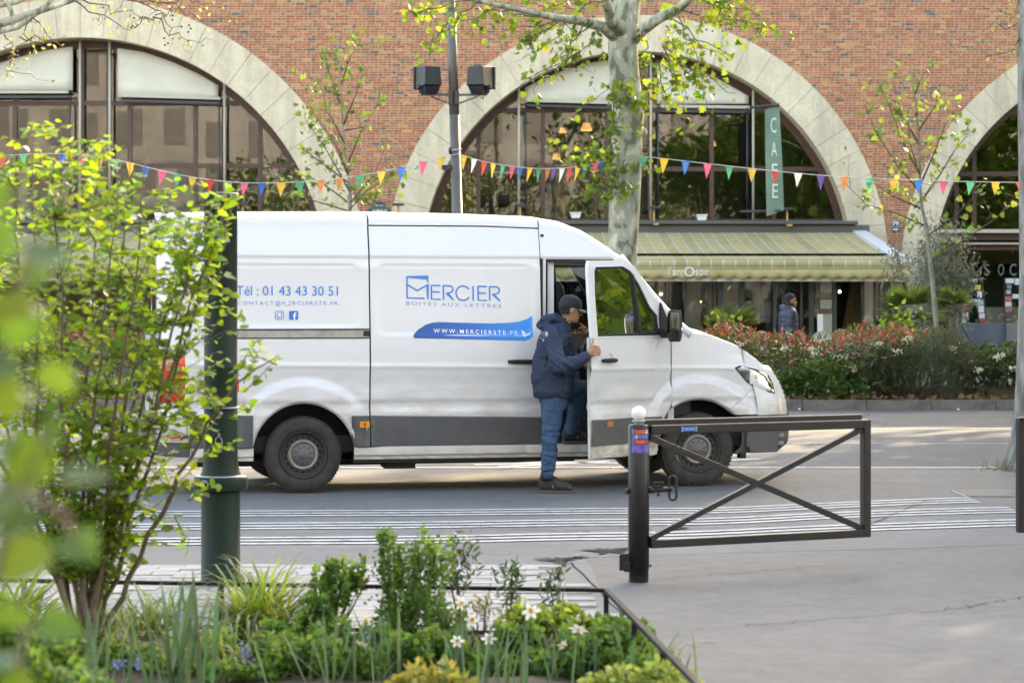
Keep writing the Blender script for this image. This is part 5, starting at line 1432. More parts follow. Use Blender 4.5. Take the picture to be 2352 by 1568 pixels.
dpart(b, 'door_skin', paint_mat('door_white', (.62, .625, .63), .3, 1.15, (.32, .26, .18), 1.9), fix=False)
b = MB()
P2 = [(-d, .05, dlow(d)) for d in ds] + [(-DW, .065, 1.375), (0, .065, 1.375)]
b.add(P2, [tuple(range(len(P2)))]); 
n = len(ds)
Q = [(-d, dside(d, dlow(d)) + .0, dlow(d)) for d in ds] + [(-d, .05, dlow(d)) for d in ds]; b.add(Q, [(i, i+1, n+i+1, n+i) for i in range(n-1)])
b.add([(-DW, .02, .315), (-DW, .05, .315), (-DW, .065, 1.375), (-DW, .03, 1.375)], [(0, 1, 2, 3)]); b.add([(-DW, .0, 1.375), (0, .0, 1.375), (0, .065, 1.375), (-DW, .065, 1.375)], [(0, 1, 2, 3)])
dpart(b, 'inner_panel', mat('door_inner', (.5, .5, .5), .5), fix=False)
# window frame
def dline(pts, w, h, m, nm):
    b = MB()
    for p, q in zip(pts[:-1], pts[1:]):
        b.bar((-p[0], dside(p[0], p[1]) + .028, p[1]), (-q[0], dside(q[0], q[1]) + .028, q[1]), h, w, (0, 1, 0))
    return dpart(b, nm, m, bev=.006)
def rear_bar(d0, d1, z0, z1, m, nm, dv=0.0):
    b = MB(); P = [(-d0, dside(d0, z0) + dv, z0), (-d1, dside(d1, z0) + dv, z0), (-d1, dside(d1, z1) + dv, z1), (-d0, dside(d0, z1) + dv, z1)]
    b.add(P + [(p[0], p[1] + .06, p[2]) for p in P], [(0, 1, 2, 3), (7, 6, 5, 4), (0, 4, 5, 1), (1, 5, 6, 2), (2, 6, 7, 3), (3, 7, 4, 0)]); return dpart(b, nm, m, bev=.006)
DT = 2.05
def poly_ring(outer, inner, m, nm, th=.03, dv=0):
    b = MB(); n = len(outer); P = []
    for ring in (outer, inner):
        for d, z in ring: P.append((-d, dside(d, z) + dv, z))
    for ring in (outer, inner):
        for d, z in ring: P.append((-d, dside(d, z) + dv + th, z))
    fs_ = []
    for i in range(n):
        j = (i+1) % n; fs_ += [(i, j, n+j, n+i), (2*n+i, 3*n+i, 3*n+j, 2*n+j), (i, 2*n+i, 2*n+j, j), (n+i, n+j, 3*n+j, 3*n+i)]
    b.add(P, fs_); return dpart(b, nm, m)
outer = [(DW, 1.372), (DW, 1.75), (DW - .005, DT - .05), (DW - .04, DT), (.62, DT + .01), (.48, DT - .04), (.34, DT - .17), (.18, DT - .38), (.03, 1.50), (.0, 1.372)]
inner = [(DW - .085, 1.385), (DW - .085, 1.75), (DW - .095, DT - .09), (DW - .12, DT - .055), (.64, DT - .045), (.53, DT - .09), (.41, DT - .21), (.27, DT - .41), (.17, 1.56), (.15, 1.385)]
poly_ring(outer, inner, white_m, 'window_frame')
inner2 = [(d + (.022 if d < .5 else -.022 if d > 1.0 else 0), z + (.022 if z < 1.4 else -.022 if z > 1.95 else 0)) for d, z in inner]
poly_ring([(d, z) for d, z in inner], inner2, blk, 'window_seal', .02, .012)
b = MB(); b.add([(-d, dside(d, z) + .022, z) for d, z in inner], [tuple(range(len(inner)))]); dpart(b, 'window', glass_mat('door_glass', (.5, .6, .5), .0), fix=False)
b = MB(); b.bar((-.44, dside(.44, 1.39) + .015, 1.385), (-.50, dside(.5, 1.95) + .015, DT - .11), .03, .03, (0, 1, 0)); dpart(b, 'window_divider', blk)
b = MB(); b.prism([(-.16, 1.385), (.0, 1.385), (-.02, 1.48), (-.15, 1.68)], -.004, .02); dpart(b, 'mirror_base', blk)
# door trim strip with marker light, handle
b = MB(); P = []
for d in ds:
    u = 3.36 - d; zl = max(.42, dlow(d) + .0)
    zt = .655 + .0*d
    for (o, z) in ((.02, zl), (-.014, zl + .008), (-.014, zt - .012), (-.004, zt)):
        P.append((-d, dside(d, .5) + o, min(max(z, zl), max(zt, zl))))
b.add(P, [(i*4+j, (i+1)*4+j, (i+1)*4+j+1, i*4+j+1) for i in range(len(ds)-1) for j in range(3)]); dpart(b, 'rub_strip', trim_m)
amber = mat('amber_lens', (.75, .25, .01), .2, coat=.5)
b = MB(); b.box((-DW + .21, dside(.9, .5) - .02, .585), (-DW + .30, dside(.9, .5) - .012, .635)); dpart(b, 'marker_light', mat('amber_dull', (.4, .12, .03), .4), bev=.003)
hd = DW - .235
handle(-hd, 1.185, door, None, .105, vv=dside(hd, 1.18))
# mirror
b = MB(); b.bar((-.12, -.0, 1.40), (-.2, -.15, 1.40), .06, .08); dpart(b, 'mirror_arm', blk, bev=.015)
b = MB(); b.grid(lambda s_, t: (-.10 + .0 + .115*math.sin(math.pi*s_)*1.0, -.13 - .20*(1 - math.cos(math.pi*s_))/2, 1.42 + .40*t), 12, 1)
prof = []
def mirp(a, t):  # rounded shell
    z = 1.33 + .285*t; w = .072*(1 - .25*abs(2*t-1)**4); dpt = .062*(1 - .35*abs(2*t-1)**3); return (-.215 + dpt*math.cos(a), -.2 + w*math.sin(a), z)
b = MB(); b.grid(lambda s_, t: mirp(2*math.pi*s_, t), 24, 12); mi = dpart(b, 'mirror_housing', mat('mirror_grey', (.018, .018, .02), .5), bev=0)
b = MB(); b.add([mirp(2*math.pi*k/24, 0) for k in range(24)], [tuple(range(24))]); b.add([mirp(2*math.pi*k/24, 1) for k in range(24)], [tuple(range(24))]); dpart(b, 'mirror_housing', MATS['mirror_grey'])
b = MB(); b.grid(lambda s_, t: (lambda p: (p[0] - .003 - .004*0, p[1], p[2]))(mirp(R(110) + R(140)*s_, .08 + .84*t)), 10, 8); dpart(b, 'mirror_glass', mat('mirror', (.06, .07, .075), .08, metal=1), mi)
b = MB(); b.grid(lambda s_, t: (lambda p: (p[0]*1.0 - .0, p[1] - .004, p[2]))(mirp(R(265) + R(80)*s_, .36 + .09*t)), 8, 2); dpart(b, 'indicator', mat('indicator_white', (.75, .75, .75), .3), mi)

# marker lights, fuel things, underbody
u, z = vuz(836, 974); part(MB().box((u - .045, side(u, z) - .024, z - .027), (u + .045, side(u, z) - .014, z + .027)), 'marker_light', amber, bev=.003)
part(MB().box((u - .006, side(u, z) - .0262, z - .013), (u + .006, side(u, z) - .0242, z + .013)), 'marker_mark', blk)
u, z = vuz(552, 884); part(MB().box((-.62, side(-.6, z) - .006, z - .06), (-.57, side(-.6, z) + .01, z + .06)), 'marker_light', mat('orange_reflector', (.7, .1, .02), .3), bev=.003)
b = MB(); b.box((-1.1, .15, .36), (4.2, 1.87, .5)); b.box((.46, .12, .27), (3.15, .9, .37)); b.box((.75, .12, .20), (1.02, .4, .29)); b.tube([(-.9, .5, .26), (2.6, .6, .26)], .05, 8); b.box((-.1, .3, .3), (.1, 1.7, .42)); b.box((3.45, .35, .27), (4.15, 1.7, .40)); b.tube([(0, .1, WZ), (0, 1.92, WZ)], .07, 10)
for wu in (RW, FW):
    for (v0, v1) in ((.06, .40), (1.62, 1.95)):
        n = 20; P = []
        for k in range(n + 1):
            a = math.pi*k/n - .0
            for v in (v0, v1): P.append((wu + (AR + .03)*math.cos(a), v, WZ + (AR + .03)*math.sin(a)))
        b.add(P, [(2*k, 2*k+1, 2*k+3, 2*k+2) for k in range(n)], True)
        v = v1 if v0 < 1 else v0
        b.add([(wu + (AR + .03)*math.cos(math.pi*k/n), v, WZ + (AR + .03)*math.sin(math.pi*k/n)) for k in range(n+1)], [tuple(range(n+1))])
part(b, 'underbody', blk)
b = MB(); b.bar((4.07, .1, .36), (4.07, .1, .25), .05, .12, (0, 1, 0)); part(b, 'mud_flap', blk)

# wheels
def wheel(u, v, flip):
    s_ = -1 if not flip else 1
    w = bpy.data.objects.new('wheel', None); C.objects.link(w); w.parent = van; w.location = (u, v, WZ)
    def lp_(prof): return [(r_, h*s_) for r_, h in prof]
    RT = .339
    b = MB(); b.lathe(lp_([(.205, -.02), (.212, .0), (.235, .012), (.275, .02), (.305, .014), (.322, .002), (.333, -.015), (RT, -.04), (RT, -.19), (.33, -.21), (.3, -.225), (.21, -.21)]), (0, 0, 0), 72, 'y')
    for k in range(72):   # shoulder blocks
        a = 2*math.pi*k/72; M = Matrix.Rotation(a, 4, 'Y')
        b.box((-.009, min(s_*-.035, s_*-.002), .326), (.009, max(s_*-.035, s_*-.002), .3405), M)
    b.build('tyre', tyre_m, w, local=True)
    b = MB(); b.lathe(lp_([(.206, .004), (.209, .009), (.203, .010), (.196, -.002), (.188, -.02), (.176, -.034), (.172, -.036), (.128, -.030)]), (0, 0, 0), 48, 'y'); b.build('rim', rimblack, w, local=True)
    b = MB(); b.lathe(lp_([(.138, -.031), (.132, -.012), (.125, -.004), (.117, -.003), (.108, -.012), (.103, -.02)]), (0, 0, 0), 48, 'y'); ri = b.build('rim_ring', steelrim, w, local=True)
    b = MB(); b.lathe(lp_([(.104, -.018), (.100, -.014), (.05, -.010), (.038, -.008), (.034, -.002), (.028, .0), (.001, .001)]), (0, 0, 0), 36, 'y'); hc = b.build('hub_cap', cap_m, w, local=True)
    b2 = MB()
    for k in range(10):
        a = 2*math.pi*k/10 + .1
        b2.box((-.0024, min(s_*-.0085, s_*-.0135), .056), (.0024, max(s_*-.0085, s_*-.0135), .09), Matrix.Rotation(a, 4, 'Y'))
    o = b2.build('hub_slot', blk, hc, local=True)
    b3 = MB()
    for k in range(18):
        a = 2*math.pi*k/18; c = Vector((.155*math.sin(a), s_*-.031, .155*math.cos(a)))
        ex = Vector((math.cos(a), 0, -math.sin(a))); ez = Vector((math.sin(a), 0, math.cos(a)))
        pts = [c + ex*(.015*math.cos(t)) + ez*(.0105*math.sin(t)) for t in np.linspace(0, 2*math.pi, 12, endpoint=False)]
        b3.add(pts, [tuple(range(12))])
        pts2 = [c + ex*(.0175*math.cos(t)) + ez*(.0125*math.sin(t)) for t in np.linspace(0, 2*math.pi, 12, endpoint=False)]
    b3.build('vent_hole', mat('hole_shade', (.004, .004, .004), .9), w, local=True)  # flat dark discs, the shade inside the holes put into their colour
    return w
wheel(RW, .035, False); wheel(FW, .035, False); wheel(RW, 1.985, True); wheel(FW, 1.985, True)
# ------------------------------------------------------------------ blue lettering on the flank (flat print, laid on the panels)
blue = mat('print_blue', (.012, .17, .56), .4, (.02, .24, .66), 1.1, 2); blue_l = mat('print_blue_light', (.16, .3, .62), .45)
def on_flank(p2, rec, off=.006):
    return [(u, side(u, z, rec) - off, z) for u, z in p2]
def zs8(x, y): return vuz((580 + x/2.94)*SRC, (680 + y/2.94)*SRC)      # enlarged print coordinates -> flank
def flank_text(s, x0, x1, yb, yt, name, m, par, rec, spacing=1.0, bold=0, skew=0.0, wgap=.9):
    vs_, fs_ = text_fit(s, 0, 1, 0, spacing, h=1, bold=bold); P = []
    for a, h in vs_:
        P.append(zs8(x0 + (x1-x0)*a, yb + (yt-yb)*min(h, 1.5) + skew*a))
    # one object for each word of the line
    order = sorted(set(round(p[0], 3) for p in vs_)); cut = [0]
    gap = wgap
    for a, c in zip(order[:-1], order[1:]):
        if c - a > gap: cut.append((a + c)/2)
    cut.append(9)
    for lo_x, hi_x in zip(cut[:-1], cut[1:]):
        keep = [f for f in fs_ if lo_x <= vs_[f[0]][0] < hi_x]
        if not keep: continue
        ids = sorted(set(i for f in keep for i in f)); mp_ = {i: k for k, i in enumerate(ids)}
        b = MB(); b.add(on_flank([P[i] for i in ids], rec), [tuple(mp_[i] for i in f) for f in keep]); b.build(name, m, par, local=True, fix=False)
rf_ = [o for o in van.children if o.name.startswith('rear_flank')][0]
flank_text('Tél : 01 43 43 30 51', 36, 785, 170, 100, 'lettering', blue, rf_, rec1, .98, 0, 3, .026)
flank_text('CONTACT@MERCIERSTE.FR', 45, 782, 240, 211, 'lettering', blue_l, rf_, rec1, 1.45, 0, 2)
def stroke(pts, w, name, m, par, rec, off=.0065):
    """brush a polyline (enlarged print coordinates) of width w"""
    b = MB(); L_, R_ = [], []
    pts = [Vector((p[0], p[1])) for p in pts]
    for i, p in enumerate(pts):
        d = (pts[min(i+1, len(pts)-1)] - pts[max(i-1, 0)]).normalized(); n_ = Vector((-d.y, d.x))
        if 0 < i < len(pts)-1:
            a = (pts[i]-pts[i-1]).normalized(); k = 1/max(.35, abs(n_.dot(Vector((-a.y, a.x)))))
        else: k = 1
        L_.append(p + n_*w/2*k); R_.append(p - n_*w/2*k)
    P = on_flank([zs8(q.x, q.y) for q in L_ + R_], rec, off); n = len(pts)
    b.add(P, [(i, i+1, n+i+1, n+i) for i in range(n-1)]); return b.build(name, m, par, local=True, fix=False)
def arc(cx, cy, rx, ry, a0, a1, n=20): return [(cx + rx*math.cos(R(a0 + (a1-a0)*k/n)), cy - ry*math.sin(R(a0 + (a1-a0)*k/n))) for k in range(n+1)]
sd_ = [o for o in van.children if o.name.startswith('sliding_door')][0]
W_ = 11
for pl in ([(1447, 76), (1447, 40), (1294, 35), (1294, 190), (1422, 193)], [(1297, 92), (1368, 136), (1446, 94), (1446, 200)],
           [(1540, 99), (1473, 97)], [(1473, 145), (1535, 147)], [(1473, 97), (1473, 199), (1540, 201)],
           [(1562, 205), (1562, 103)] , [(1558, 99)] + [(1600, 101)] + arc(1602, 126, 30, 26, 88, -88, 14) + [(1585, 152), (1636, 206)],
           arc(1706, 155, 52, 53, 32, 328, 30), [(1780, 103), (1780, 212)],
           [(1882, 106), (1817, 104)], [(1817, 154), (1876, 156)], [(1817, 104), (1817, 207), (1882, 209)],
           [(1902, 211), (1902, 110)], [(1898, 107), (1942, 108)] + arc(1944, 134, 30, 27, 88, -88, 14) + [(1924, 160), (1978, 214)]):
    stroke(pl, W_, 'logo_stroke', blue, sd_, rec2)
flank_text('BOITES AUX LETTRES', 1286, 1985, 243, 216, 'lettering', blue_l, sd_, rec2, 1.35, 0, 20, .042)
# sweeping web-address panel, printed with a blend from deep to bright blue
def swoosh_mat():
    m = bpy.data.materials.new('print_blend'); m.use_nodes = True; N, L = m.node_tree.nodes, m.node_tree.links; b = N['Principled BSDF']; b.inputs['Roughness'].default_value = .4
    tc = N.new('ShaderNodeTexCoord'); sx = N.new('ShaderNodeSeparateXYZ'); L.new(tc.outputs['Generated'], sx.inputs[0]); rp = N.new('ShaderNodeValToRGB')
    rp.color_ramp.elements[0].color = (.004, .07, .26, 1); rp.color_ramp.elements[1].color = (.01, .31, .84, 1); e = rp.color_ramp.elements.new(.45); e.color = (.006, .13, .5, 1)
    L.new(sx.outputs[0], rp.inputs[0]); L.new(rp.outputs[0], b.inputs['Base Color']); return m
topc = [(1335, 460), (1370, 424), (1430, 385), (1480, 371), (1530, 367), (1700, 372), (1900, 377), (2050, 372), (2120, 362), (2170, 345), (2212, 322)]
botc = [(1335, 485), (2150, 505), (2190, 492), (2212, 465)]
xs_ = sorted(set(list(np.linspace(1335, 2212, 40)) + [p[0] for p in topc + botc])); P = []
for x in xs_:
    yt = np.interp(x, [p[0] for p in topc], [p[1] for p in topc]); yb = np.interp(x, [p[0] for p in botc], [p[1] for p in botc])
    for j in range(7): P.append(zs8(x, yt + (yb-yt)*j/6))
b = MB(); b.add(on_flank(P, rec2, .005), [(i*7+j, (i+1)*7+j, (i+1)*7+j+1, i*7+j+1) for i in range(len(xs_)-1) for j in range(6)]); b.build('web_panel', swoosh_mat(), sd_, local=True, fix=False)
wh_ink = mat('print_white', (.85, .86, .88), .4)
vs_, fs_ = text_fit('WWW.MERCIERSTE.FR', 0, 1, 0, 1.5, h=1, bold=.01)
b = MB(); b.add(on_flank([zs8(1484 + 620*a, 445 - 30*h + 17*a) for a, h in vs_], rec2, .008), fs_); b.build('lettering', wh_ink, sd_, local=True, fix=False)
cur = [(2132, 421), (2134, 462), (2143, 454), (2151, 478), (2158, 475), (2150, 452), (2161, 450)]
b = MB(); P = on_flank([zs8(*p) for p in cur], rec2, .008); b.add(P, [(0, 1, 2), (0, 2, 5), (0, 5, 6), (2, 3, 4, 5)]); b.build('arrow_icon', wh_ink, sd_, local=True, fix=False)
# social icons
def rrect(x0, y0, x1, y1, r): return arc(x1-r, y0+r, r, r, 0, 90, 5) + arc(x0+r, y0+r, r, r, 90, 180, 5) + arc(x0+r, y1-r, r, r, 180, 270, 5) + arc(x1-r, y1-r, r, r, 270, 360, 5)
q = rrect(321, 287, 383, 348, 15); stroke(q + [q[0]], 4.5, 'camera_icon', blue, rf_, rec1); stroke(arc(352, 318, 17, 17, 0, 360, 20), 4.5, 'camera_icon', blue, rf_, rec1); stroke(arc(369, 300, 2, 2, 0, 360, 8), 4, 'camera_icon', blue, rf_, rec1)
b = MB(); P = on_flank([zs8(*p) for p in rrect(423, 285, 489, 350, 7)], rec1); b.add(P, [tuple(range(len(P)))]); b.build('letter_icon', mat('icon_blue', (.01, .14, .5), .4), rf_, local=True, fix=False)
stroke([(477, 301), (470, 301), (464, 304), (462, 312), (462, 350)], 9, 'letter_icon', wh_ink, rf_, rec1, .0075); stroke([(451, 321), (476, 321)], 8, 'letter_icon', wh_ink, rf_, rec1, .0075)
u, z = zs8(410, 234); b = MB(); b.ball((u, side(u, z, rec1) - .002, z), .022, 14, 8, (1, .3, 1)); b.build('lock_cover', mat('lock_white', (.7, .7, .7), .4), rf_, local=True)
u, z = zs8(352, 318); b = MB(); b.ball((u, side(u, z, rec1) - .004, z), .019, 14, 8, (1, .3, 1)); b.build('lock_cover', MATS['lock_white'], rf_, local=True)
# ------------------------------------------------------------------ people
def remesh(b, voxel, smooth=4, name='m', disp=None):
    """fuse overlapping closed shapes into one continuous skin"""
    me = b.mesh('tmp'); bm = bmesh.new(); bm.from_mesh(me); bmesh.ops.recalc_face_normals(bm, faces=bm.faces); bm.to_mesh(me); bm.free()
    o = bpy.data.objects.new('tmp', me); C.objects.link(o)
    r_ = o.modifiers.new('r', 'REMESH'); r_.mode = 'VOXEL'; r_.voxel_size = voxel; r_.use_smooth_shade = True
    if smooth: s_ = o.modifiers.new('s', 'SMOOTH'); s_.factor = .5; s_.iterations = smooth
    out = bpy.data.meshes.new_from_object(o.evaluated_get(bpy.context.evaluated_depsgraph_get()))
    bpy.data.objects.remove(o); bpy.data.meshes.remove(me); out.materials.clear()
    if disp:
        for v in out.vertices: v.co += disp(v.co, v.normal)
    for p in out.polygons: p.use_smooth = True
    out.name = name; return out
def rings(b, lst, n=24, cap=True):
    """lst: centre, half axis vector a, half axis vector c"""
    vs_ = []; 
    for c, a, d in lst:
        c, a, d = Vector(c), Vector(a), Vector(d)
        for k in range(n): t = 2*math.pi*k/n; vs_.append(c + a*math.cos(t) + d*math.sin(t))
    m = len(lst); fs_ = [(i*n+k, i*n+(k+1) % n, (i+1)*n+(k+1) % n, (i+1)*n+k) for i in range(m-1) for k in range(n)]
    if cap: fs_ += [tuple(reversed(range(n))), tuple((m-1)*n+k for k in range(n))]
    b.add(vs_, fs_, True)
def limb(b, pts, rad, n=16):
    P, r_ = [Vector(p) for p in pts], list(rad); b.tube(P, r_, n)
    b.ball(P[0], r_[0], n, 10); b.ball(P[-1], r_[-1], n, 10)
HEAD = [(0.0, .070, .0, .032), (.012, .085, -.03, .05), (.035, .090, -.055, .060), (.06, .091, -.07, .066), (.095, .087, -.088, .072), (.122, .081, -.097, .073), (.143, .091, -.10, .076), (.172, .086, -.10, .077), (.203, .064, -.083, .067), (.224, .03, -.05, .042), (.232, .005, -.02, .015)]
def head(b, M, s_=1.0):
    n = 24; vs_ = []
    for z, f, k_, w in HEAD:
        c = (f + k_)/2; ax = (f - k_)/2
        for k in range(n):
            t = 2*math.pi*k/n; x = c + ax*math.cos(t); y = w*math.copysign(abs(math.sin(t))**.85, math.sin(t)); vs_.append(M @ Vector((x*s_, y*s_, z*s_)))
    m = len(HEAD); b.add(vs_, [(i*n+k, i*n+(k+1) % n, (i+1)*n+(k+1) % n, (i+1)*n+k) for i in range(m-1) for k in range(n)] + [tuple(reversed(range(n))), tuple((m-1)*n+k for k in range(n))], True)
    limb(b, [M @ Vector((.082, 0, .13)), M @ Vector((.100, 0, .10)), M @ Vector((.108, 0, .082))], [.008, .010, .013], 10)
    for q in (-1, 1): b.ball(M @ Vector((.096, q*.010, .078)), .009, 8, 6)
    rot = M.to_3x3().to_4x4()
    b.ball(M @ Vector((.088, 0, .052)), .02, 10, 6, (.5, 1.1, .3), rot); b.ball(M @ Vector((.087, 0, .040)), .018, 10, 6, (.5, 1.1, .35), rot); b.ball(M @ Vector((.078, 0, .012)), .022, 10, 8, (.8, 1, .8), rot)
    for q in (-1, 1):
        b.ball(M @ Vector((-.008, q*.077, .105)), .03, 12, 8, (.75, .28, 1.1), rot); b.ball(M @ Vector((.082, q*.033, .146)), .02, 8, 6, (.5, 1.2, .35), rot)
def hand_relaxed(b, w, d, side_):
    d = Vector(d).normalized(); s_ = Vector(side_).normalized(); pal = w + d*.075
    limb(b, [w, w + d*.04, pal], [.027, .034, .03], 12)
    for k in range(4):
        st = pal + s_*(.024 - .016*k); L_ = (.075, .085, .08, .06)[k]; up = Vector((0, 0, 0))
        limb(b, [st, st + d*L_*.5 + s_.cross(d)*.008, st + d*L_*.85 + s_.cross(d)*.03], [.010, .0095, .008], 8)
    limb(b, [w + d*.03 + s_*.025, w + d*.06 + s_*.045, w + d*.095 + s_*.048], [.012, .011, .009], 8)

skin_d = mat('skin_brown', (.40, .215, .125), .5, (.35, .18, .105), 30, 4, spec=.4)
skin_p = mat('skin_tan', (.36, .19, .11), .5, (.31, .16, .09), 30, 4, spec=.4)
hair_m = mat('short_hair', (.014, .012, .012), .8, bump=.6, bscale=300)
navyj = mat('softshell_navy', (.0065, .0165, .044), .7, (.009, .022, .055), 9, 6, bump=.35, bscale=26, bdist=.02)
denim = mat('denim', (.016, .048, .105), .85, (.036, .088, .165), 12, 7, bump=.4, bscale=40, bdist=.015)
bootm = mat('work_boot', (.026, .025, .026), .7, (.042, .04, .04), 30, 5); solem = mat('boot_sole', (.07, .068, .065), .8)
capm = mat('cap_navy', (.012, .013, .019), .8, (.02, .02, .026), 20, 4)

# ---- driver stepping into the cab
def dp(x, y, Y): return at(x, y, Y)
YD = 21.32
drv = dict(hipY=21.36)
edge = vworld(HU - DW*math.cos(PHI), HV - DW*math.sin(PHI), 0); YE = edge.y
face = R(22)                                     # faces right and a little away
fv = Vector((math.cos(face), math.sin(face), 0)); sv = Vector((math.sin(face), -math.cos(face), 0))   # forward, his right hand side
foot = gnd(1270, 1133)
# head
hc = dp(1305, 739, 21.42)
MH = Matrix.Translation(hc) @ Matrix.Rotation(face - R(4), 4, 'Z') @ Matrix.Rotation(R(10), 4, 'Y')
b = MB(); head(b, MH)
nk = dp(1291, 752, 21.42); rings(b, [(nk + Vector((0, 0, -.06)), fv*.085, sv*.085), (nk, fv*.062, sv*.06), (MH @ Vector((-.02, 0, .03)), fv*.058, sv*.055)], 18)
rings(b, [(dp(1275, 905, 21.4), fv*.10, sv*.14), (dp(1272, 840, 21.4), fv*.10, sv*.15), (dp(1276, 790, 21.41), fv*.10, sv*.17), (dp(1284, 757, 21.42), fv*.07, sv*.10)], 20)
shR, elR, wrR = dp(1272, 768, 21.24), dp(1286, 838, 21.05), dp(1348, 818, YE - .035)
limb(b, [dp(1270, 772, 21.27), dp(1283, 838, 21.08), dp(1318, 832, (YE + 21.05)/2 - .02), wrR], [.045, .035, .03, .026]); limb(b, [dp(1268, 900, 21.32), dp(1263, 1012, 21.32), dp(1257, 1088, 21.3)], [.07, .05, .03])
limb(b, [dp(1285, 905, 21.5), dp(1322, 890, 21.64), dp(1311, 982, 21.77)], [.07, .05, .035])
shL, elL, wrL = dp(1290, 772, 21.62), dp(1312, 835, 21.66), dp(1335, 838, 21.62); limb(b, [dp(1290, 775, 21.6), dp(1312, 838, 21.66), wrL], [.04, .033, .025])
# right hand closed round the door edge
limb(b, [wrR, dp(1354, 811, YE - .035), dp(1360, 806, YE - .03)], [.024, .033, .034], 12)
for k in range(4):
    y0 = 795 + 6.3*k; dx = (0, 3, 3, 1)[k]
    limb(b, [dp(1358, y0 + 2, YE - .032), dp(1368 + dx, y0, YE - .05), dp(1374 + dx, y0 + 1, YE - .035), dp(1376 + dx, y0 + 2, YE - .008)], [.0125, .0118, .0108, .009], 8)
limb(b, [dp(1356, 800, YE - .04), dp(1361, 790, YE - .03), dp(1363, 779, YE - .005)], [.014, .0125, .010], 8)
limb(b, [wrL, dp(1344, 839, 21.62)], [.024, .03], 10)
for k in range(4): limb(b, [dp(1344, 836 + 3*k, 21.62), dp(1352, 837 + 3*k, 21.63), dp(1353, 843 + 3*k, 21.64)], [.010, .0095, .008], 8)
me = remesh(b, .0055, 3, 'person'); o = link('person', me, skin_d); driver = o
tag(o, 'man in navy hooded jacket and jeans stepping into the van', 'person')
# jacket
def jr(x0, x1, y, Yc, dep, lean=0.0):
    a, c = dp(x0, y, Yc), dp(x1, y, Yc); m = (a + c)/2; hw = (c - a).length/2; return (m, Vector((hw, 0, 0)), Vector((0, dep, 0)))
b = MB()
rings(b, [jr(1227, 1318, 912, 21.42, .20), jr(1222, 1320, 900, 21.42, .215), jr(1219, 1321, 868, 21.42, .215), jr(1220, 1320, 845, 21.42, .21), jr(1226, 1318, 815, 21.42, .21), jr(1233, 1317, 790, 21.42, .215), jr(1237, 1316, 772, 21.42, .215), jr(1243, 1312, 759, 21.42, .19), jr(1257, 1308, 748, 21.42, .13), jr(1268, 1308, 738, 21.42, .09)], 28)
limb(b, [dp(1270, 772, 21.27), dp(1273, 800, 21.2), dp(1283, 838, 21.08), dp(1290, 842, 21.06)], [.088, .082, .074, .07], 18)
limb(b, [dp(1288, 842, 21.06), dp(1318, 832, (YE + 21.05)/2 - .02), dp(1347, 819, YE - .035)], [.071, .06, .047], 18)
limb(b, [dp(1290, 775, 21.6), dp(1305, 825, 21.66), dp(1312, 838, 21.66), dp(1333, 838, 21.62)], [.08, .07, .065, .048], 14)
# hood lying on the back, collar
limb(b, [dp(1239, 748, 21.42), dp(1252, 737, 21.36), dp(1275, 728, 21.33), dp(1292, 738, 21.35)], [.032, .055, .048, .03], 14)
limb(b, [dp(1239, 750, 21.46), dp(1256, 735, 21.5), dp(1278, 729, 21.52), dp(1295, 740, 21.5)], [.035, .055, .045, .03], 14)
limb(b, [dp(1243, 752, 21.36), dp(1262, 752, 21.28), dp(1285, 756, 21.28)], [.03, .035, .03], 12)
def wrinkle(co, n_):
    q = Vector((co.x*7, co.y*7, co.z*9)); w = mnoise.noise(q)*.010 - .012*max(0, .35 - abs(mnoise.noise(Vector((co.x*5 + co.z*3, co.y*5, co.z*10 - co.x*4))))*2.2) + mnoise.noise(q*2.3)*.004
    de = (co - elR).length
    if de < .22: w += .020*mnoise.noise(Vector((co.x*10 + co.z*6, co.y*8, (co.z*.8 + co.x*.5)*34)))*(1 - de/.22)
    return n_*w*1.5
me = remesh(b, .009, 4, 'jacket', wrinkle); jk = link('jacket', me, navyj, driver)
# dark collar lining and hem band
b = MB(); rings(b, [(dp(1287, 744, 21.42), fv*.078, sv*.075), (dp(1292, 730, 21.42), fv*.072, sv*.068)], 18, False); o = b.build('collar', mat('collar_dark', (.01, .01, .013), .8), driver); so = o.modifiers.new('s', 'SOLIDIFY'); so.thickness = .01
from mathutils.bvhtree import BVHTree
def project(obj, pts, lift=.004):
    M = local_m(obj); T = BVHTree.FromPolygons([M @ v.co for v in obj.data.vertices], [tuple(p.vertices) for p in obj.data.polygons]); E = Vector((0, 0, EYE)); out = []
    for x, y in pts:
        d = (at(x, y, 20) - E).normalized(); h = T.ray_cast(E, d)[0]; out.append((h if h is not None else at(x, y, 21.2)) - d*lift)
    return out
inkw = mat('jacket_print', (.65, .68, .72), .6)
def jacket_text(s, x0, x1, yb, yt, sk, bold=0):
    vs_, fs_ = text_fit(s, 0, 1, 0, h=1, bold=bold); b = MB(); b.add(project(jk, [(x0 + (x1-x0)*a, yb + (yt-yb)*min(h, 1.3) + sk*a) for a, h in vs_]), fs_); b.build('back_print', inkw, driver)
jacket_text('MERCIER', 1237, 1259, 766, 758, 5, .01); jacket_text('BOITES AUX LETTRES', 1236, 1257, 769.5, 767, 5); jacket_text('01 43 43 30 51', 1238, 1251, 777, 773.5, 3)
b = MB(); b.add(project(jk, [(1237, 778.5), (1249, 781), (1249, 784), (1237, 781.5)]), [(0, 1, 2, 3)]); b.build('back_print', inkw, driver)
b = MB(); P = project(jk, [(1300.5, 846), (1301.5, 860), (1297, 876), (1291, 890), (1291, 884), (1296, 868), (1299, 855)], .003); b.add(P, [tuple(range(7))]); b.build('pocket', blk, driver)
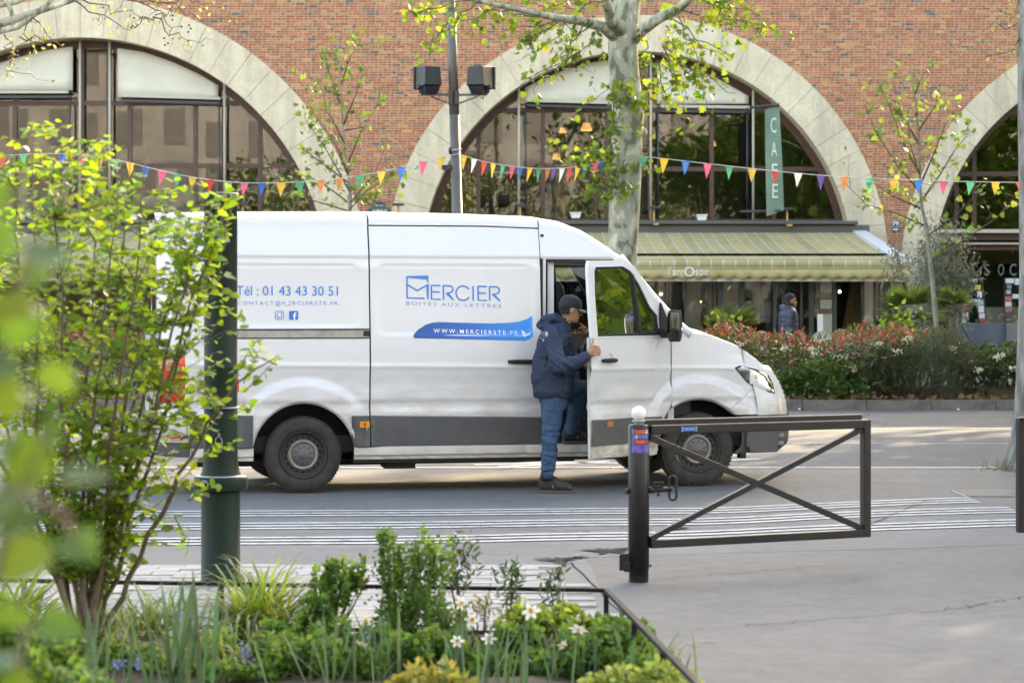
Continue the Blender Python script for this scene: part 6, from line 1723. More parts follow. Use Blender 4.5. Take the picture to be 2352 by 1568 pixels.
# seams
for pl in ([(1257, 800), (1251, 840), (1247, 880), (1247, 905)], [(1266, 860), (1262, 905)], [(1229, 898), (1250, 900), (1280, 899), (1312, 899)]):
    b = MB(); pts = []
    for i in range(len(pl)-1):
        for k in range(5): f = k/5; pts.append((pl[i][0]*(1-f) + pl[i+1][0]*f, pl[i][1]*(1-f) + pl[i+1][1]*f))
    b.tube(project(jk, pts, .0), .003, 5); b.build('seam', mat('seam_navy', (.02, .035, .07), .8), driver)
# jeans
b = MB()
rings(b, [jr(1234, 1312, 893, 21.42, .17), jr(1237, 1308, 915, 21.42, .165), jr(1242, 1300, 940, 21.38, .13)], 24)
limb(b, [dp(1270, 905, 21.34), dp(1268, 955, 21.33), dp(1265, 990, 21.32), dp(1263, 1013, 21.31), dp(1261, 1040, 21.31), dp(1259, 1064, 21.3), dp(1257.5, 1086, 21.3)], [.108, .093, .081, .075, .073, .064, .060], 20)
limb(b, [dp(1285, 910, 21.5), dp(1308, 897, 21.6), dp(1327, 890, 21.66)], [.10, .09, .078], 18); limb(b, [dp(1327, 890, 21.66), dp(1323, 925, 21.70), dp(1317, 964, 21.74), dp(1312, 986, 21.77)], [.078, .072, .062, .062], 18)
def jw(co, n_):
    q = Vector((co.x*8, co.y*8, co.z*11)); w = mnoise.noise(q)*.006
    zk = dp(1263, 1018, 21.3).z; w += .016*mnoise.noise(Vector((co.x*9, co.y*9, co.z*36 + co.x*9)))*(.25 + math.exp(-((co.z - zk)/.16)**2))
    w += .016*mnoise.noise(Vector((co.x*12, co.y*12, co.z*46 - co.x*14)))*math.exp(-((co.z - .2)/.08)**2); return n_*w
me = remesh(b, .009, 4, 'jeans', jw); jn = link('jeans', me, denim, driver)
b = MB(); b.tube(project(jn, [(1247, 916), (1246, 930), (1249, 945), (1262, 941), (1268, 940), (1268, 917)], .0), .0016, 4, False); b.tube(project(jn, [(1278, 905), (1278, 940), (1276, 980)], .0), .0016, 4, False); b.build('stitching', mat('stitch', (.06, .12, .22), .8), driver)
# boots
def boot(heel, toe, ank, z0, label):
    heel, toe = Vector(heel), Vector(toe); d = toe - heel; L_ = d.length; d.normalize(); s_ = Vector((d.y, -d.x, 0)); up = Vector((0, 0, 1)); b = MB()
    prof = [(0, .036, .115), (.03, .046, .15), (.10, .048, .155), (.15, .048, .125), (.20, .05, .09), (.25, .05, .078), (L_ - .02, .042, .062), (L_, .026, .04)]
    rings(b, [(heel + d*x + up*(z0 + .018 + h/2), s_*w, up*(h/2)) for x, w, h in prof], 18)
    rings(b, [(heel + d*.075 + up*(z0 + .06), d*.062, s_*.045), (heel + d*.075 + up*(z0 + .11), d*.060, s_*.046), (ank + up*0, d*.058, s_*.05), (ank + up*.03, d*.060, s_*.052)], 18)
    me = remesh(b, .007, 3, 'boot'); o = link('boot', me, bootm, driver)
    b = MB(); out = [(0, .028), (.02, .04), (.08, .042), (.15, .042), (.22, .05), (.27, .046), (L_ - .005, .03), (L_ + .01, .0)]
    poly = [heel + d*x + s_*w for x, w in out] + [heel + d*x - s_*w for x, w in reversed(out[:-1])]; n = len(poly)
    b.add([p + up*z0 for p in poly] + [p + up*(z0 + .026) for p in poly], [tuple(reversed(range(n))), tuple(range(n, 2*n))] + [(k, (k+1) % n, n+(k+1) % n, n+k) for k in range(n)]); so = b.build('sole', solem, o, bev=.004)
    b = MB()
    for k in range(5): c = heel + d*(.135 + .02*k) + up*(z0 + .118 - .011*k); b.tube([c - s_*.03 - up*.004, c + up*.006, c + s_*.03 - up*.004], .0032, 6)
    b.build('lace', mat('lace', (.035, .035, .04), .7), o)
    b = MB(); c = heel + d*.13 + s_*.0435 + up*(z0 + .065); b.tube([c + d*.012 + up*.02, c - d*.004 + up*.004, c + d*.004 - up*.018], .0035, 6); b.build('boot_mark', mat('mark_grey', (.4, .45, .5), .6), o)
    return o
h0 = gnd(1238, 1131); t0 = gnd(1315, 1132); boot((h0.x, h0.y, 0), (t0.x, t0.y, 0), dp(1256, 1093, 21.3), .0, '')
zst = dp(1290, 1019, 21.84).z; h1, t1 = dp(1292, 1019, 21.84), dp(1346, 1016, 21.92); boot((h1.x, h1.y, 0), (t1.x, t1.y, 0), dp(1309, 981, 21.8), zst, '')
# cap with peak, hair
b = MB(); n = 26
capr = [(.128, .100, -.108, .083), (.15, .100, -.110, .0845), (.18, .096, -.106, .083), (.21, .078, -.09, .073), (.232, .045, -.06, .05), (.242, .01, -.02, .018)]
vs_ = []
for z, f, k_, w in capr:
    for k in range(n): t = 2*math.pi*k/n; dz = -.035*max(0, -math.cos(t)) if z < .14 else (-.012*max(0, -math.cos(t)) if z < .16 else 0); vs_.append(MH @ Vector(((f+k_)/2 + (f-k_)/2*math.cos(t), w*math.sin(t), z + dz)))
b.add(vs_, [(i*n+k, i*n+(k+1) % n, (i+1)*n+(k+1) % n, (i+1)*n+k) for i in range(len(capr)-1) for k in range(n)] + [tuple((len(capr)-1)*n+k for k in range(n))], True)
cp_ = b.build('cap', capm, driver); so = cp_.modifiers.new('s', 'SOLIDIFY'); so.thickness = .004
b = MB()
def peak(u, v):
    a = R(-62 + 124*u); r_ = .093 + .105*v*math.cos(a)**.5; return MH @ Vector((.0 + r_*math.cos(a)*1.0, .083*math.sin(a)*(1 + .05*v)/math.sin(R(62))*.97, .136 - .022*v - .018*(abs(math.sin(a))**2)))
b.grid(peak, 16, 6); o = b.build('peak', mat('cap_peak', (.07, .072, .08), .7), cp_); so = o.modifiers.new('s', 'SOLIDIFY'); so.thickness = .009
b = MB(); b.ball(MH @ Vector((0, 0, .243)), .008, 8, 6); b.build('button', capm, cp_)
b = MB(); vs_ = []; hr = [(.06, .0, -.088, .068), (.09, .02, -.099, .0765), (.13, .03, -.105, .081), (.15, .03, -.106, .082)]
for z, f, k_, w in hr:
    for k in range(17): t = R(100 + 160*k/16); vs_.append(MH @ Vector(((f+k_)/2*0 + (-.012) + (abs(k_) - .012)*math.cos(t), w*math.sin(t)*1.01, z)))
b.add(vs_, [(i*17+k, i*17+k+1, (i+1)*17+k+1, (i+1)*17+k) for i in range(3) for k in range(16)], True); b.build('hair', hair_m, driver)
b = MB(); b.ball(MH @ Vector((.080, 0, .010)), .024, 10, 8, (.85, 1.1, .8), MH.to_3x3().to_4x4()); b.build('beard', mat('beard', (.045, .028, .02), .9), driver)
for q in (-1, 1): MB().ball(MH @ Vector((.078, q*.030, .125)), .0105, 8, 6).build('eye', mat('eye_dark', (.03, .02, .015), .2), driver)
for q in (-1, 1): b = MB(); b.tube([MH @ Vector((.088, q*.018, .146)), MH @ Vector((.084, q*.038, .150)), MH @ Vector((.07, q*.055, .146))], .0035, 6); b.build('eyebrow', hair_m, driver)
# blue cloth lying on the passenger seat, seen past his arm
b = MB(); c = dp(1330, 812, 21.95); b.grid(lambda u, v: c + Vector(((u-.5)*.22, (v-.5)*.2, .05*math.sin(u*5 + v*3) - .10*u)), 10, 10); o = tag(b.build('blue_cloth', mat('cloth_blue', (.01, .12, .33), .6)), 'bright blue cloth on the van seat behind his forearm', 'cloth')
o.modifiers.new('s', 'SOLIDIFY').thickness = .012

# ---- pedestrian behind the hedge
YP_ = 41.3; k_ = YP_/F
def pp(x, y, d=0): return at(x, y, YP_ + d)
hc = pp(1815.5, 707); fv = Vector((.97, .22, 0)); sv = Vector((.22, -.97, 0))
MP = Matrix.Translation(hc) @ Matrix.Rotation(R(13), 4, 'Z') @ Matrix.Scale(1.04, 4)
b = MB(); head(b, MP); gz = .12; base = pp(1813, 700)
rings(b, [(pp(1808, 725), fv*.10, sv*.09), (pp(1811, 712), fv*.065, sv*.062), (MP @ Vector((-.02, 0, .04)), fv*.06, sv*.058)], 16)
bx0, by0 = base.x, base.y
rings(b, [((bx0, by0, .95), fv*.11, sv*.15), ((bx0, by0, 1.2), fv*.11, sv*.16), ((bx0, by0, 1.48), fv*.10, sv*.17), ((bx0, by0, 1.58), fv*.07, sv*.09)], 18)
for q, st in ((1, .14), (-1, -.16)):
    hip = Vector((bx0, by0, .98)) + sv*q*.09; limb(b, [hip, hip + fv*st + Vector((0, 0, -.42)), hip + fv*st*1.4 + Vector((0, 0, -.80))], [.07, .05, .038], 12)
    sh = Vector((bx0, by0, 1.48)) + sv*q*.2; limb(b, [sh, sh + Vector((0, 0, -.30)) - fv*.03, sh + Vector((0, 0, -.55)) + fv*.05], [.045, .038, .027], 12); hand_relaxed(b, sh + Vector((0, 0, -.56)) + fv*.05, (.1, 0, -1), fv)
me = remesh(b, .0075, 3, 'person'); ped = link('person', me, skin_p); tag(ped, 'man with short hair in a navy puffer jacket walking behind the hedge', 'person')
puff = mat('puffer_navy', (.018, .026, .06), .5, (.024, .034, .075), 14, 4, bump=.3, bscale=30, bdist=.02)
b = MB(); lst = []
for i in range(41):
    z = .88 + (1.60 - .88)*i/40; q = 1 + .05*abs(math.sin((z - .88)/.085*math.pi/1.0)); w = np.interp(z, [.88, 1.0, 1.25, 1.45, 1.53, 1.60], [.155, .165, .165, .15, .12, .075]); d = np.interp(z, [.88, 1.0, 1.25, 1.45, 1.53, 1.60], [.19, .20, .215, .22, .16, .09]); lst.append((Vector((bx0 - .01 - .02*(z - .9), by0, z)), fv*w*q, sv*d*q))
rings(b, lst, 28)
for q in (1, -1):
    sh = Vector((bx0 - .02, by0, 1.46)) + sv*q*.2; pts = [sh + Vector((0, 0, -.54*i/24)) - fv*.05*math.sin(i/24*2.5) + fv*.05*(i/24)**2 + sv*q*.02*(i/24) for i in range(25)]; limb(b, pts, [(.082 - .022*i/24)*(1 + .07*abs(math.sin(i/24*math.pi*5))) for i in range(25)], 16)
limb(b, [Vector((bx0 - .10, by0, 1.53)) + sv*.07, Vector((bx0 - .12, by0, 1.56)), Vector((bx0 - .10, by0, 1.53)) - sv*.07], [.05, .06, .05], 12)
me = remesh(b, .011, 3, 'jacket'); link('jacket', me, puff, ped)
b = MB(); rings(b, [((bx0 + .01, by0, 1.55), fv*.085, sv*.085), ((bx0 + .02, by0, 1.64), fv*.08, sv*.078)], 18, False); o = b.build('collar', mat('collar_black', (.012, .012, .015), .7), ped); o.modifiers.new('s', 'SOLIDIFY').thickness = .015
b = MB()
for q, st in ((1, .14), (-1, -.16)):
    hip = Vector((bx0, by0, .95)) + sv*q*.09; limb(b, [hip, hip + fv*st + Vector((0, 0, -.42)), hip + fv*st*1.4 + Vector((0, 0, -.78))], [.095, .07, .055], 14)
me = remesh(b, .012, 3, 'trousers'); link('trousers', me, mat('dark_trousers', (.015, .016, .02), .85), ped)
for q, st in ((1, .14), (-1, -.16)):
    f0 = Vector((bx0, by0, .12)) + sv*q*.09 + fv*(st*1.4 - .07); b = MB(); rings(b, [(f0 + fv*x + Vector((0, 0, h/2)), sv*w, Vector((0, 0, h/2))) for x, w, h in ((0, .03, .07), (.08, .04, .1), (.18, .045, .07), (.27, .03, .04))], 14); b.build('shoe', bootm, ped)
b = MB(); vs_ = []; hr = [(.085, -.02, -.100, .079), (.12, .035, -.105, .081), (.15, .055, -.108, .083), (.178, .088, -.107, .083), (.208, .07, -.09, .073), (.232, .035, -.055, .046), (.242, .005, -.02, .015)]
n = 24
for z, f, kk, w in hr:
    for k in range(n): t = 2*math.pi*k/n; vs_.append(MP @ Vector(((f+kk)/2 + (f-kk)/2*math.cos(t), w*math.sin(t), z)))
b.add(vs_, [(i*n+k, i*n+(k+1) % n, (i+1)*n+(k+1) % n, (i+1)*n+k) for i in range(len(hr)-1) for k in range(n)] + [tuple((len(hr)-1)*n+k for k in range(n))], True); b.build('hair', hair_m, ped)
for q in (-1, 1): MB().ball(MP @ Vector((.078, q*.030, .125)), .0105, 8, 6).build('eye', MATS['eye_dark'], ped)
for q in (-1, 1): b = MB(); b.tube([MP @ Vector((.089, q*.018, .146)), MP @ Vector((.085, q*.038, .150)), MP @ Vector((.07, q*.055, .146))], .004, 6); b.build('eyebrow', hair_m, ped)
# ------------------------------------------------------------------ trees
bark_m = None
def plane_bark():
    m = bpy.data.materials.new('plane_bark'); m.use_nodes = True; MATS['plane_bark'] = m
    nt = m.node_tree; N, L = nt.nodes, nt.links; b = N['Principled BSDF']; b.inputs['Roughness'].default_value = .85
    tc = N.new('ShaderNodeTexCoord'); mp = N.new('ShaderNodeMapping'); mp.inputs['Scale'].default_value = (1, 1, .55); L.new(tc.outputs['Object'], mp.inputs[0])
    nz = N.new('ShaderNodeTexNoise'); nz.inputs['Scale'].default_value = 7.5; nz.inputs['Detail'].default_value = 2.5; nz.inputs['Roughness'].default_value = .45; L.new(mp.outputs[0], nz.inputs['Vector'])
    rp = N.new('ShaderNodeValToRGB'); rp.color_ramp.interpolation = 'EASE'
    e = rp.color_ramp.elements; e[0].position = .38; e[0].color = (.2, .19, .135, 1); e[1].position = .43; e[1].color = (.40, .39, .29, 1)
    for p, c in ((.56, (.44, .43, .33)), (.60, (.64, .6, .46)), (.70, (.68, .64, .5))): q = e.new(p); q.color = (*c, 1)
    L.new(nz.outputs[0], rp.inputs[0])
    n2 = N.new('ShaderNodeTexNoise'); n2.inputs['Scale'].default_value = 30; n2.inputs['Detail'].default_value = 6; L.new(tc.outputs['Object'], n2.inputs['Vector'])
    mx = N.new('ShaderNodeMix'); mx.data_type = 'RGBA'; mx.blend_type = 'MULTIPLY'; mx.inputs[0].default_value = .25; L.new(rp.outputs[0], mx.inputs[6]); L.new(n2.outputs[0], mx.inputs[7]); L.new(mx.outputs[2], b.inputs['Base Color'])
    bp = N.new('ShaderNodeBump'); bp.inputs['Strength'].default_value = .4; bp.inputs['Distance'].default_value = .02; L.new(nz.outputs[0], bp.inputs['Height']); L.new(bp.outputs[0], b.inputs['Normal'])
    return m
pbark = plane_bark()
twig_m = mat('twig', (.10, .08, .06), .85, (.15, .12, .09), 30, 4)
stem_m = mat('shrub_stem', (.085, .06, .045), .85, (.15, .115, .085), 18, 6, bump=.4, bscale=60)
spring = leaf_mat('plane_leaf', (.085, .15, .026), (.27, .37, .04), .5)

def leaves_along(polys, per, spread, size, rs, hang=.3):
    """positions for leaves strung along twigs"""
    P, D, S = [], [], []
    for pl in polys:
        pl = [Vector(p) for p in pl]
        for a, c in zip(pl[:-1], pl[1:]):
            L_ = (c - a).length; n = max(1, int(L_*per))
            for _ in range(n):
                p = a.lerp(c, rs.random()) + Vector(rs.normal(0, spread, 3)); P.append(p)
                d = Vector(rs.normal(0, 1, 3)); d.z -= hang; D.append(d.normalized()); S.append(rs.uniform(*size))
    return P, D, S
def twigify(start, end, wob, rs, n=6, sag=0.0):
    a, c = Vector(start), Vector(end); out = []
    for i in range(n + 1):
        t = i/n; q = a.lerp(c, t); q += Vector(rs.normal(0, wob*(.3 + t*.7) if 0 < i < n else 0, 3)); q.z -= sag*math.sin(math.pi*t)*0 + sag*t*t; out.append(q)
    return out

# the plane tree in front of the middle arch
rs = np.random.default_rng(3)
YT = 38.5
def tp(x, y, dy=0): return at(x, y, YT + dy)
t = thing('plane_tree', 'mottled plane tree trunk with spring leaves before the middle arch', 'tree', (at(1430, 685, YT).x, YT, .1), group='plane trees of the avenue')
b = MB()
path = [(1427, 915, 40), (1428, 840, 37), (1430, 700, 34), (1430, 585, 33.5), (1432, 500, 34.5), (1436, 420, 36), (1441, 330, 36), (1444, 270, 37), (1440, 215, 35), (1433, 150, 34), (1431, 100, 35), (1434, 50, 33), (1440, 0, 31), (1446, -80, 29), (1452, -200, 25)]
P = []; rad = []
for x, y, w in path: P.append(tp(x, y)); rad.append(w*YT/F)
# refine and roughen the trunk
P2, r2 = [], []
for i in range(len(P)-1):
    for k in range(5): f = k/5; P2.append(P[i].lerp(P[i+1], f)); r2.append(rad[i]*(1-f) + rad[i+1]*f)
n = 28; vs_ = []
for i, (p, r_) in enumerate(zip(P2, r2)):
    for k in range(n):
        a = 2*math.pi*k/n; q = r_*(1 + .05*mnoise.noise(Vector((math.cos(a)*1.5, math.sin(a)*1.5, p.z*1.3))) + .02*math.sin(3*a + p.z)); vs_.append(p + Vector((math.cos(a)*q, math.sin(a)*q, 0)))
b.add(vs_, [(i*n+k, i*n+(k+1) % n, (i+1)*n+(k+1) % n, (i+1)*n+k) for i in range(len(P2)-1) for k in range(n)], True)
b.ball(tp(1478, 305), .06, 8, 6, (1, 1, 1.4))
b.build('trunk', pbark, t)
limbs = [[(1425, 95, 0, .14), (1385, 62, -.4, .11), (1330, 48, -.9, .09), (1270, 40, -1.4, .07), (1180, 20, -1.9, .05), (1080, 0, -2.2, .035)],
         [(1430, 75, -.15, .13), (1402, 45, -.5, .11), (1396, 15, -.8, .1), (1382, -30, -1.2, .08), (1340, -110, -1.6, .06)],
         [(1445, 100, 0, .15), (1475, 70, -.2, .12), (1510, 45, -.5, .105), (1560, 20, -.8, .09), (1600, -20, -1, .08), (1680, -120, -1.2, .06)],
         [(1452, -60, 0, .1), (1500, -150, .5, .08), (1560, -260, 1, .05)], [(1440, -40, 0, .1), (1390, -140, .8, .08), (1300, -250, 1.5, .05)]]
for lm in limbs: b = MB(); b.tube([tp(x, y, d) for x, y, d, r_ in lm], [q[3]*.78 for q in lm], 12); b.build('limb', pbark, t)
S_ = SRC
tw = [((1330, 48), (1235, 118), -.9), ((1300, 44), (1150, 75), -1.2), ((1250, 35), (1110, 45), -1.5), ((1180, 20), (1010, 55), -1.9), ((1080, 0), (950, 20), -2.2), ((1100, 0), (985, 110), -2.2), ((1050, 10), (960, 150), -2.3), ((1000, 20), (935, 35), -2.3), ((1340, 50), (1290, 165), -1), ((1360, 55), (1255, 150), -.8), ((1385, 62), (1330, 130), -.6), ((1300, 45), (1190, 110), -1.4), ((1330, 120), (1195, 195), -1), ((1385, -20), (1250, 30), -1.2), ((1390, 0), (1290, 20), -1.1), ((1382, -30), (1180, -10), -1.5),
      ((1560, 20), (1660, 60), -.8), ((1600, -20), (1740, 40), -1), ((1530, 35), (1680, 130), -.7), ((1550, 25), (1620, 190), -.9), ((1600, -10), (1750, 90), -1.1), ((1530, 60), (1560, 160), -.6), ((1520, 100), (1640, 205), -.8), ((1530, 130), (1690, 215), -.8), ((1525, 105), (1560, 215), -.9), ((1640, 10), (1720, -10), -1), ((1660, 40), (1760, 60), -1.2), ((1475, 72), (1500, 150), -.4), ((1520, 120), (1600, 235), -1), ((1510, 140), (1540, 240), -.9),
      ((1425, 295), (1385, 300), -.6), ((1405, 430), (1345, 390), -.6), ((1350, 395), (1285, 350), -.8), ((1405, 425), (1330, 440), -.7), ((1350, 390), (1375, 320), -.7), ((1410, 280), (1400, 190), -.5), ((1400, 230), (1445, 200), -.5), ((1440, 220), (1480, 250), -.5), ((1395, 400), (1440, 360), -.6), ((1440, 375), (1415, 420), -.5), ((1430, 430), (1450, 410), -.5), ((1415, 320), (1390, 375), -.6)]
polys = []; b = MB()
for (a, c, d) in tw:
    pl = twigify(tp(a[0], a[1], d), tp(c[0], c[1], d + rs.normal(0, .3)), .07, rs); polys.append(pl); b.tube(pl, [.014, .012, .011, .009, .008, .006, .004], 5)
    for _ in range(3):
        i = int(rs.integers(2, 6)); q = pl[i]; e = q + Vector((rs.normal(0, .3), rs.normal(0, .3), rs.normal(-.12, .2))); p2 = twigify(q, e, .04, rs, 4); polys.append(p2); b.tube(p2, [.007, .006, .005, .004, .003], 4)
tk = b.build('twig', twig_m, t, fix=False); tk['kind'] = 'stuff'
P, D, S = leaves_along(polys, 14, .06, (.07, .14), rs, .8)
n = len(P); scatter_mesh('foliage', P, D, rand_dirs(n, .6), S, *PLANE, tints(n, .75, 1.3, .14), spring, t, 'stuff')
# seed balls
b = MB()
for _ in range(30): q = polys[int(rs.integers(0, 90))][-1]; b.ball(q - Vector((0, 0, .08)), .017, 6, 5)
o = b.build('seed_ball', twig_m, t); o['kind'] = 'stuff'

def big_crown(par, cx, cy, cz, rx, ry, rz, n, size, seed, tint_lo=.7):
    r_ = np.random.default_rng(seed); k = 26; cc = r_.normal(0, .5, (k, 3)); cc /= np.maximum(1, np.linalg.norm(cc, axis=1, keepdims=True)/.95)
    idx = r_.integers(0, k, n); p = cc[idx] + r_.normal(0, .16, (n, 3)); p = p*np.array([rx, ry, rz]) + np.array([cx, cy, cz])
    return scatter_mesh('crown', p, rand_dirs(n, -.2), rand_dirs(n, .6), r_.uniform(*size, n), *PLANE, tints(n, tint_lo, 1.25), spring, par, 'stuff')
def street_tree(x, y, h, cr, n, label, seed, trunk_r=.26, cz=None, grp='plane trees of the avenue', rz=3.6, lsz=(.14, .3)):
    t = thing('plane_tree', label, 'tree', (x, y, 0), group=grp); r_ = np.random.default_rng(seed)
    b = MB(); b.tube([(x, y, 0), (x, y, .25), (x + .02, y, 1), (x + r_.normal(0, .1), y, h*.45), (x + r_.normal(0, .3), y, h*.8)], [trunk_r*1.7, trunk_r*1.2, trunk_r, trunk_r*.9, trunk_r*.5], 20); b.build('trunk', pbark, t)
    b = MB()
    for _ in range(8):
        a = r_.uniform(0, 6.28); z0 = h*r_.uniform(.4, .7); b.tube([(x, y, z0), (x + math.cos(a)*cr*.4, y + math.sin(a)*cr*.4, z0 + 1.4), (x + math.cos(a)*cr*.8, y + math.sin(a)*cr*.8, z0 + 2.2)], [.11, .08, .04], 8)
    o = b.build('limb', pbark, t); o['kind'] = 'stuff'
    big_crown(t, x, y, cz or h*.75, cr, cr, rz, n, lsz, seed)
    return t
# crown of the visible plane above the picture, and its neighbours along the avenue
big_crown(bpy.data.objects['plane_tree'], 2.2, 38.8, 11.0, 5.2, 4.8, 3.6, 2600, (.14, .3), 5)
street_tree(13.5, 38.6, 12, 5.6, 8000, 'plane tree of the avenue out of view to the right', 21, cz=7.8, rz=4.6, lsz=(.22, .42))
street_tree(24.5, 38.8, 12, 5.8, 8000, 'second plane tree of the avenue out of view to the right', 22, cz=7.8, rz=4.6, lsz=(.22, .42))
street_tree(35.5, 38.6, 12, 5.6, 6000, 'third plane tree of the avenue out of view to the right', 23, cz=7.8, rz=4.6, lsz=(.22, .42))
street_tree(18.5, 25.0, 10, 4.4, 6000, 'plane tree on the near kerb out of view to the right', 24, cz=5.6, rz=4.4, lsz=(.22, .42))  # unseen near row, crowns set low to fill the door glass reflection
street_tree(30, 27.5, 10, 5.0, 6000, 'second plane tree on the near kerb out of view to the right', 25, cz=6.0, rz=4.8, lsz=(.25, .5))
street_tree(42, 30.0, 11, 6.0, 6000, 'third plane tree on the near kerb out of view to the right', 26, cz=6.5, rz=5.4, lsz=(.3, .6))
for i, (x, y) in enumerate(((-13, -6.5), (-3, -7), (7.5, -6.4), (17, -7.2))):
    street_tree(x, y, 11, 4.4, 2300, ['plane tree behind the viewer, leftmost of four', 'plane tree behind the viewer, second from the left', 'plane tree behind the viewer, third from the left', 'plane tree behind the viewer, rightmost of four'][i], 31 + i, cz=7.0, grp='plane trees mirrored in the windows', rz=3.6)

# plane tree cut by the right edge of the picture
YR = 24.4
xr = (2358 - 1176)*YR/F
t = thing('plane_tree', 'grey flaky plane trunk with flared foot at the right edge', 'tree', (xr + .12, YR, 0), group='plane trees of the avenue')
b = MB(); n = 30; vs_ = []; zs = [0, .03, .08, .15, .25, .4, .6, .9, 1.3, 1.9, 2.6, 3.4, 4.4, 5.6, 7]
left = np.interp(zs, [0, .12, .3, .6, 1.1, 2.0, 3.2, 4.2, 7], [2300, 2312, 2323, 2331, 2337, 2342, 2340, 2338, 2336])
for i, z in enumerate(zs):
    lx = (left[i] - 1176)*YR/F; r_ = .27*(1 - .012*z) ; cx = xr + .12 ; rr = cx - lx
    for k in range(n):
        a = 2*math.pi*k/n; q = rr*(1 + .07*math.sin(5*a + 1)*max(0, 1 - z*1.6) + .05*mnoise.noise(Vector((math.cos(a)*2, math.sin(a)*2, z*2)))); vs_.append((cx + math.cos(a)*q, YR + math.sin(a)*q, z))
b.add(vs_, [(i*n+k, i*n+(k+1) % n, (i+1)*n+(k+1) % n, (i+1)*n+k) for i in range(len(zs)-1) for k in range(n)], True)
b.build('trunk', mat('grey_bark', (.11, .10, .088), .9, (.31, .29, .26), 9, 7, bump=.8, bscale=16, bdist=.03, stretch=(1, 1, .35)), t)
big_crown(t, xr + 5.0, YR + .3, 7.0, 4.2, 4.8, 3.2, 5200, (.2, .4), 6)  # unseen crown, shifted off the trunk to shade the right foreground
rs = np.random.default_rng(8)
polys = [twigify(at(2400, 30, YR), at(2255, 75, YR), .06, rs, 6), twigify(at(2400, -20, YR), at(2290, 20, YR), .06, rs, 6), twigify(at(2400, 40, YR), at(2265, 130, YR), .08, rs, 6)]
b = MB()
for pl in polys: b.tube(pl, [.012, .01, .009, .008, .006, .005, .004], 5)
b.build('twig', twig_m, t, fix=False)
P, D, S = leaves_along(polys, 26, .06, (.03, .07), rs, .6); n = len(P); o = scatter_mesh('foliage', P, D, rand_dirs(n), S, *LEAF, tints(n, .8, 1.4), leaf_mat('young_leaf', (.2, .2, .08), (.5, .46, .14)), t, 'stuff')
# grass tufts and earth at its foot
n = 120; p = np.c_[rng.normal((2295-1176)*YR/F, .13, n), rng.normal(YR - .15, .12, n), np.zeros(n)]
tag(scatter_mesh('grass_tuft', p, rand_dirs(n, 1.6), rand_dirs(n), rng.uniform(.06, .16, n), *BLADE, tints(n), leaf_mat('dry_grass', (.12, .13, .05), (.2, .22, .08)), kind='stuff'), 'small grass tuft at the foot of the right edge trunk', 'grass')

# bare limbs of a plane tree reaching in at the top left
YQ = 27.0
t = thing('plane_tree', 'bare plane branches with seed balls at the top left corner', 'tree', (at(-500, 685, YQ).x, YQ, 0), group='plane trees of the avenue')
def q3(x, y, d=0): return at(x, y, YQ + d)
b = MB(); b.tube([q3(-500, 1030), q3(-490, 500), q3(-480, 100)], [.3, .24, .2], 16); b.build('trunk', pbark, t)
b = MB()
for lm in ([(-480, 150, .12), (-200, 110, .1), (-40, 66, .075), (40, 42, .06), (85, 28, .05), (140, 10, .042), (215, -15, .03)], [(-480, 160, .1), (-200, 100, .08), (-30, 78, .06), (40, 62, .05), (75, 38, .04), (110, 8, .032), (150, -20, .025)], [(30, 60, .05), (28, 30, .045), (12, -10, .04)], [(-40, 20, .05), (40, 5, .04), (80, -20, .03)]):
    b.tube([q3(x, y) for x, y, r_ in lm], [r_*.75 for x, y, r_ in lm], 10)
o = b.build('limb', pbark, t); o['kind'] = 'stuff'
rs = np.random.default_rng(12); polys = []; b = MB()
for a, c in (((180, -5), (330, 45)), ((330, 45), (400, 20)), ((170, 0), (300, 70)), ((300, 0), (420, 60)), ((330, -10), (480, 60)), ((350, 40), (440, 110)), ((60, 30), (150, 110)), ((75, 40), (40, 120)), ((45, 85), (160, 100)), ((10, 80), (35, 150)), ((30, 115), (25, 165)), ((250, -10), (360, 15)), ((380, -10), (520, 20)), ((300, 65), (350, 45))):
    pl = twigify(q3(*a), q3(*c), .05, rs, 7); polys.append(pl); b.tube(pl, [.010, .009, .008, .007, .006, .005, .004, .003], 5)
    for _ in range(2): i = int(rs.integers(2, 7)); p2 = twigify(pl[i], pl[i] + Vector((rs.normal(.05, .2), rs.normal(0, .15), rs.normal(-.12, .12))), .03, rs, 4); polys.append(p2); b.tube(p2, [.005, .004, .004, .003, .002], 4)
o = b.build('twig', twig_m, t, fix=False); o['kind'] = 'stuff'
P, D, S = leaves_along(polys, 7, .04, (.03, .07), rs, .4); n = len(P); scatter_mesh('foliage', P, D, rand_dirs(n), S, *LEAF, tints(n, .8, 1.4), MATS['young_leaf'], t, 'stuff')
b = MB()
for x, y in ((308, 42), (313, 55), (396, 36), (396, 46), (417, 62), (434, 58), (438, 66), (432, 74), (377, 88), (386, 100), (379, 104), (237, 18), (508, 48), (24, 130)): b.ball(q3(x, y), .013, 6, 5)
o = b.build('seed_ball', twig_m, t); o['kind'] = 'stuff'

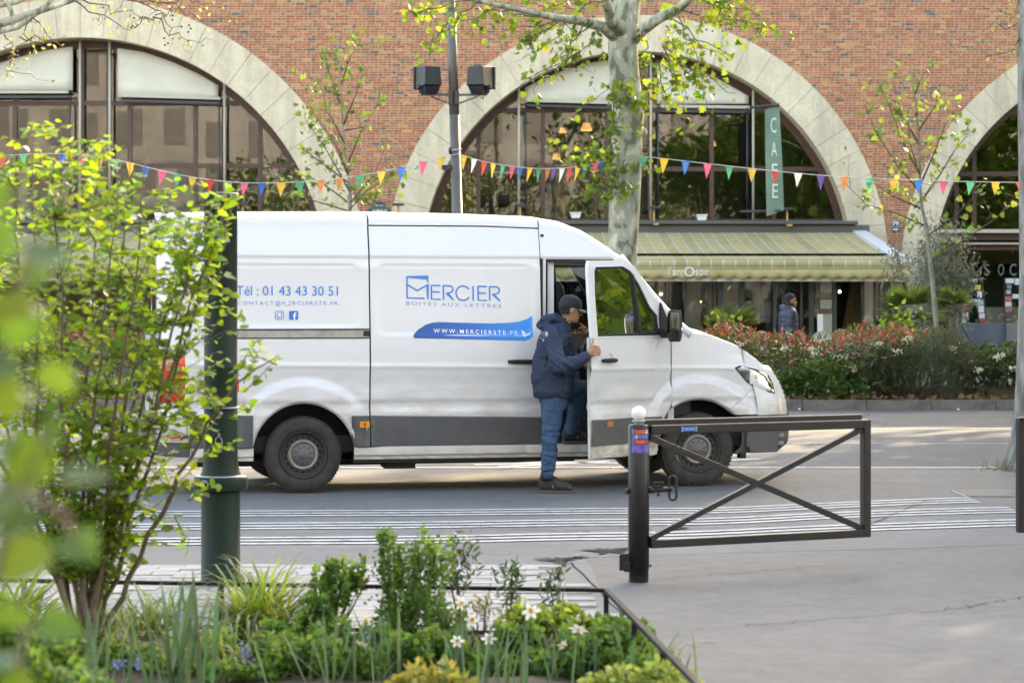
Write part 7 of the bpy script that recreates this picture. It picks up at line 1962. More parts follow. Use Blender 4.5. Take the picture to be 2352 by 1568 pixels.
def young_tree(name, label, Y, trunk, branches, per, size, seed, lm, r0=.045):
    rs = np.random.default_rng(seed); T3 = [at(x, y, Y) for x, y in trunk]; base = T3[0].copy(); base.z = .12
    t = thing(name, label, 'tree', base, group='young trees by the hedge')
    b = MB(); b.tube([base] + T3, [r0*1.15] + [r0*(1 - .8*i/(len(T3)-1)) for i in range(len(T3))], 10); b.build('trunk', mat('young_bark', (.2, .185, .15), .8, (.3, .28, .23), 14, 5), t)
    polys = []; b = MB()
    for br in branches:
        pl = [at(x, y, Y + rs.normal(0, .1)) for x, y in br]; b.tube(pl, [r0*.35*(1 - .8*i/(len(pl)-1)) for i in range(len(pl))], 6)
        for a, c in zip(pl[:-1], pl[1:]):
            for _ in range(3):
                q = a.lerp(c, rs.random()); e = q + Vector((rs.normal(0, .28), rs.normal(0, .2), abs(rs.normal(.15, .2)))); p2 = twigify(q, e, .03, rs, 4); polys.append(p2); b.tube(p2, [.006, .005, .004, .003, .002], 4)
    o = b.build('branch', twig_m, t, fix=False); o['kind'] = 'stuff'
    P, D, S = leaves_along(polys, per, .05, size, rs, .3); n = len(P); scatter_mesh('crown', P, D, rand_dirs(n, .4), S, *PLANE, tints(n, .75, 1.25), lm, t, 'stuff')
young_tree('young_tree', 'slender young tree with small green leaves above the van roof', 40.2, [(806, 860), (803, 600), (803, 490), (805, 440), (797, 380), (792, 330), (785, 250), (783, 180), (775, 90)],
    [[(803, 440), (770, 380), (735, 320), (700, 275)], [(800, 400), (770, 330), (715, 250)], [(797, 380), (830, 300), (870, 240)], [(792, 330), (750, 250), (730, 170)], [(788, 290), (820, 210), (840, 150)], [(785, 250), (760, 180), (740, 110)], [(783, 200), (800, 140), (830, 90)], [(806, 470), (740, 420), (640, 380)], [(805, 465), (860, 400), (890, 330)], [(803, 485), (700, 455), (620, 440)], [(804, 480), (840, 440), (900, 400)], [(784, 220), (720, 200)], [(800, 420), (720, 360), (690, 340)], [(803, 440), (850, 470), (910, 460)], [(790, 300), (850, 290)], [(785, 160), (760, 110)]], 15, (.06, .12), 41, leaf_mat('young_plane_leaf', (.09, .15, .035), (.22, .32, .06), .45))
young_tree('young_tree', 'sparse young tree between cafe and shop, right of the awning', 40.0, [(2160, 840), (2152, 770), (2146, 690), (2136, 600), (2128, 520), (2118, 480), (2114, 440), (2112, 380), (2110, 300), (2100, 210), (2090, 150)],
    [[(2114, 440), (2060, 380), (2010, 300), (1985, 240)], [(2112, 400), (2075, 330), (2045, 250), (2020, 190)], [(2110, 330), (2070, 260), (2050, 180)], [(2112, 430), (2150, 340), (2170, 290), (2195, 250)], [(2118, 460), (2160, 400), (2190, 350), (2230, 300)], [(2118, 480), (2050, 450), (1990, 410)], [(2128, 520), (2060, 490), (1990, 470), (1940, 420)], [(2132, 540), (2190, 500), (2260, 430)], [(2110, 300), (2150, 240), (2160, 190)], [(2100, 220), (2120, 170)], [(2138, 600), (2200, 560), (2290, 500), (2340, 440)], [(2112, 400), (2090, 330), (2085, 250)]], 6.5, (.07, .13), 42, MATS['young_plane_leaf'], .05)

# ------------------------------------------------------------------ hedge along the far verge
photinia = leaf_mat('photinia_leaf', (.07, .10, .036), (.14, .19, .045), .25, .3, .6)
def hedge(name, label, x0, x1, Y0, Y1, top, bot, n, size, tmpl, lm, colfn, seed, up=.5, grp='shrubs of the far verge'):
    rs = np.random.default_rng(seed)
    t = thing(name, label, 'hedge', ((x0+x1)/2, (Y0+Y1)/2, .12), group=grp)
    px = rs.uniform(x0, x1, n); f = rs.random(n)
    th = np.array([top(x) for x in px]); py = Y0 + (Y1-Y0)*rs.random(n)**1.3
    # shell biased: most leaves near the front and top
    pz = bot + (th - bot)*rs.random(n)**.75
    lump = .14*np.sin(px*3.1 + seed) + .1*np.sin(px*7.3) + .08*np.sin(pz*9 + px*4)
    py = py + lump*.9; pz = pz + .06*np.sin(px*5.7) + rs.normal(0, .03, n)
    rel = np.clip((pz - bot)/np.maximum(.1, th - bot), 0, 1.2)
    D_ = rand_dirs(n, up); D_[:, 1] -= .4
    scatter_mesh('foliage', np.c_[px, py, pz], D_, rand_dirs(n, .8), rs.uniform(*size, n), *tmpl, colfn(rel, px, rs, n), lm, t, 'stuff')
    b = MB()
    for _ in range(30):
        x = rs.uniform(x0, x1); y = (Y0+Y1)/2 + rs.normal(0, .2); b.tube([(x, y, .1), (x + rs.normal(0, .1), y, .5), (x + rs.normal(0, .25), y + rs.normal(0, .2), top(x)*.9)], [.018, .014, .006], 5)
    o = b.build('stem', stem_m, t); o['kind'] = 'stuff'
    return t
def red_tip(rel, px, rs, n):
    t = tints(n, .7, 1.25, .15); r_ = (rel > .80) & (rs.random(n) < .48*(px < 7.2)*1.0 + .1); t[r_] = np.array([3.3, .8, 1.3])*rs.uniform(.5, 1.2, (r_.sum(), 1))
    r2 = (rs.random(n) < .16); t[r2] *= np.array([2.6, .95, 1.7]); r3 = rs.random(n) < .22; t[r3] *= np.array([1.9, 1.9, 1.2]); return np.clip(t, 0, 7)
def plain(rel, px, rs, n): return tints(n, .65, 1.35, .12)
def htop(x): return 1.15 + .1*math.sin(x*2.3) + .05*math.sin(x*6.1)
xa, xb_ = at(1595, 0, 38.6).x, at(2110, 0, 38.6).x
hd1 = hedge('photinia_hedge', 'red tipped photinia hedge with white flower heads right of the van nose', xa - 1.2, xb_, 38.2, 40.2, htop, .2, 9000, (.08, .17), LANCE, photinia, red_tip, 51)
hedge('evergreen_shrub', 'low glossy green shrub below the red tipped hedge', xa - .2, xb_ - .9, 38.0, 38.5, lambda x: .66 + .12*math.sin(x*4), .14, 3200, (.05, .09), ROUNDLEAF, leaf_mat('box_leaf', (.07, .13, .03), (.2, .3, .05), .35, .35, .5), plain, 52)
hedge('rosemary_bush', 'feathery grey green rosemary bush at the right of the hedge', at(1990, 0, 38.4).x, at(2235, 0, 38.4).x, 38.15, 39.6, lambda x: 1.0 + .15*math.sin(x*3), .16, 8500, (.10, .2), ([(-.02, 0, 0), (.02, 0, 0), (.02, .6, .02), (0, 1, .06), (-.02, .6, .02)], [(0, 1, 2, 3, 4)]), leaf_mat('rosemary_leaf', (.085, .105, .055), (.12, .15, .07), .25), plain, 53, .9)
hedge('viburnum_shrub', 'dark viburnum shrub with pale flower heads at the hedge end', at(2215, 0, 38.6).x, at(2352, 0, 38.6).x + 2.5, 38.3, 40.2, lambda x: 1.0 + .12*math.sin(x*3), .2, 5200, (.07, .13), LEAF, leaf_mat('viburnum_leaf', (.045, .075, .03), (.1, .15, .04), .3), plain, 54)
hedge('photinia_hedge', 'reddish hedge seen through the shrub left of the van', -9.5, at(420, 0, 38.6).x, 38.2, 40.2, htop, .2, 4200, (.09, .17), LANCE, photinia, red_tip, 55)
hedge('photinia_hedge', 'hedge stretch hidden behind the van', at(420, 0, 38.6).x, xa - 1.2, 38.2, 40.2, htop, .2, 2600, (.11, .2), LANCE, photinia, red_tip, 56)
# flower heads
fl_m = mat('cream_flower', (.72, .68, .5), .8, (.6, .56, .4), 30, 4)
for x, y, s_ in ((1885, 782, 1.3), (1865, 801, 1.1), (1872, 812, .9), (1927, 822, 1.2), (1876, 830, .9), (2085, 780, 1.1), (2060, 808, .9), (2191, 801, .7), (2300, 816, .9), (2330, 846, 1.1), (2290, 822, .6), (1700, 790, .8), (1803, 800, .7), (2020, 790, .7), (2250, 850, .6), (1960, 850, .6)):
    c = at(x, y, 38.12); n = 46; p = np.c_[rng.normal(c.x, .055*s_, n), rng.normal(c.y, .04, n), c.z + .02 - .35*((np.abs(rng.normal(0, .055, n)))) + rng.normal(0, .02, n)]
    b = MB()
    for q in p[:26]: b.ball(q, .012, 5, 4)
    par = hd1 if x < 2110 else bpy.data.objects['viburnum_shrub']
    o = b.build('flower_head', fl_m, par); o['kind'] = 'stuff'
# dry leaves along the kerb
n = 700; p = np.c_[rng.uniform(-9, 9, n), 37.72 + np.abs(rng.normal(0, .22, n)), rng.uniform(.125, .17, n)]
tag(scatter_mesh('leaf_litter', p, rand_dirs(n), rand_dirs(n, 1.4), rng.uniform(.05, .13, n), *PLANE, tints(n, .6, 1.3), leaf_mat('dry_leaf', (.2, .11, .055), (.25, .14, .06), .3), kind='stuff'), 'brown fallen leaves along the far kerb', 'leaves')

# fan palms, bright bush, olive
def fan_palm(x, y, Y, nf, size, label, seed):
    rs = np.random.default_rng(seed); c = at(x, y, Y); t = thing('fan_palm', label, 'palm', (c.x, Y, .12), group='fan palms by the cafe')
    MB().tube([(c.x, Y, .1), (c.x, Y, max(.3, c.z - .1))], .08, 8).build('trunk', twig_m, t)
    P, D, U = [], [], []
    for _ in range(nf):
        a = rs.uniform(0, 6.28); e = rs.uniform(.1, 1.3); d = Vector((math.cos(a)*math.cos(e), math.sin(a)*math.cos(e), math.sin(e))); hub = c + d*size*.55
        s_ = d.cross(Vector((0, 0, 1))).normalized(); 
        for k in range(15):
            f = R(-75 + 150*k/14); dd = d*math.cos(f) + s_*math.sin(f); P.append(hub); D.append(dd + Vector((0, 0, -.1))); U.append(s_.cross(d) + Vector(rs.normal(0, .1, 3)))
    n = len(P); scatter_mesh('frond', P, D, U, rs.uniform(size*.5, size*.75, n), *([(-.035, 0, 0), (.035, 0, 0), (.04, .5, .02), (0, 1, -.12), (-.04, .5, .02)], [(0, 1, 2, 3, 4)]), tints(n, .8, 1.2), leaf_mat('palm_leaf', (.085, .13, .04), (.22, .3, .06), .4), t, 'stuff')
fan_palm(1678, 768, 42, 26, .52, 'fan palm in front of the cafe glass, left of the pedestrian', 61)
fan_palm(2092, 735, 42, 26, .6, 'fan palm at the foot of the right young tree', 62)
fan_palm(2190, 715, 43, 14, .42, 'dim fan palm before the shop window jamb', 63)
for x, y, l, sd in ((1660, 775, 'bright lime green bush below the left fan palm', 64), (2062, 750, 'bright lime green bush below the right fan palm', 65)):
    rs = np.random.default_rng(sd); c = at(x, y, 41.2); t = thing('lime_bush', l, 'bush', (c.x, 41.2, .12), group='lime green bushes'); n = 420
    p = np.c_[rs.normal(c.x, .2, n), rs.normal(41.2, .2, n), np.abs(rs.normal(c.z - .35, .3, n))]
    scatter_mesh('foliage', p, rand_dirs(n, .3), rand_dirs(n, .8), rs.uniform(.06, .12, n), *ROUNDLEAF, tints(n, .8, 1.3), leaf_mat('lime_leaf', (.16, .26, .03), (.4, .5, .05), .45), t, 'stuff')
    MB().tube([(c.x, 41.2, .1), (c.x, 41.2, c.z)], .02, 6).build('stem', stem_m, t)
c = at(2150, 640, 44.5); t = thing('olive_tree', 'grey green olive bush behind the right young tree', 'tree', (c.x, 44.5, .12)); rs = np.random.default_rng(66)
n = 5200; k = rs.normal(0, 1, (16, 3))*np.array([.30, .3, .55]) + np.array([c.x, 44.5, c.z]); idx = rs.integers(0, 16, n)
p = k[idx] + rs.normal(0, 1, (n, 3))*np.array([.13, .13, .22])
scatter_mesh('crown', p, rand_dirs(n, .8), rand_dirs(n), rs.uniform(.07, .13, n), *LANCE, tints(n, .7, 1.3), leaf_mat('olive_leaf', (.16, .18, .13), (.2, .22, .13), .25), t, 'stuff')
b = MB()
for _ in range(9): b.tube([(c.x + rs.normal(0, .05), 44.5, .1), (c.x + rs.normal(0, .15), 44.5, 1.0), (c.x + rs.normal(0, .35), 44.5, c.z + rs.uniform(-.2, .6))], [.03, .022, .008], 6)
b.build('trunk', twig_m, t)
# ------------------------------------------------------------------ foreground bed: soil, shrub, grasses, flowers
b = MB()
def soil_pt(u, v):
    y = 6 + v*6.15; x = -4.2 + u*(4.66 + float(np.interp(y, [6, 9, 12.2], [.40, .22, 0])))
    return (x, y, .03 + .05*mnoise.noise(Vector((x*1.3, y*1.3, 0))) + .02*mnoise.noise(Vector((x*5, y*5, 1))))
b.grid(soil_pt, 60, 60)
tag(b.build('bed_soil', soil_m), kind='structure')

leaf_fresh = leaf_mat('shrub_leaf', (.10, .19, .022), (.36, .52, .03), .58, .35, .45)
rs = np.random.default_rng(71)
YS_ = 11.4
def sp3(x, y, d=0): return at(x, y, YS_ + d)
root = gnd(200, 1515); 
shrub = thing('leafy_shrub', 'tall leafy shrub with sunlit lime green leaves in front of the van rear', 'shrub', (root.x, root.y, .03))
OUT = [(-30, 330), (60, 290), (150, 268), (185, 300), (320, 312), (365, 345), (400, 400), (470, 415), (520, 405), (548, 440), (545, 560), (552, 700), (590, 800), (575, 870), (560, 960), (490, 1010), (440, 1150), (420, 1240), (330, 1290), (250, 1300), (100, 1290), (-30, 1260)]
def inside(x, y):
    c = False; j = len(OUT) - 1
    for i in range(len(OUT)):
        xi, yi = OUT[i]; xj, yj = OUT[j]
        if (yi > y) != (yj > y) and x < (xj-xi)*(y-yi)/(yj-yi) + xi: c = not c
        j = i
    return c
stems = []
tops = [(30, 330), (75, 310), (140, 300), (165, 290), (230, 360), (300, 340), (340, 340), (400, 430), (450, 450), (500, 430), (530, 450), (-40, 420), (-20, 600), (120, 420), (270, 420), (590, 800), (520, 560), (440, 560)]
midx = [60, 90, 120, 150, 190, 220, 250, 270, 290, 320, 340, 20, 0, 140, 210, 400, 360, 300]
b = MB()
for (tx, ty), mx in zip(tops, midx):
    d0, d1 = rs.normal(0, .08), rs.normal(0, .38)
    ctrl = [(195 + rs.normal(0, 10), 1510, d0), (190 + (mx-190)*.35 + rs.normal(0, 8), 1330, d0), (mx + rs.normal(0, 12), 1050, d1*.5), (mx*.5 + tx*.5 + rs.normal(0, 10), 750, d1*.8), (tx, ty, d1)]
    if ty > 700: ctrl = [(205, 1500, 0), (300, 1330, 0), (390, 1130, -.1), (480, 970, -.15), (545, 880, -.2), (640, 815, -.2)]
    pts = []
    for i in range(len(ctrl)-1):
        for k in range(4):
            f = k/4; q = [ctrl[i][m]*(1-f) + ctrl[i+1][m]*f for m in range(3)]; pts.append(sp3(q[0] + rs.normal(0, 4), q[1], q[2]))
    pts.append(sp3(*ctrl[-1])); n = len(pts)
    b.tube(pts, [.0155*(1 - .85*i/(n-1))*rs.uniform(.9, 1.1) for i in range(n)], 8); stems.append(pts)
o = b.build('stem', stem_m, shrub); o['kind'] = 'stuff'
P, D, U, S = [], [], [], []; b = MB(); made = 0
while made < 740:
    st = stems[int(rs.integers(len(stems)))]; i = min(len(st)-1, int(len(st)*(.2 + .8*rs.random()))); q = st[i]
    dr = Vector((rs.normal(0, 1), rs.normal(0, .8), abs(rs.normal(.5, .5)))).normalized(); L_ = rs.uniform(.12, .42)
    e = q + dr*L_; xd, yd = 1176 + F*e.x/e.y, 685 - F*(e.z - EYE)/e.y
    if not inside(xd, yd): continue
    pl = twigify(q, e, .012, rs, 5); b.tube(pl, [.004, .0036, .003, .0026, .002, .0014], 4); made += 1
    m = int(L_/.036)
    for k in range(m + 1):
        f = (k + 1)/(m + 1); p = q.lerp(e, f); sgn = 1 if k % 2 else -1
        sd = dr.cross(Vector((rs.normal(0, .3), rs.normal(0, .3), 1))).normalized()
        d = (dr*.5 + sd*sgn + Vector((0, 0, -.3)) + Vector(rs.normal(0, .25, 3))).normalized(); P.append(p); D.append(d); S.append(rs.uniform(.03, .058)*(1 if rs.random() < .85 else 1.35)); U.append(Vector((rs.normal(0, .5), rs.normal(-.15, .5), 1)))
# a few twigs that reach out in front of the van
for (a, c) in (((560, 900), (645, 820)), ((560, 880), (600, 800)), ((545, 850), (590, 780)), ((500, 700), (560, 740)), ((520, 960), (580, 930)), ((470, 1050), (545, 1010)), ((430, 1150), (500, 1110)), ((400, 1180), (430, 1260))):
    pl = twigify(sp3(*a), sp3(*c), .01, rs, 5); b.tube(pl, [.004, .0036, .003, .0026, .002, .0014], 4)
    for k in range(9): P.append(pl[0].lerp(pl[-1], (k+1)/9)); D.append(Vector(rs.normal(0, 1, 3)) + Vector((.3, 0, 0))); S.append(rs.uniform(.035, .06)); U.append(Vector((rs.normal(0, .5), rs.normal(0, .5), 1)))
o = b.build('twig', twig_m, shrub, fix=False); o['kind'] = 'stuff'
n = len(P); scatter_mesh('foliage', P, D, U, S, *ROUNDLEAF, tints(n, .7, 1.25, .12), leaf_fresh, shrub, 'stuff')

# near twigs just in front of the lens, far out of focus
rs = np.random.default_rng(72)
near = thing('near_shrub', 'blurred green leaves close to the lens at the left edge', 'shrub', (at(-120, 685, 3.0).x, 3.0, 0))
P, D, S, U = [], [], [], []; b = MB()
for pl in ([(-90, 2600, 2.45), (-60, 1500, 2.35), (20, 1200, 2.25), (110, 1000, 2.25)], [(-110, 2600, 2.55), (-90, 1000, 2.45), (10, 800, 2.35), (70, 560, 2.35)], [(-60, 2600, 2.65), (0, 1700, 2.55), (60, 1450, 2.55), (120, 1420, 2.55)], [(-80, 1300, 2.35), (20, 1100, 2.35), (150, 1190, 2.25), (175, 1260, 2.25)]):
    q = [at(x, y, Y) for x, y, Y in pl]; b.tube(q, [.008, .006, .004, .002], 6)
for x, y, Y in ((20, 470, 2.45), (60, 600, 2.35), (20, 700, 2.35), (90, 660, 2.45), (40, 800, 2.25), (10, 880, 2.15), (60, 900, 2.25), (110, 830, 2.35), (95, 980, 2.35), (30, 1040, 2.25), (80, 1120, 2.25), (140, 1100, 2.25), (95, 1180, 2.15), (150, 1230, 2.35), (20, 1180, 2.25), (40, 1330, 2.35), (90, 1420, 2.45), (20, 1500, 2.45), (150, 1460, 2.55), (60, 1540, 2.45), (110, 1240, 2.25), (-10, 600, 2.25), (0, 960, 2.15), (0, 760, 2.25), (30, 1440, 2.25)):
    P.append(at(x, y, Y)); D.append(Vector(rs.normal(0, 1, 3))); S.append(rs.uniform(.04, .06)); U.append(Vector((rs.normal(0, .4), rs.normal(-.5, .3), .6)))
b.build('twig', twig_m, near)
n = len(P); scatter_mesh('foliage', P, D, U, S, *ROUNDLEAF, tints(n, .7, 1.3, .12), leaf_mat('near_leaf', (.05, .11, .018), (.11, .19, .02), .4), near, 'stuff')

def clump(name, label, x, y, n, spread, size, tm, lm, up, seed, cat='grass', grp='plants of the bed', lean=.0, tl=(.7, 1.25), z0=.03):
    rs = np.random.default_rng(seed); c = gnd(x, y); t = thing(name, label, cat, (c.x, c.y, z0), group=grp)
    p = np.c_[rs.normal(c.x, spread, n), rs.normal(c.y, spread*.7, n), np.full(n, z0)]
    d = np.c_[rs.normal(lean, 1, n), rs.normal(0, 1, n), np.full(n, up)]; u = np.c_[-d[:, 0], -d[:, 1], np.full(n, .4)] * -1.0
    u[:, 2] = .3
    u[:, 2] = -.25
    scatter_mesh('blades', p, d, u, rs.uniform(*size, n), *tm, tints(n, *tl), lm, t, 'stuff')
    return t
carex = leaf_mat('sedge_leaf', (.11, .17, .03), (.3, .4, .05), .45); glauc = leaf_mat('iris_leaf', (.075, .13, .07), (.14, .25, .1), .35)
clump('sedge_clump', 'arching yellow green sedge clump at the foot of the green mast', 595, 1478, 420, .05, (.34, .56), ARCHED, carex, 1.3, 81)
clump('sedge_clump', 'sedge clump at the lower left edge of the bed', 20, 1490, 260, .07, (.36, .6), ARCHED, carex, 1.3, 82)
clump('sedge_clump', 'loose sedge between the shrub stems and the green mast', 330, 1470, 150, .12, (.25, .42), ARCHED, carex, 1.5, 83)
clump('iris_clump', 'upright blue green blades right of the shrub stems', 430, 1600, 26, .06, (.34, .55), UPBLADE, glauc, 5.5, 84, 'plant')
clump('iris_clump', 'upright blue green blades below the white flowers', 1180, 1610, 20, .13, (.22, .34), UPBLADE, glauc, 5.0, 85, 'plant')
clump('iris_clump', 'upright blue green blades near the cream flower', 850, 1570, 16, .08, (.24, .36), UPBLADE, glauc, 4.5, 86, 'plant')
clump('iris_clump', 'upright blue green blades at the bottom left', 250, 1620, 16, .12, (.28, .45), UPBLADE, glauc, 4.5, 87, 'plant')
clump('narcissus_leaves', 'strap leaves under the upper white narcissi', 1090, 1560, 22, .10, (.2, .3), UPBLADE, glauc, 3.2, 111, 'plant')
clump('narcissus_leaves', 'strap leaves left of the rail corner', 1330, 1575, 18, .10, (.2, .32), UPBLADE, glauc, 3.0, 112, 'plant')
clump('narcissus_leaves', 'strap leaves between sedge and cream narcissus', 730, 1590, 14, .10, (.2, .34), UPBLADE, glauc, 3.0, 113, 'plant')
clump('sedge_clump', 'loose sedge at the bottom between bluebells and mast', 480, 1545, 120, .12, (.22, .4), ARCHED, carex, 1.5, 114)
clump('sedge_clump', 'loose sedge at the bottom left behind the iris blades', 150, 1540, 160, .16, (.25, .45), ARCHED, carex, 1.5, 115)
clump('grass_sprays', 'thin grass sprays along the right rail of the bed', 1480, 1570, 30, .12, (.16, .28), BLADE, carex, 3.0, 88)

def bush(name, label, blobs, n, size, tm, lm, seed, tl=(.7, 1.3), stems=8, cat='shrub', z0=.03):
    """blobs: x, y, radius x, radius y in picture units, distance"""
    rs = np.random.default_rng(seed); P = []
    tot = sum(q[2]*q[3] for q in blobs)
    for (x, y, rx, ry, Y) in blobs:
        m = int(n*rx*ry/tot); c = at(x, y, Y); k = Y/F
        v = rs.normal(0, 1, (m, 3)); v /= np.linalg.norm(v, axis=1, keepdims=True); v *= rs.random((m, 1))**.45
        v *= 1 + .25*np.sin(v[:, :1]*7 + seed) 
        P.append(np.array(c) + v*np.array([rx*k, (rx+ry)*.5*k, ry*k]))
    P = np.concatenate(P); P = P[P[:, 2] > z0]; m = len(P); Y = blobs[0][4]; c = at(blobs[0][0], blobs[0][1], Y)
    t = thing(name, label, cat, (c.x, Y, z0), group='plants of the bed')
    scatter_mesh('foliage', P, rand_dirs(m, .5), rand_dirs(m, .9), rs.uniform(*size, m), *tm, tints(m, *tl), lm, t, 'stuff')
    b = MB()
    for _ in range(stems):
        x, y, rx, ry, YY = blobs[int(rs.integers(len(blobs)))]; e = at(x + rs.normal(0, rx*.4), y + rs.normal(0, ry*.4), YY); b.tube([(c.x + rs.normal(0, .03), YY, z0), ((c.x+e.x)/2, YY, e.z*.55), e], [.006, .005, .002], 5)
    o = b.build('stem', stem_m, t); o['kind'] = 'stuff'
    return t
gl = leaf_mat('bed_leaf', (.06, .13, .025), (.2, .34, .05), .45); gl2 = leaf_mat('dark_bed_leaf', (.035, .07, .025), (.09, .15, .04), .35, .35, .5); gy_ = leaf_mat('lime_bed_leaf', (.13, .20, .03), (.38, .48, .06), .5)
bush('spirea_bush', 'fine leaved green bush in the middle of the bed', [(905, 1300, 55, 70, 11.7), (880, 1240, 22, 30, 11.7), (985, 1290, 60, 70, 11.7), (940, 1380, 85, 70, 11.6), (1010, 1430, 60, 60, 11.5), (900, 1440, 60, 50, 11.5)], 4300, (.013, .028), ROUNDLEAF, gl, 91, stems=26)
bush('dark_leaf_bush', 'dark narrow leaved bush behind the fine leaved bush', [(1065, 1275, 42, 55, 11.9), (1040, 1330, 40, 40, 11.9)], 260, (.035, .06), LANCE, gl2, 92)
bush('currant_bush', 'loose green bush left of the fine leaved bush', [(760, 1350, 55, 55, 11.6), (730, 1420, 50, 60, 11.5), (810, 1330, 40, 45, 11.7), (770, 1300, 25, 18, 11.6)], 1100, (.02, .042), ROUNDLEAF, gl, 93, stems=16)
bush('laurel_sprig', 'small laurel sprig with yellow tips behind the rail', [(1172, 1320, 40, 36, 12.0), (1165, 1370, 25, 35, 12.0)], 120, (.04, .065), LANCE, gl2, 94, stems=7)
bush('laurel_sprig', 'small dark laurel sprig nearest the rail corner', [(1275, 1330, 32, 32, 11.9), (1260, 1370, 22, 30, 11.9)], 80, (.04, .065), LANCE, gl2, 95, stems=6)
bush('bronze_sprig', 'olive bronze sprig between the bushes', [(1110, 1400, 45, 40, 11.6)], 110, (.025, .045), LANCE, leaf_mat('bronze_leaf', (.14, .13, .03), (.3, .28, .06), .4), 96, stems=7)
bush('lime_spurge', 'lime green leafy clump under the white flowers', [(1245, 1430, 75, 35, 11.4), (1190, 1420, 40, 30, 11.4), (1300, 1420, 45, 35, 11.5), (1350, 1440, 30, 25, 11.5)], 900, (.022, .045), ROUNDLEAF, gy_, 97, stems=14)
bush('ground_cover', 'low green ground cover at the rail corner', [(1420, 1490, 95, 60, 11.0), (1340, 1510, 95, 65, 10.9), (1180, 1475, 70, 45, 11.2), (1010, 1490, 70, 50, 11.2), (1250, 1540, 80, 45, 10.9), (1490, 1545, 80, 40, 10.6), (1130, 1540, 60, 45, 10.9), (1200, 1490, 60, 40, 11.2), (1060, 1520, 60, 40, 11.1), (1400, 1450, 50, 35, 11.3), (1450, 1470, 40, 40, 11.2)], 8200, (.018, .042), ROUNDLEAF, gl, 98, stems=10, cat='plant')
bush('ground_cover', 'low green ground cover in front of the grass clump', [(700, 1515, 110, 60, 10.9), (650, 1460, 60, 40, 11.4), (560, 1550, 110, 30, 10.8), (400, 1540, 90, 35, 10.9), (830, 1540, 70, 50, 10.8), (940, 1500, 60, 50, 11.0), (640, 1500, 80, 40, 11.2), (480, 1500, 70, 45, 11.2), (300, 1530, 90, 45, 11.0), (760, 1470, 60, 50, 11.3), (860, 1480, 50, 45, 11.2)], 7600, (.016, .042), ROUNDLEAF, gl, 99, stems=10, cat='plant')
bush('variegated_bush', 'yellow variegated bush at the bottom edge', [(1000, 1560, 75, 40, 9.6), (930, 1580, 50, 30, 9.6), (1060, 1580, 40, 25, 9.6)], 420, (.03, .05), LEAF, leaf_mat('yellow_leaf', (.24, .24, .05), (.42, .4, .07), .4), 100, stems=8)
bush('variegated_bush', 'pale green variegated bush at the lower right of the bed', [(1500, 1560, 90, 35, 9.8), (1400, 1570, 60, 30, 9.8), (1570, 1590, 60, 30, 9.6)], 1000, (.026, .045), LEAF, leaf_mat('pale_leaf', (.24, .30, .07), (.45, .5, .1), .4), 101, stems=8)
bush('fern_mass', 'soft green foliage at the bottom left, out of focus', [(60, 1560, 120, 60, 8.2), (200, 1590, 90, 40, 8.4), (0, 1450, 50, 80, 8.2), (110, 1500, 80, 60, 9.0)], 1400, (.03, .05), LEAF, gl, 102, stems=8)

# white narcissi and bluebells
pet = leaf_mat('petal_white', (.82, .82, .78), (.7, .7, .62), .3); cupm = mat('flower_cup', (.75, .42, .03), .6)
PETAL = ([(0, .1, 0), (-.24, .45, .05), (-.2, .8, .03), (0, 1.05, -.05), (.2, .8, .03), (.24, .45, .05), (0, .5, -.02)], [(0, 6, 2, 1), (6, 3, 2), (0, 5, 4, 6), (6, 4, 3)])
def narcissus(x, y, Y, label, s_=1.0, face=(.15, -1, .25), cream=False, seed=0):
    rs = np.random.default_rng(200 + seed); c = at(x, y, Y); f = Vector(face).normalized() + Vector(rs.normal(0, .15, 3)); f.normalize(); t = thing('narcissus', label, 'flower', (c.x, Y + .05, .03), group='white narcissi in the bed')
    MB().tube([(c.x + rs.normal(0, .03), Y + .05, .03), (c.x, Y + .04, c.z*.6), (c.x, Y + .025, c.z - .004), c], [.0035, .003, .0028, .0025], 6).build('stalk', mat('stalk', (.09, .16, .05), .6), t)
    a = f.orthogonal().normalized(); e = f.cross(a)
    for k in range(6):
        an = 2*math.pi*k/6 + .2; d = a*math.cos(an) + e*math.sin(an) + f*rs.uniform(-.25, .15)
        scatter_mesh('petal', [c], [d], [f], [.029*s_*rs.uniform(.9, 1.1)], *PETAL, [(1, .95, .72) if cream else (1, 1, 1)], pet, t)
    M = Matrix.Translation(c + f*.003) @ f.to_track_quat('Z', 'Y').to_matrix().to_4x4()
    MB().lathe([(.004, 0), (.0065*s_, .002), (.0075*s_, .007*s_)], (0, 0, 0), 10, M=M).build('cup', cupm, t)
lab = ['white narcissus beside the fine leaved bush, upper of two', 'white narcissus just below the upper one by the fine leaved bush', 'white narcissus at the top right, against the pavers', 'large white narcissus below the top right one', 'white narcissus facing out, left of a pair low in the bed', 'white narcissus facing out, right of a pair low in the bed', 'large pale narcissus nearest the corner post of the rail', 'half hidden white narcissus left of the rail corner', 'drooping white narcissus left of the fine leaved bush', 'faded cream narcissus left of the fine leaved bush']
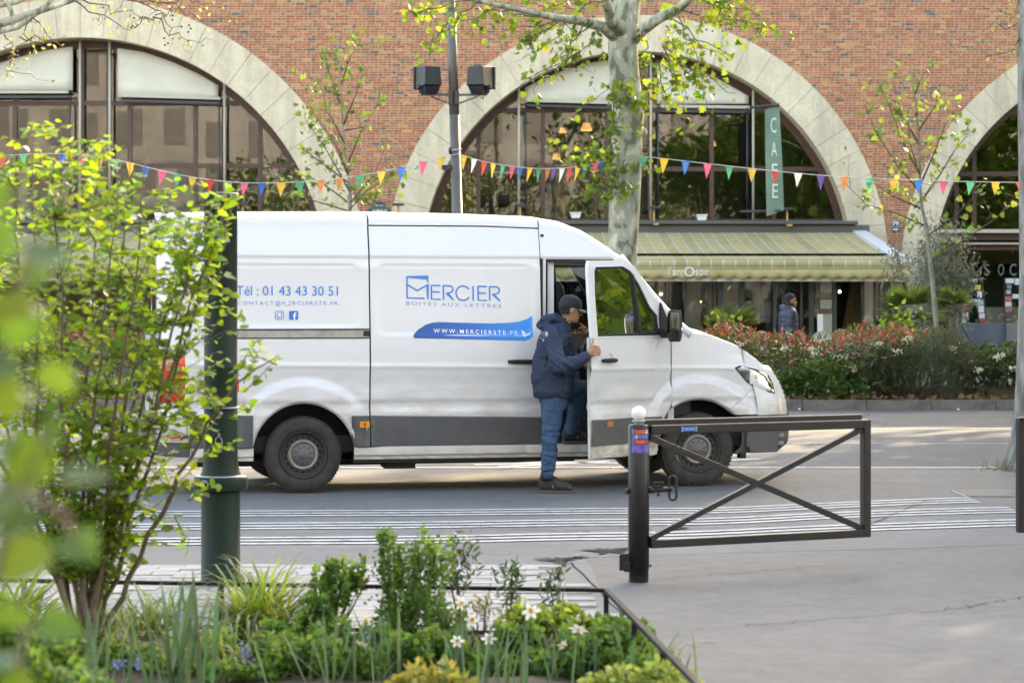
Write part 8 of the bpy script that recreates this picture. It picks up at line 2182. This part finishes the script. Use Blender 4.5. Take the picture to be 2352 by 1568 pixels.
for i, (x, y, Y, s_, fc, cr) in enumerate(((1058, 1384, 11.2, 1.25, (.6, -.6, .1), False), (1083, 1422, 11.1, 1.3, (.2, -.9, .4), False), (1206, 1375, 11.1, 1.2, (.3, .5, .6), False), (1220, 1403, 10.9, 1.5, (-.2, -.8, .5), False), (1050, 1471, 10.8, 1.15, (.1, -1, .1), False), (1123, 1466, 10.8, 1.15, (-.1, -1, .2), False), (1329, 1446, 10.6, 1.5, (.1, .6, .6), False), (1292, 1480, 10.6, .9, (.5, -.4, -.4), False), (830, 1477, 10.8, 1.1, (-.5, -.3, -.5), False), (842, 1420, 11.0, 1.1, (-.4, -.5, -.5), True))): narcissus(x, y, Y, lab[i], s_, fc, cr, i)
bl = leaf_mat('bluebell', (.22, .24, .62), (.3, .3, .75), .3)
for i, (x, y, Y, l) in enumerate(((563, 1495, 10.9, 'bluebell under the sedge clump, upper of two'), (578, 1526, 10.8, 'bluebell under the sedge clump, lower of two'), (273, 1524, 10.8, 'bluebell at the bottom left, left of a pair'), (320, 1520, 10.8, 'bluebell at the bottom left, right of a pair'), (416, 1418, 11.3, 'pale bluebell behind the upright iris blades'), (842, 1468, 10.9, 'small violet flower under the cream narcissus'))):
    rs = np.random.default_rng(300 + i); c = at(x, y, Y); t = thing('bluebell', l, 'flower', (c.x, Y, .03), group='bluebells in the bed'); n = 34 if i < 5 else 12
    MB().tube([(c.x, Y, .03), (c.x + .005, Y, c.z + .02)], .0022, 5).build('stalk', MATS['stalk'], t)
    p = np.c_[rs.normal(c.x, .014, n), rs.normal(Y, .012, n), rs.normal(c.z, .016, n)]
    o = scatter_mesh('blossom', p, rand_dirs(n, -.2), rand_dirs(n), rs.uniform(.012, .022, n), *PETAL, tints(n, .8, 1.2, .05), bl, t, 'stuff')
# ------------------------------------------------------------------ bistro chairs and a menu stand on the terrace
rat = mat('rattan', (.42, .22, .08), .6, (.33, .16, .05), 30, 4); weave = mat('weave_green', (.12, .2, .18), .7, (.4, .42, .36), 60, 2, ramp=(.48, .52)); weave2 = mat('weave_white', (.55, .58, .52), .7, (.2, .28, .26), 60, 2, ramp=(.45, .5))
def chair(x, Y, rz, label, wv):
    c = at(x, 745, Y); t = thing('bistro_chair', label, 'chair', (c.x, Y, .12), rz, group='rattan bistro chairs on the terrace')
    W = .22
    def arch(h, w, z0): return [(-w, .2, z0), (-w*1.02, .22, z0 + h*.6)] + [(w*math.cos(R(170 - 160*k/8)), .235, z0 + h*.72 + h*.28*math.sin(R(170 - 160*k/8))) for k in range(9)] + [(w*1.02, .22, z0 + h*.6), (w, .2, z0)]
    b = MB(); b.tube(arch(.50, W, .42), .016, 8); b.build('back_frame', rat, t, local=True)
    b = MB(); b.grid(lambda u, v: (W*.93*(2*u-1), .215 + .03*(1-(2*u-1)**2)*0 , .46 + (.33 + .13*math.sqrt(max(0, 1 - (2*u-1)**2)))*v), 10, 6); b.build('backrest', wv, t, local=True)
    b = MB(); b.lathe([(.001, .44), (.2, .44), (.22, .455), (.2, .47), (.001, .468)], (0, 0, 0), 20); b.build('seat', wv, t, local=True)
    for a, s_ in ((-.17, -.17), (.17, -.17), (-.19, .19), (.19, .19)):
        MB().tube([(a, s_, .45), (a*1.12, s_*1.12, 0)], .014, 7).build('leg', rat, t, local=True)
for x, Y, rz, l, w in ((1765, 49.5, .6, 'rattan chair left of the pedestrian, back turned', weave2), (1845, 50.5, .5, 'rattan chair just right of the pedestrian', weave2), (1880, 49.0, -.5, 'rattan chair turned sideways under the white menu stand', weave), (1937, 52.0, 2.9, 'rattan chair behind the menu stand, before the doorway', weave), (1962, 49.5, .1, 'rattan chair with pale weave in the middle of the terrace', weave2), (2000, 52.5, 3.3, 'small far rattan chair before the right pale screen', weave), (2022, 48.8, -.15, 'widest pale rattan chair at the right of the terrace', weave2), (2065, 51, .2, 'rightmost rattan chair near the lime bush', weave)):
    chair(x, Y, rz, l, w)
p = at(1884, 750, 50.8); t = thing('menu_stand', 'white upright menu stand among the terrace chairs', 'menu stand', (p.x, 50.8, .12))
MB().box((p.x - .055, 50.77, .8), (p.x + .055, 50.83, p.z + .26)).build('board', mat('menu_white', (.7, .67, .6), .6), t, bev=.006)
MB().tube([(p.x, 50.8, .12), (p.x, 50.8, .8)], .02, 8).build('pole', dkmetal, t); MB().lathe([(.001, .12), (.16, .12), (.15, .15), (.02, .16)], (p.x, 50.8, 0), 16).build('foot', dkmetal, t)
# litter on the far gutter
for x, y, l in ((2205, 908, 'scrap of white paper in the far gutter by the hedge end'), (1850, 945, 'scrap of white paper in the gutter right of the van nose')):
    c = gnd(x, max(y, 941)); c.z = .0; b = MB(); b.grid(lambda u, v: (c.x + (u-.5)*.09, 37.3 + (v-.5)*.1, .006 + .02*math.sin(u*6)*v), 4, 4); tag(b.build('paper_scrap', whitep), l, 'litter', 'litter in the gutter')
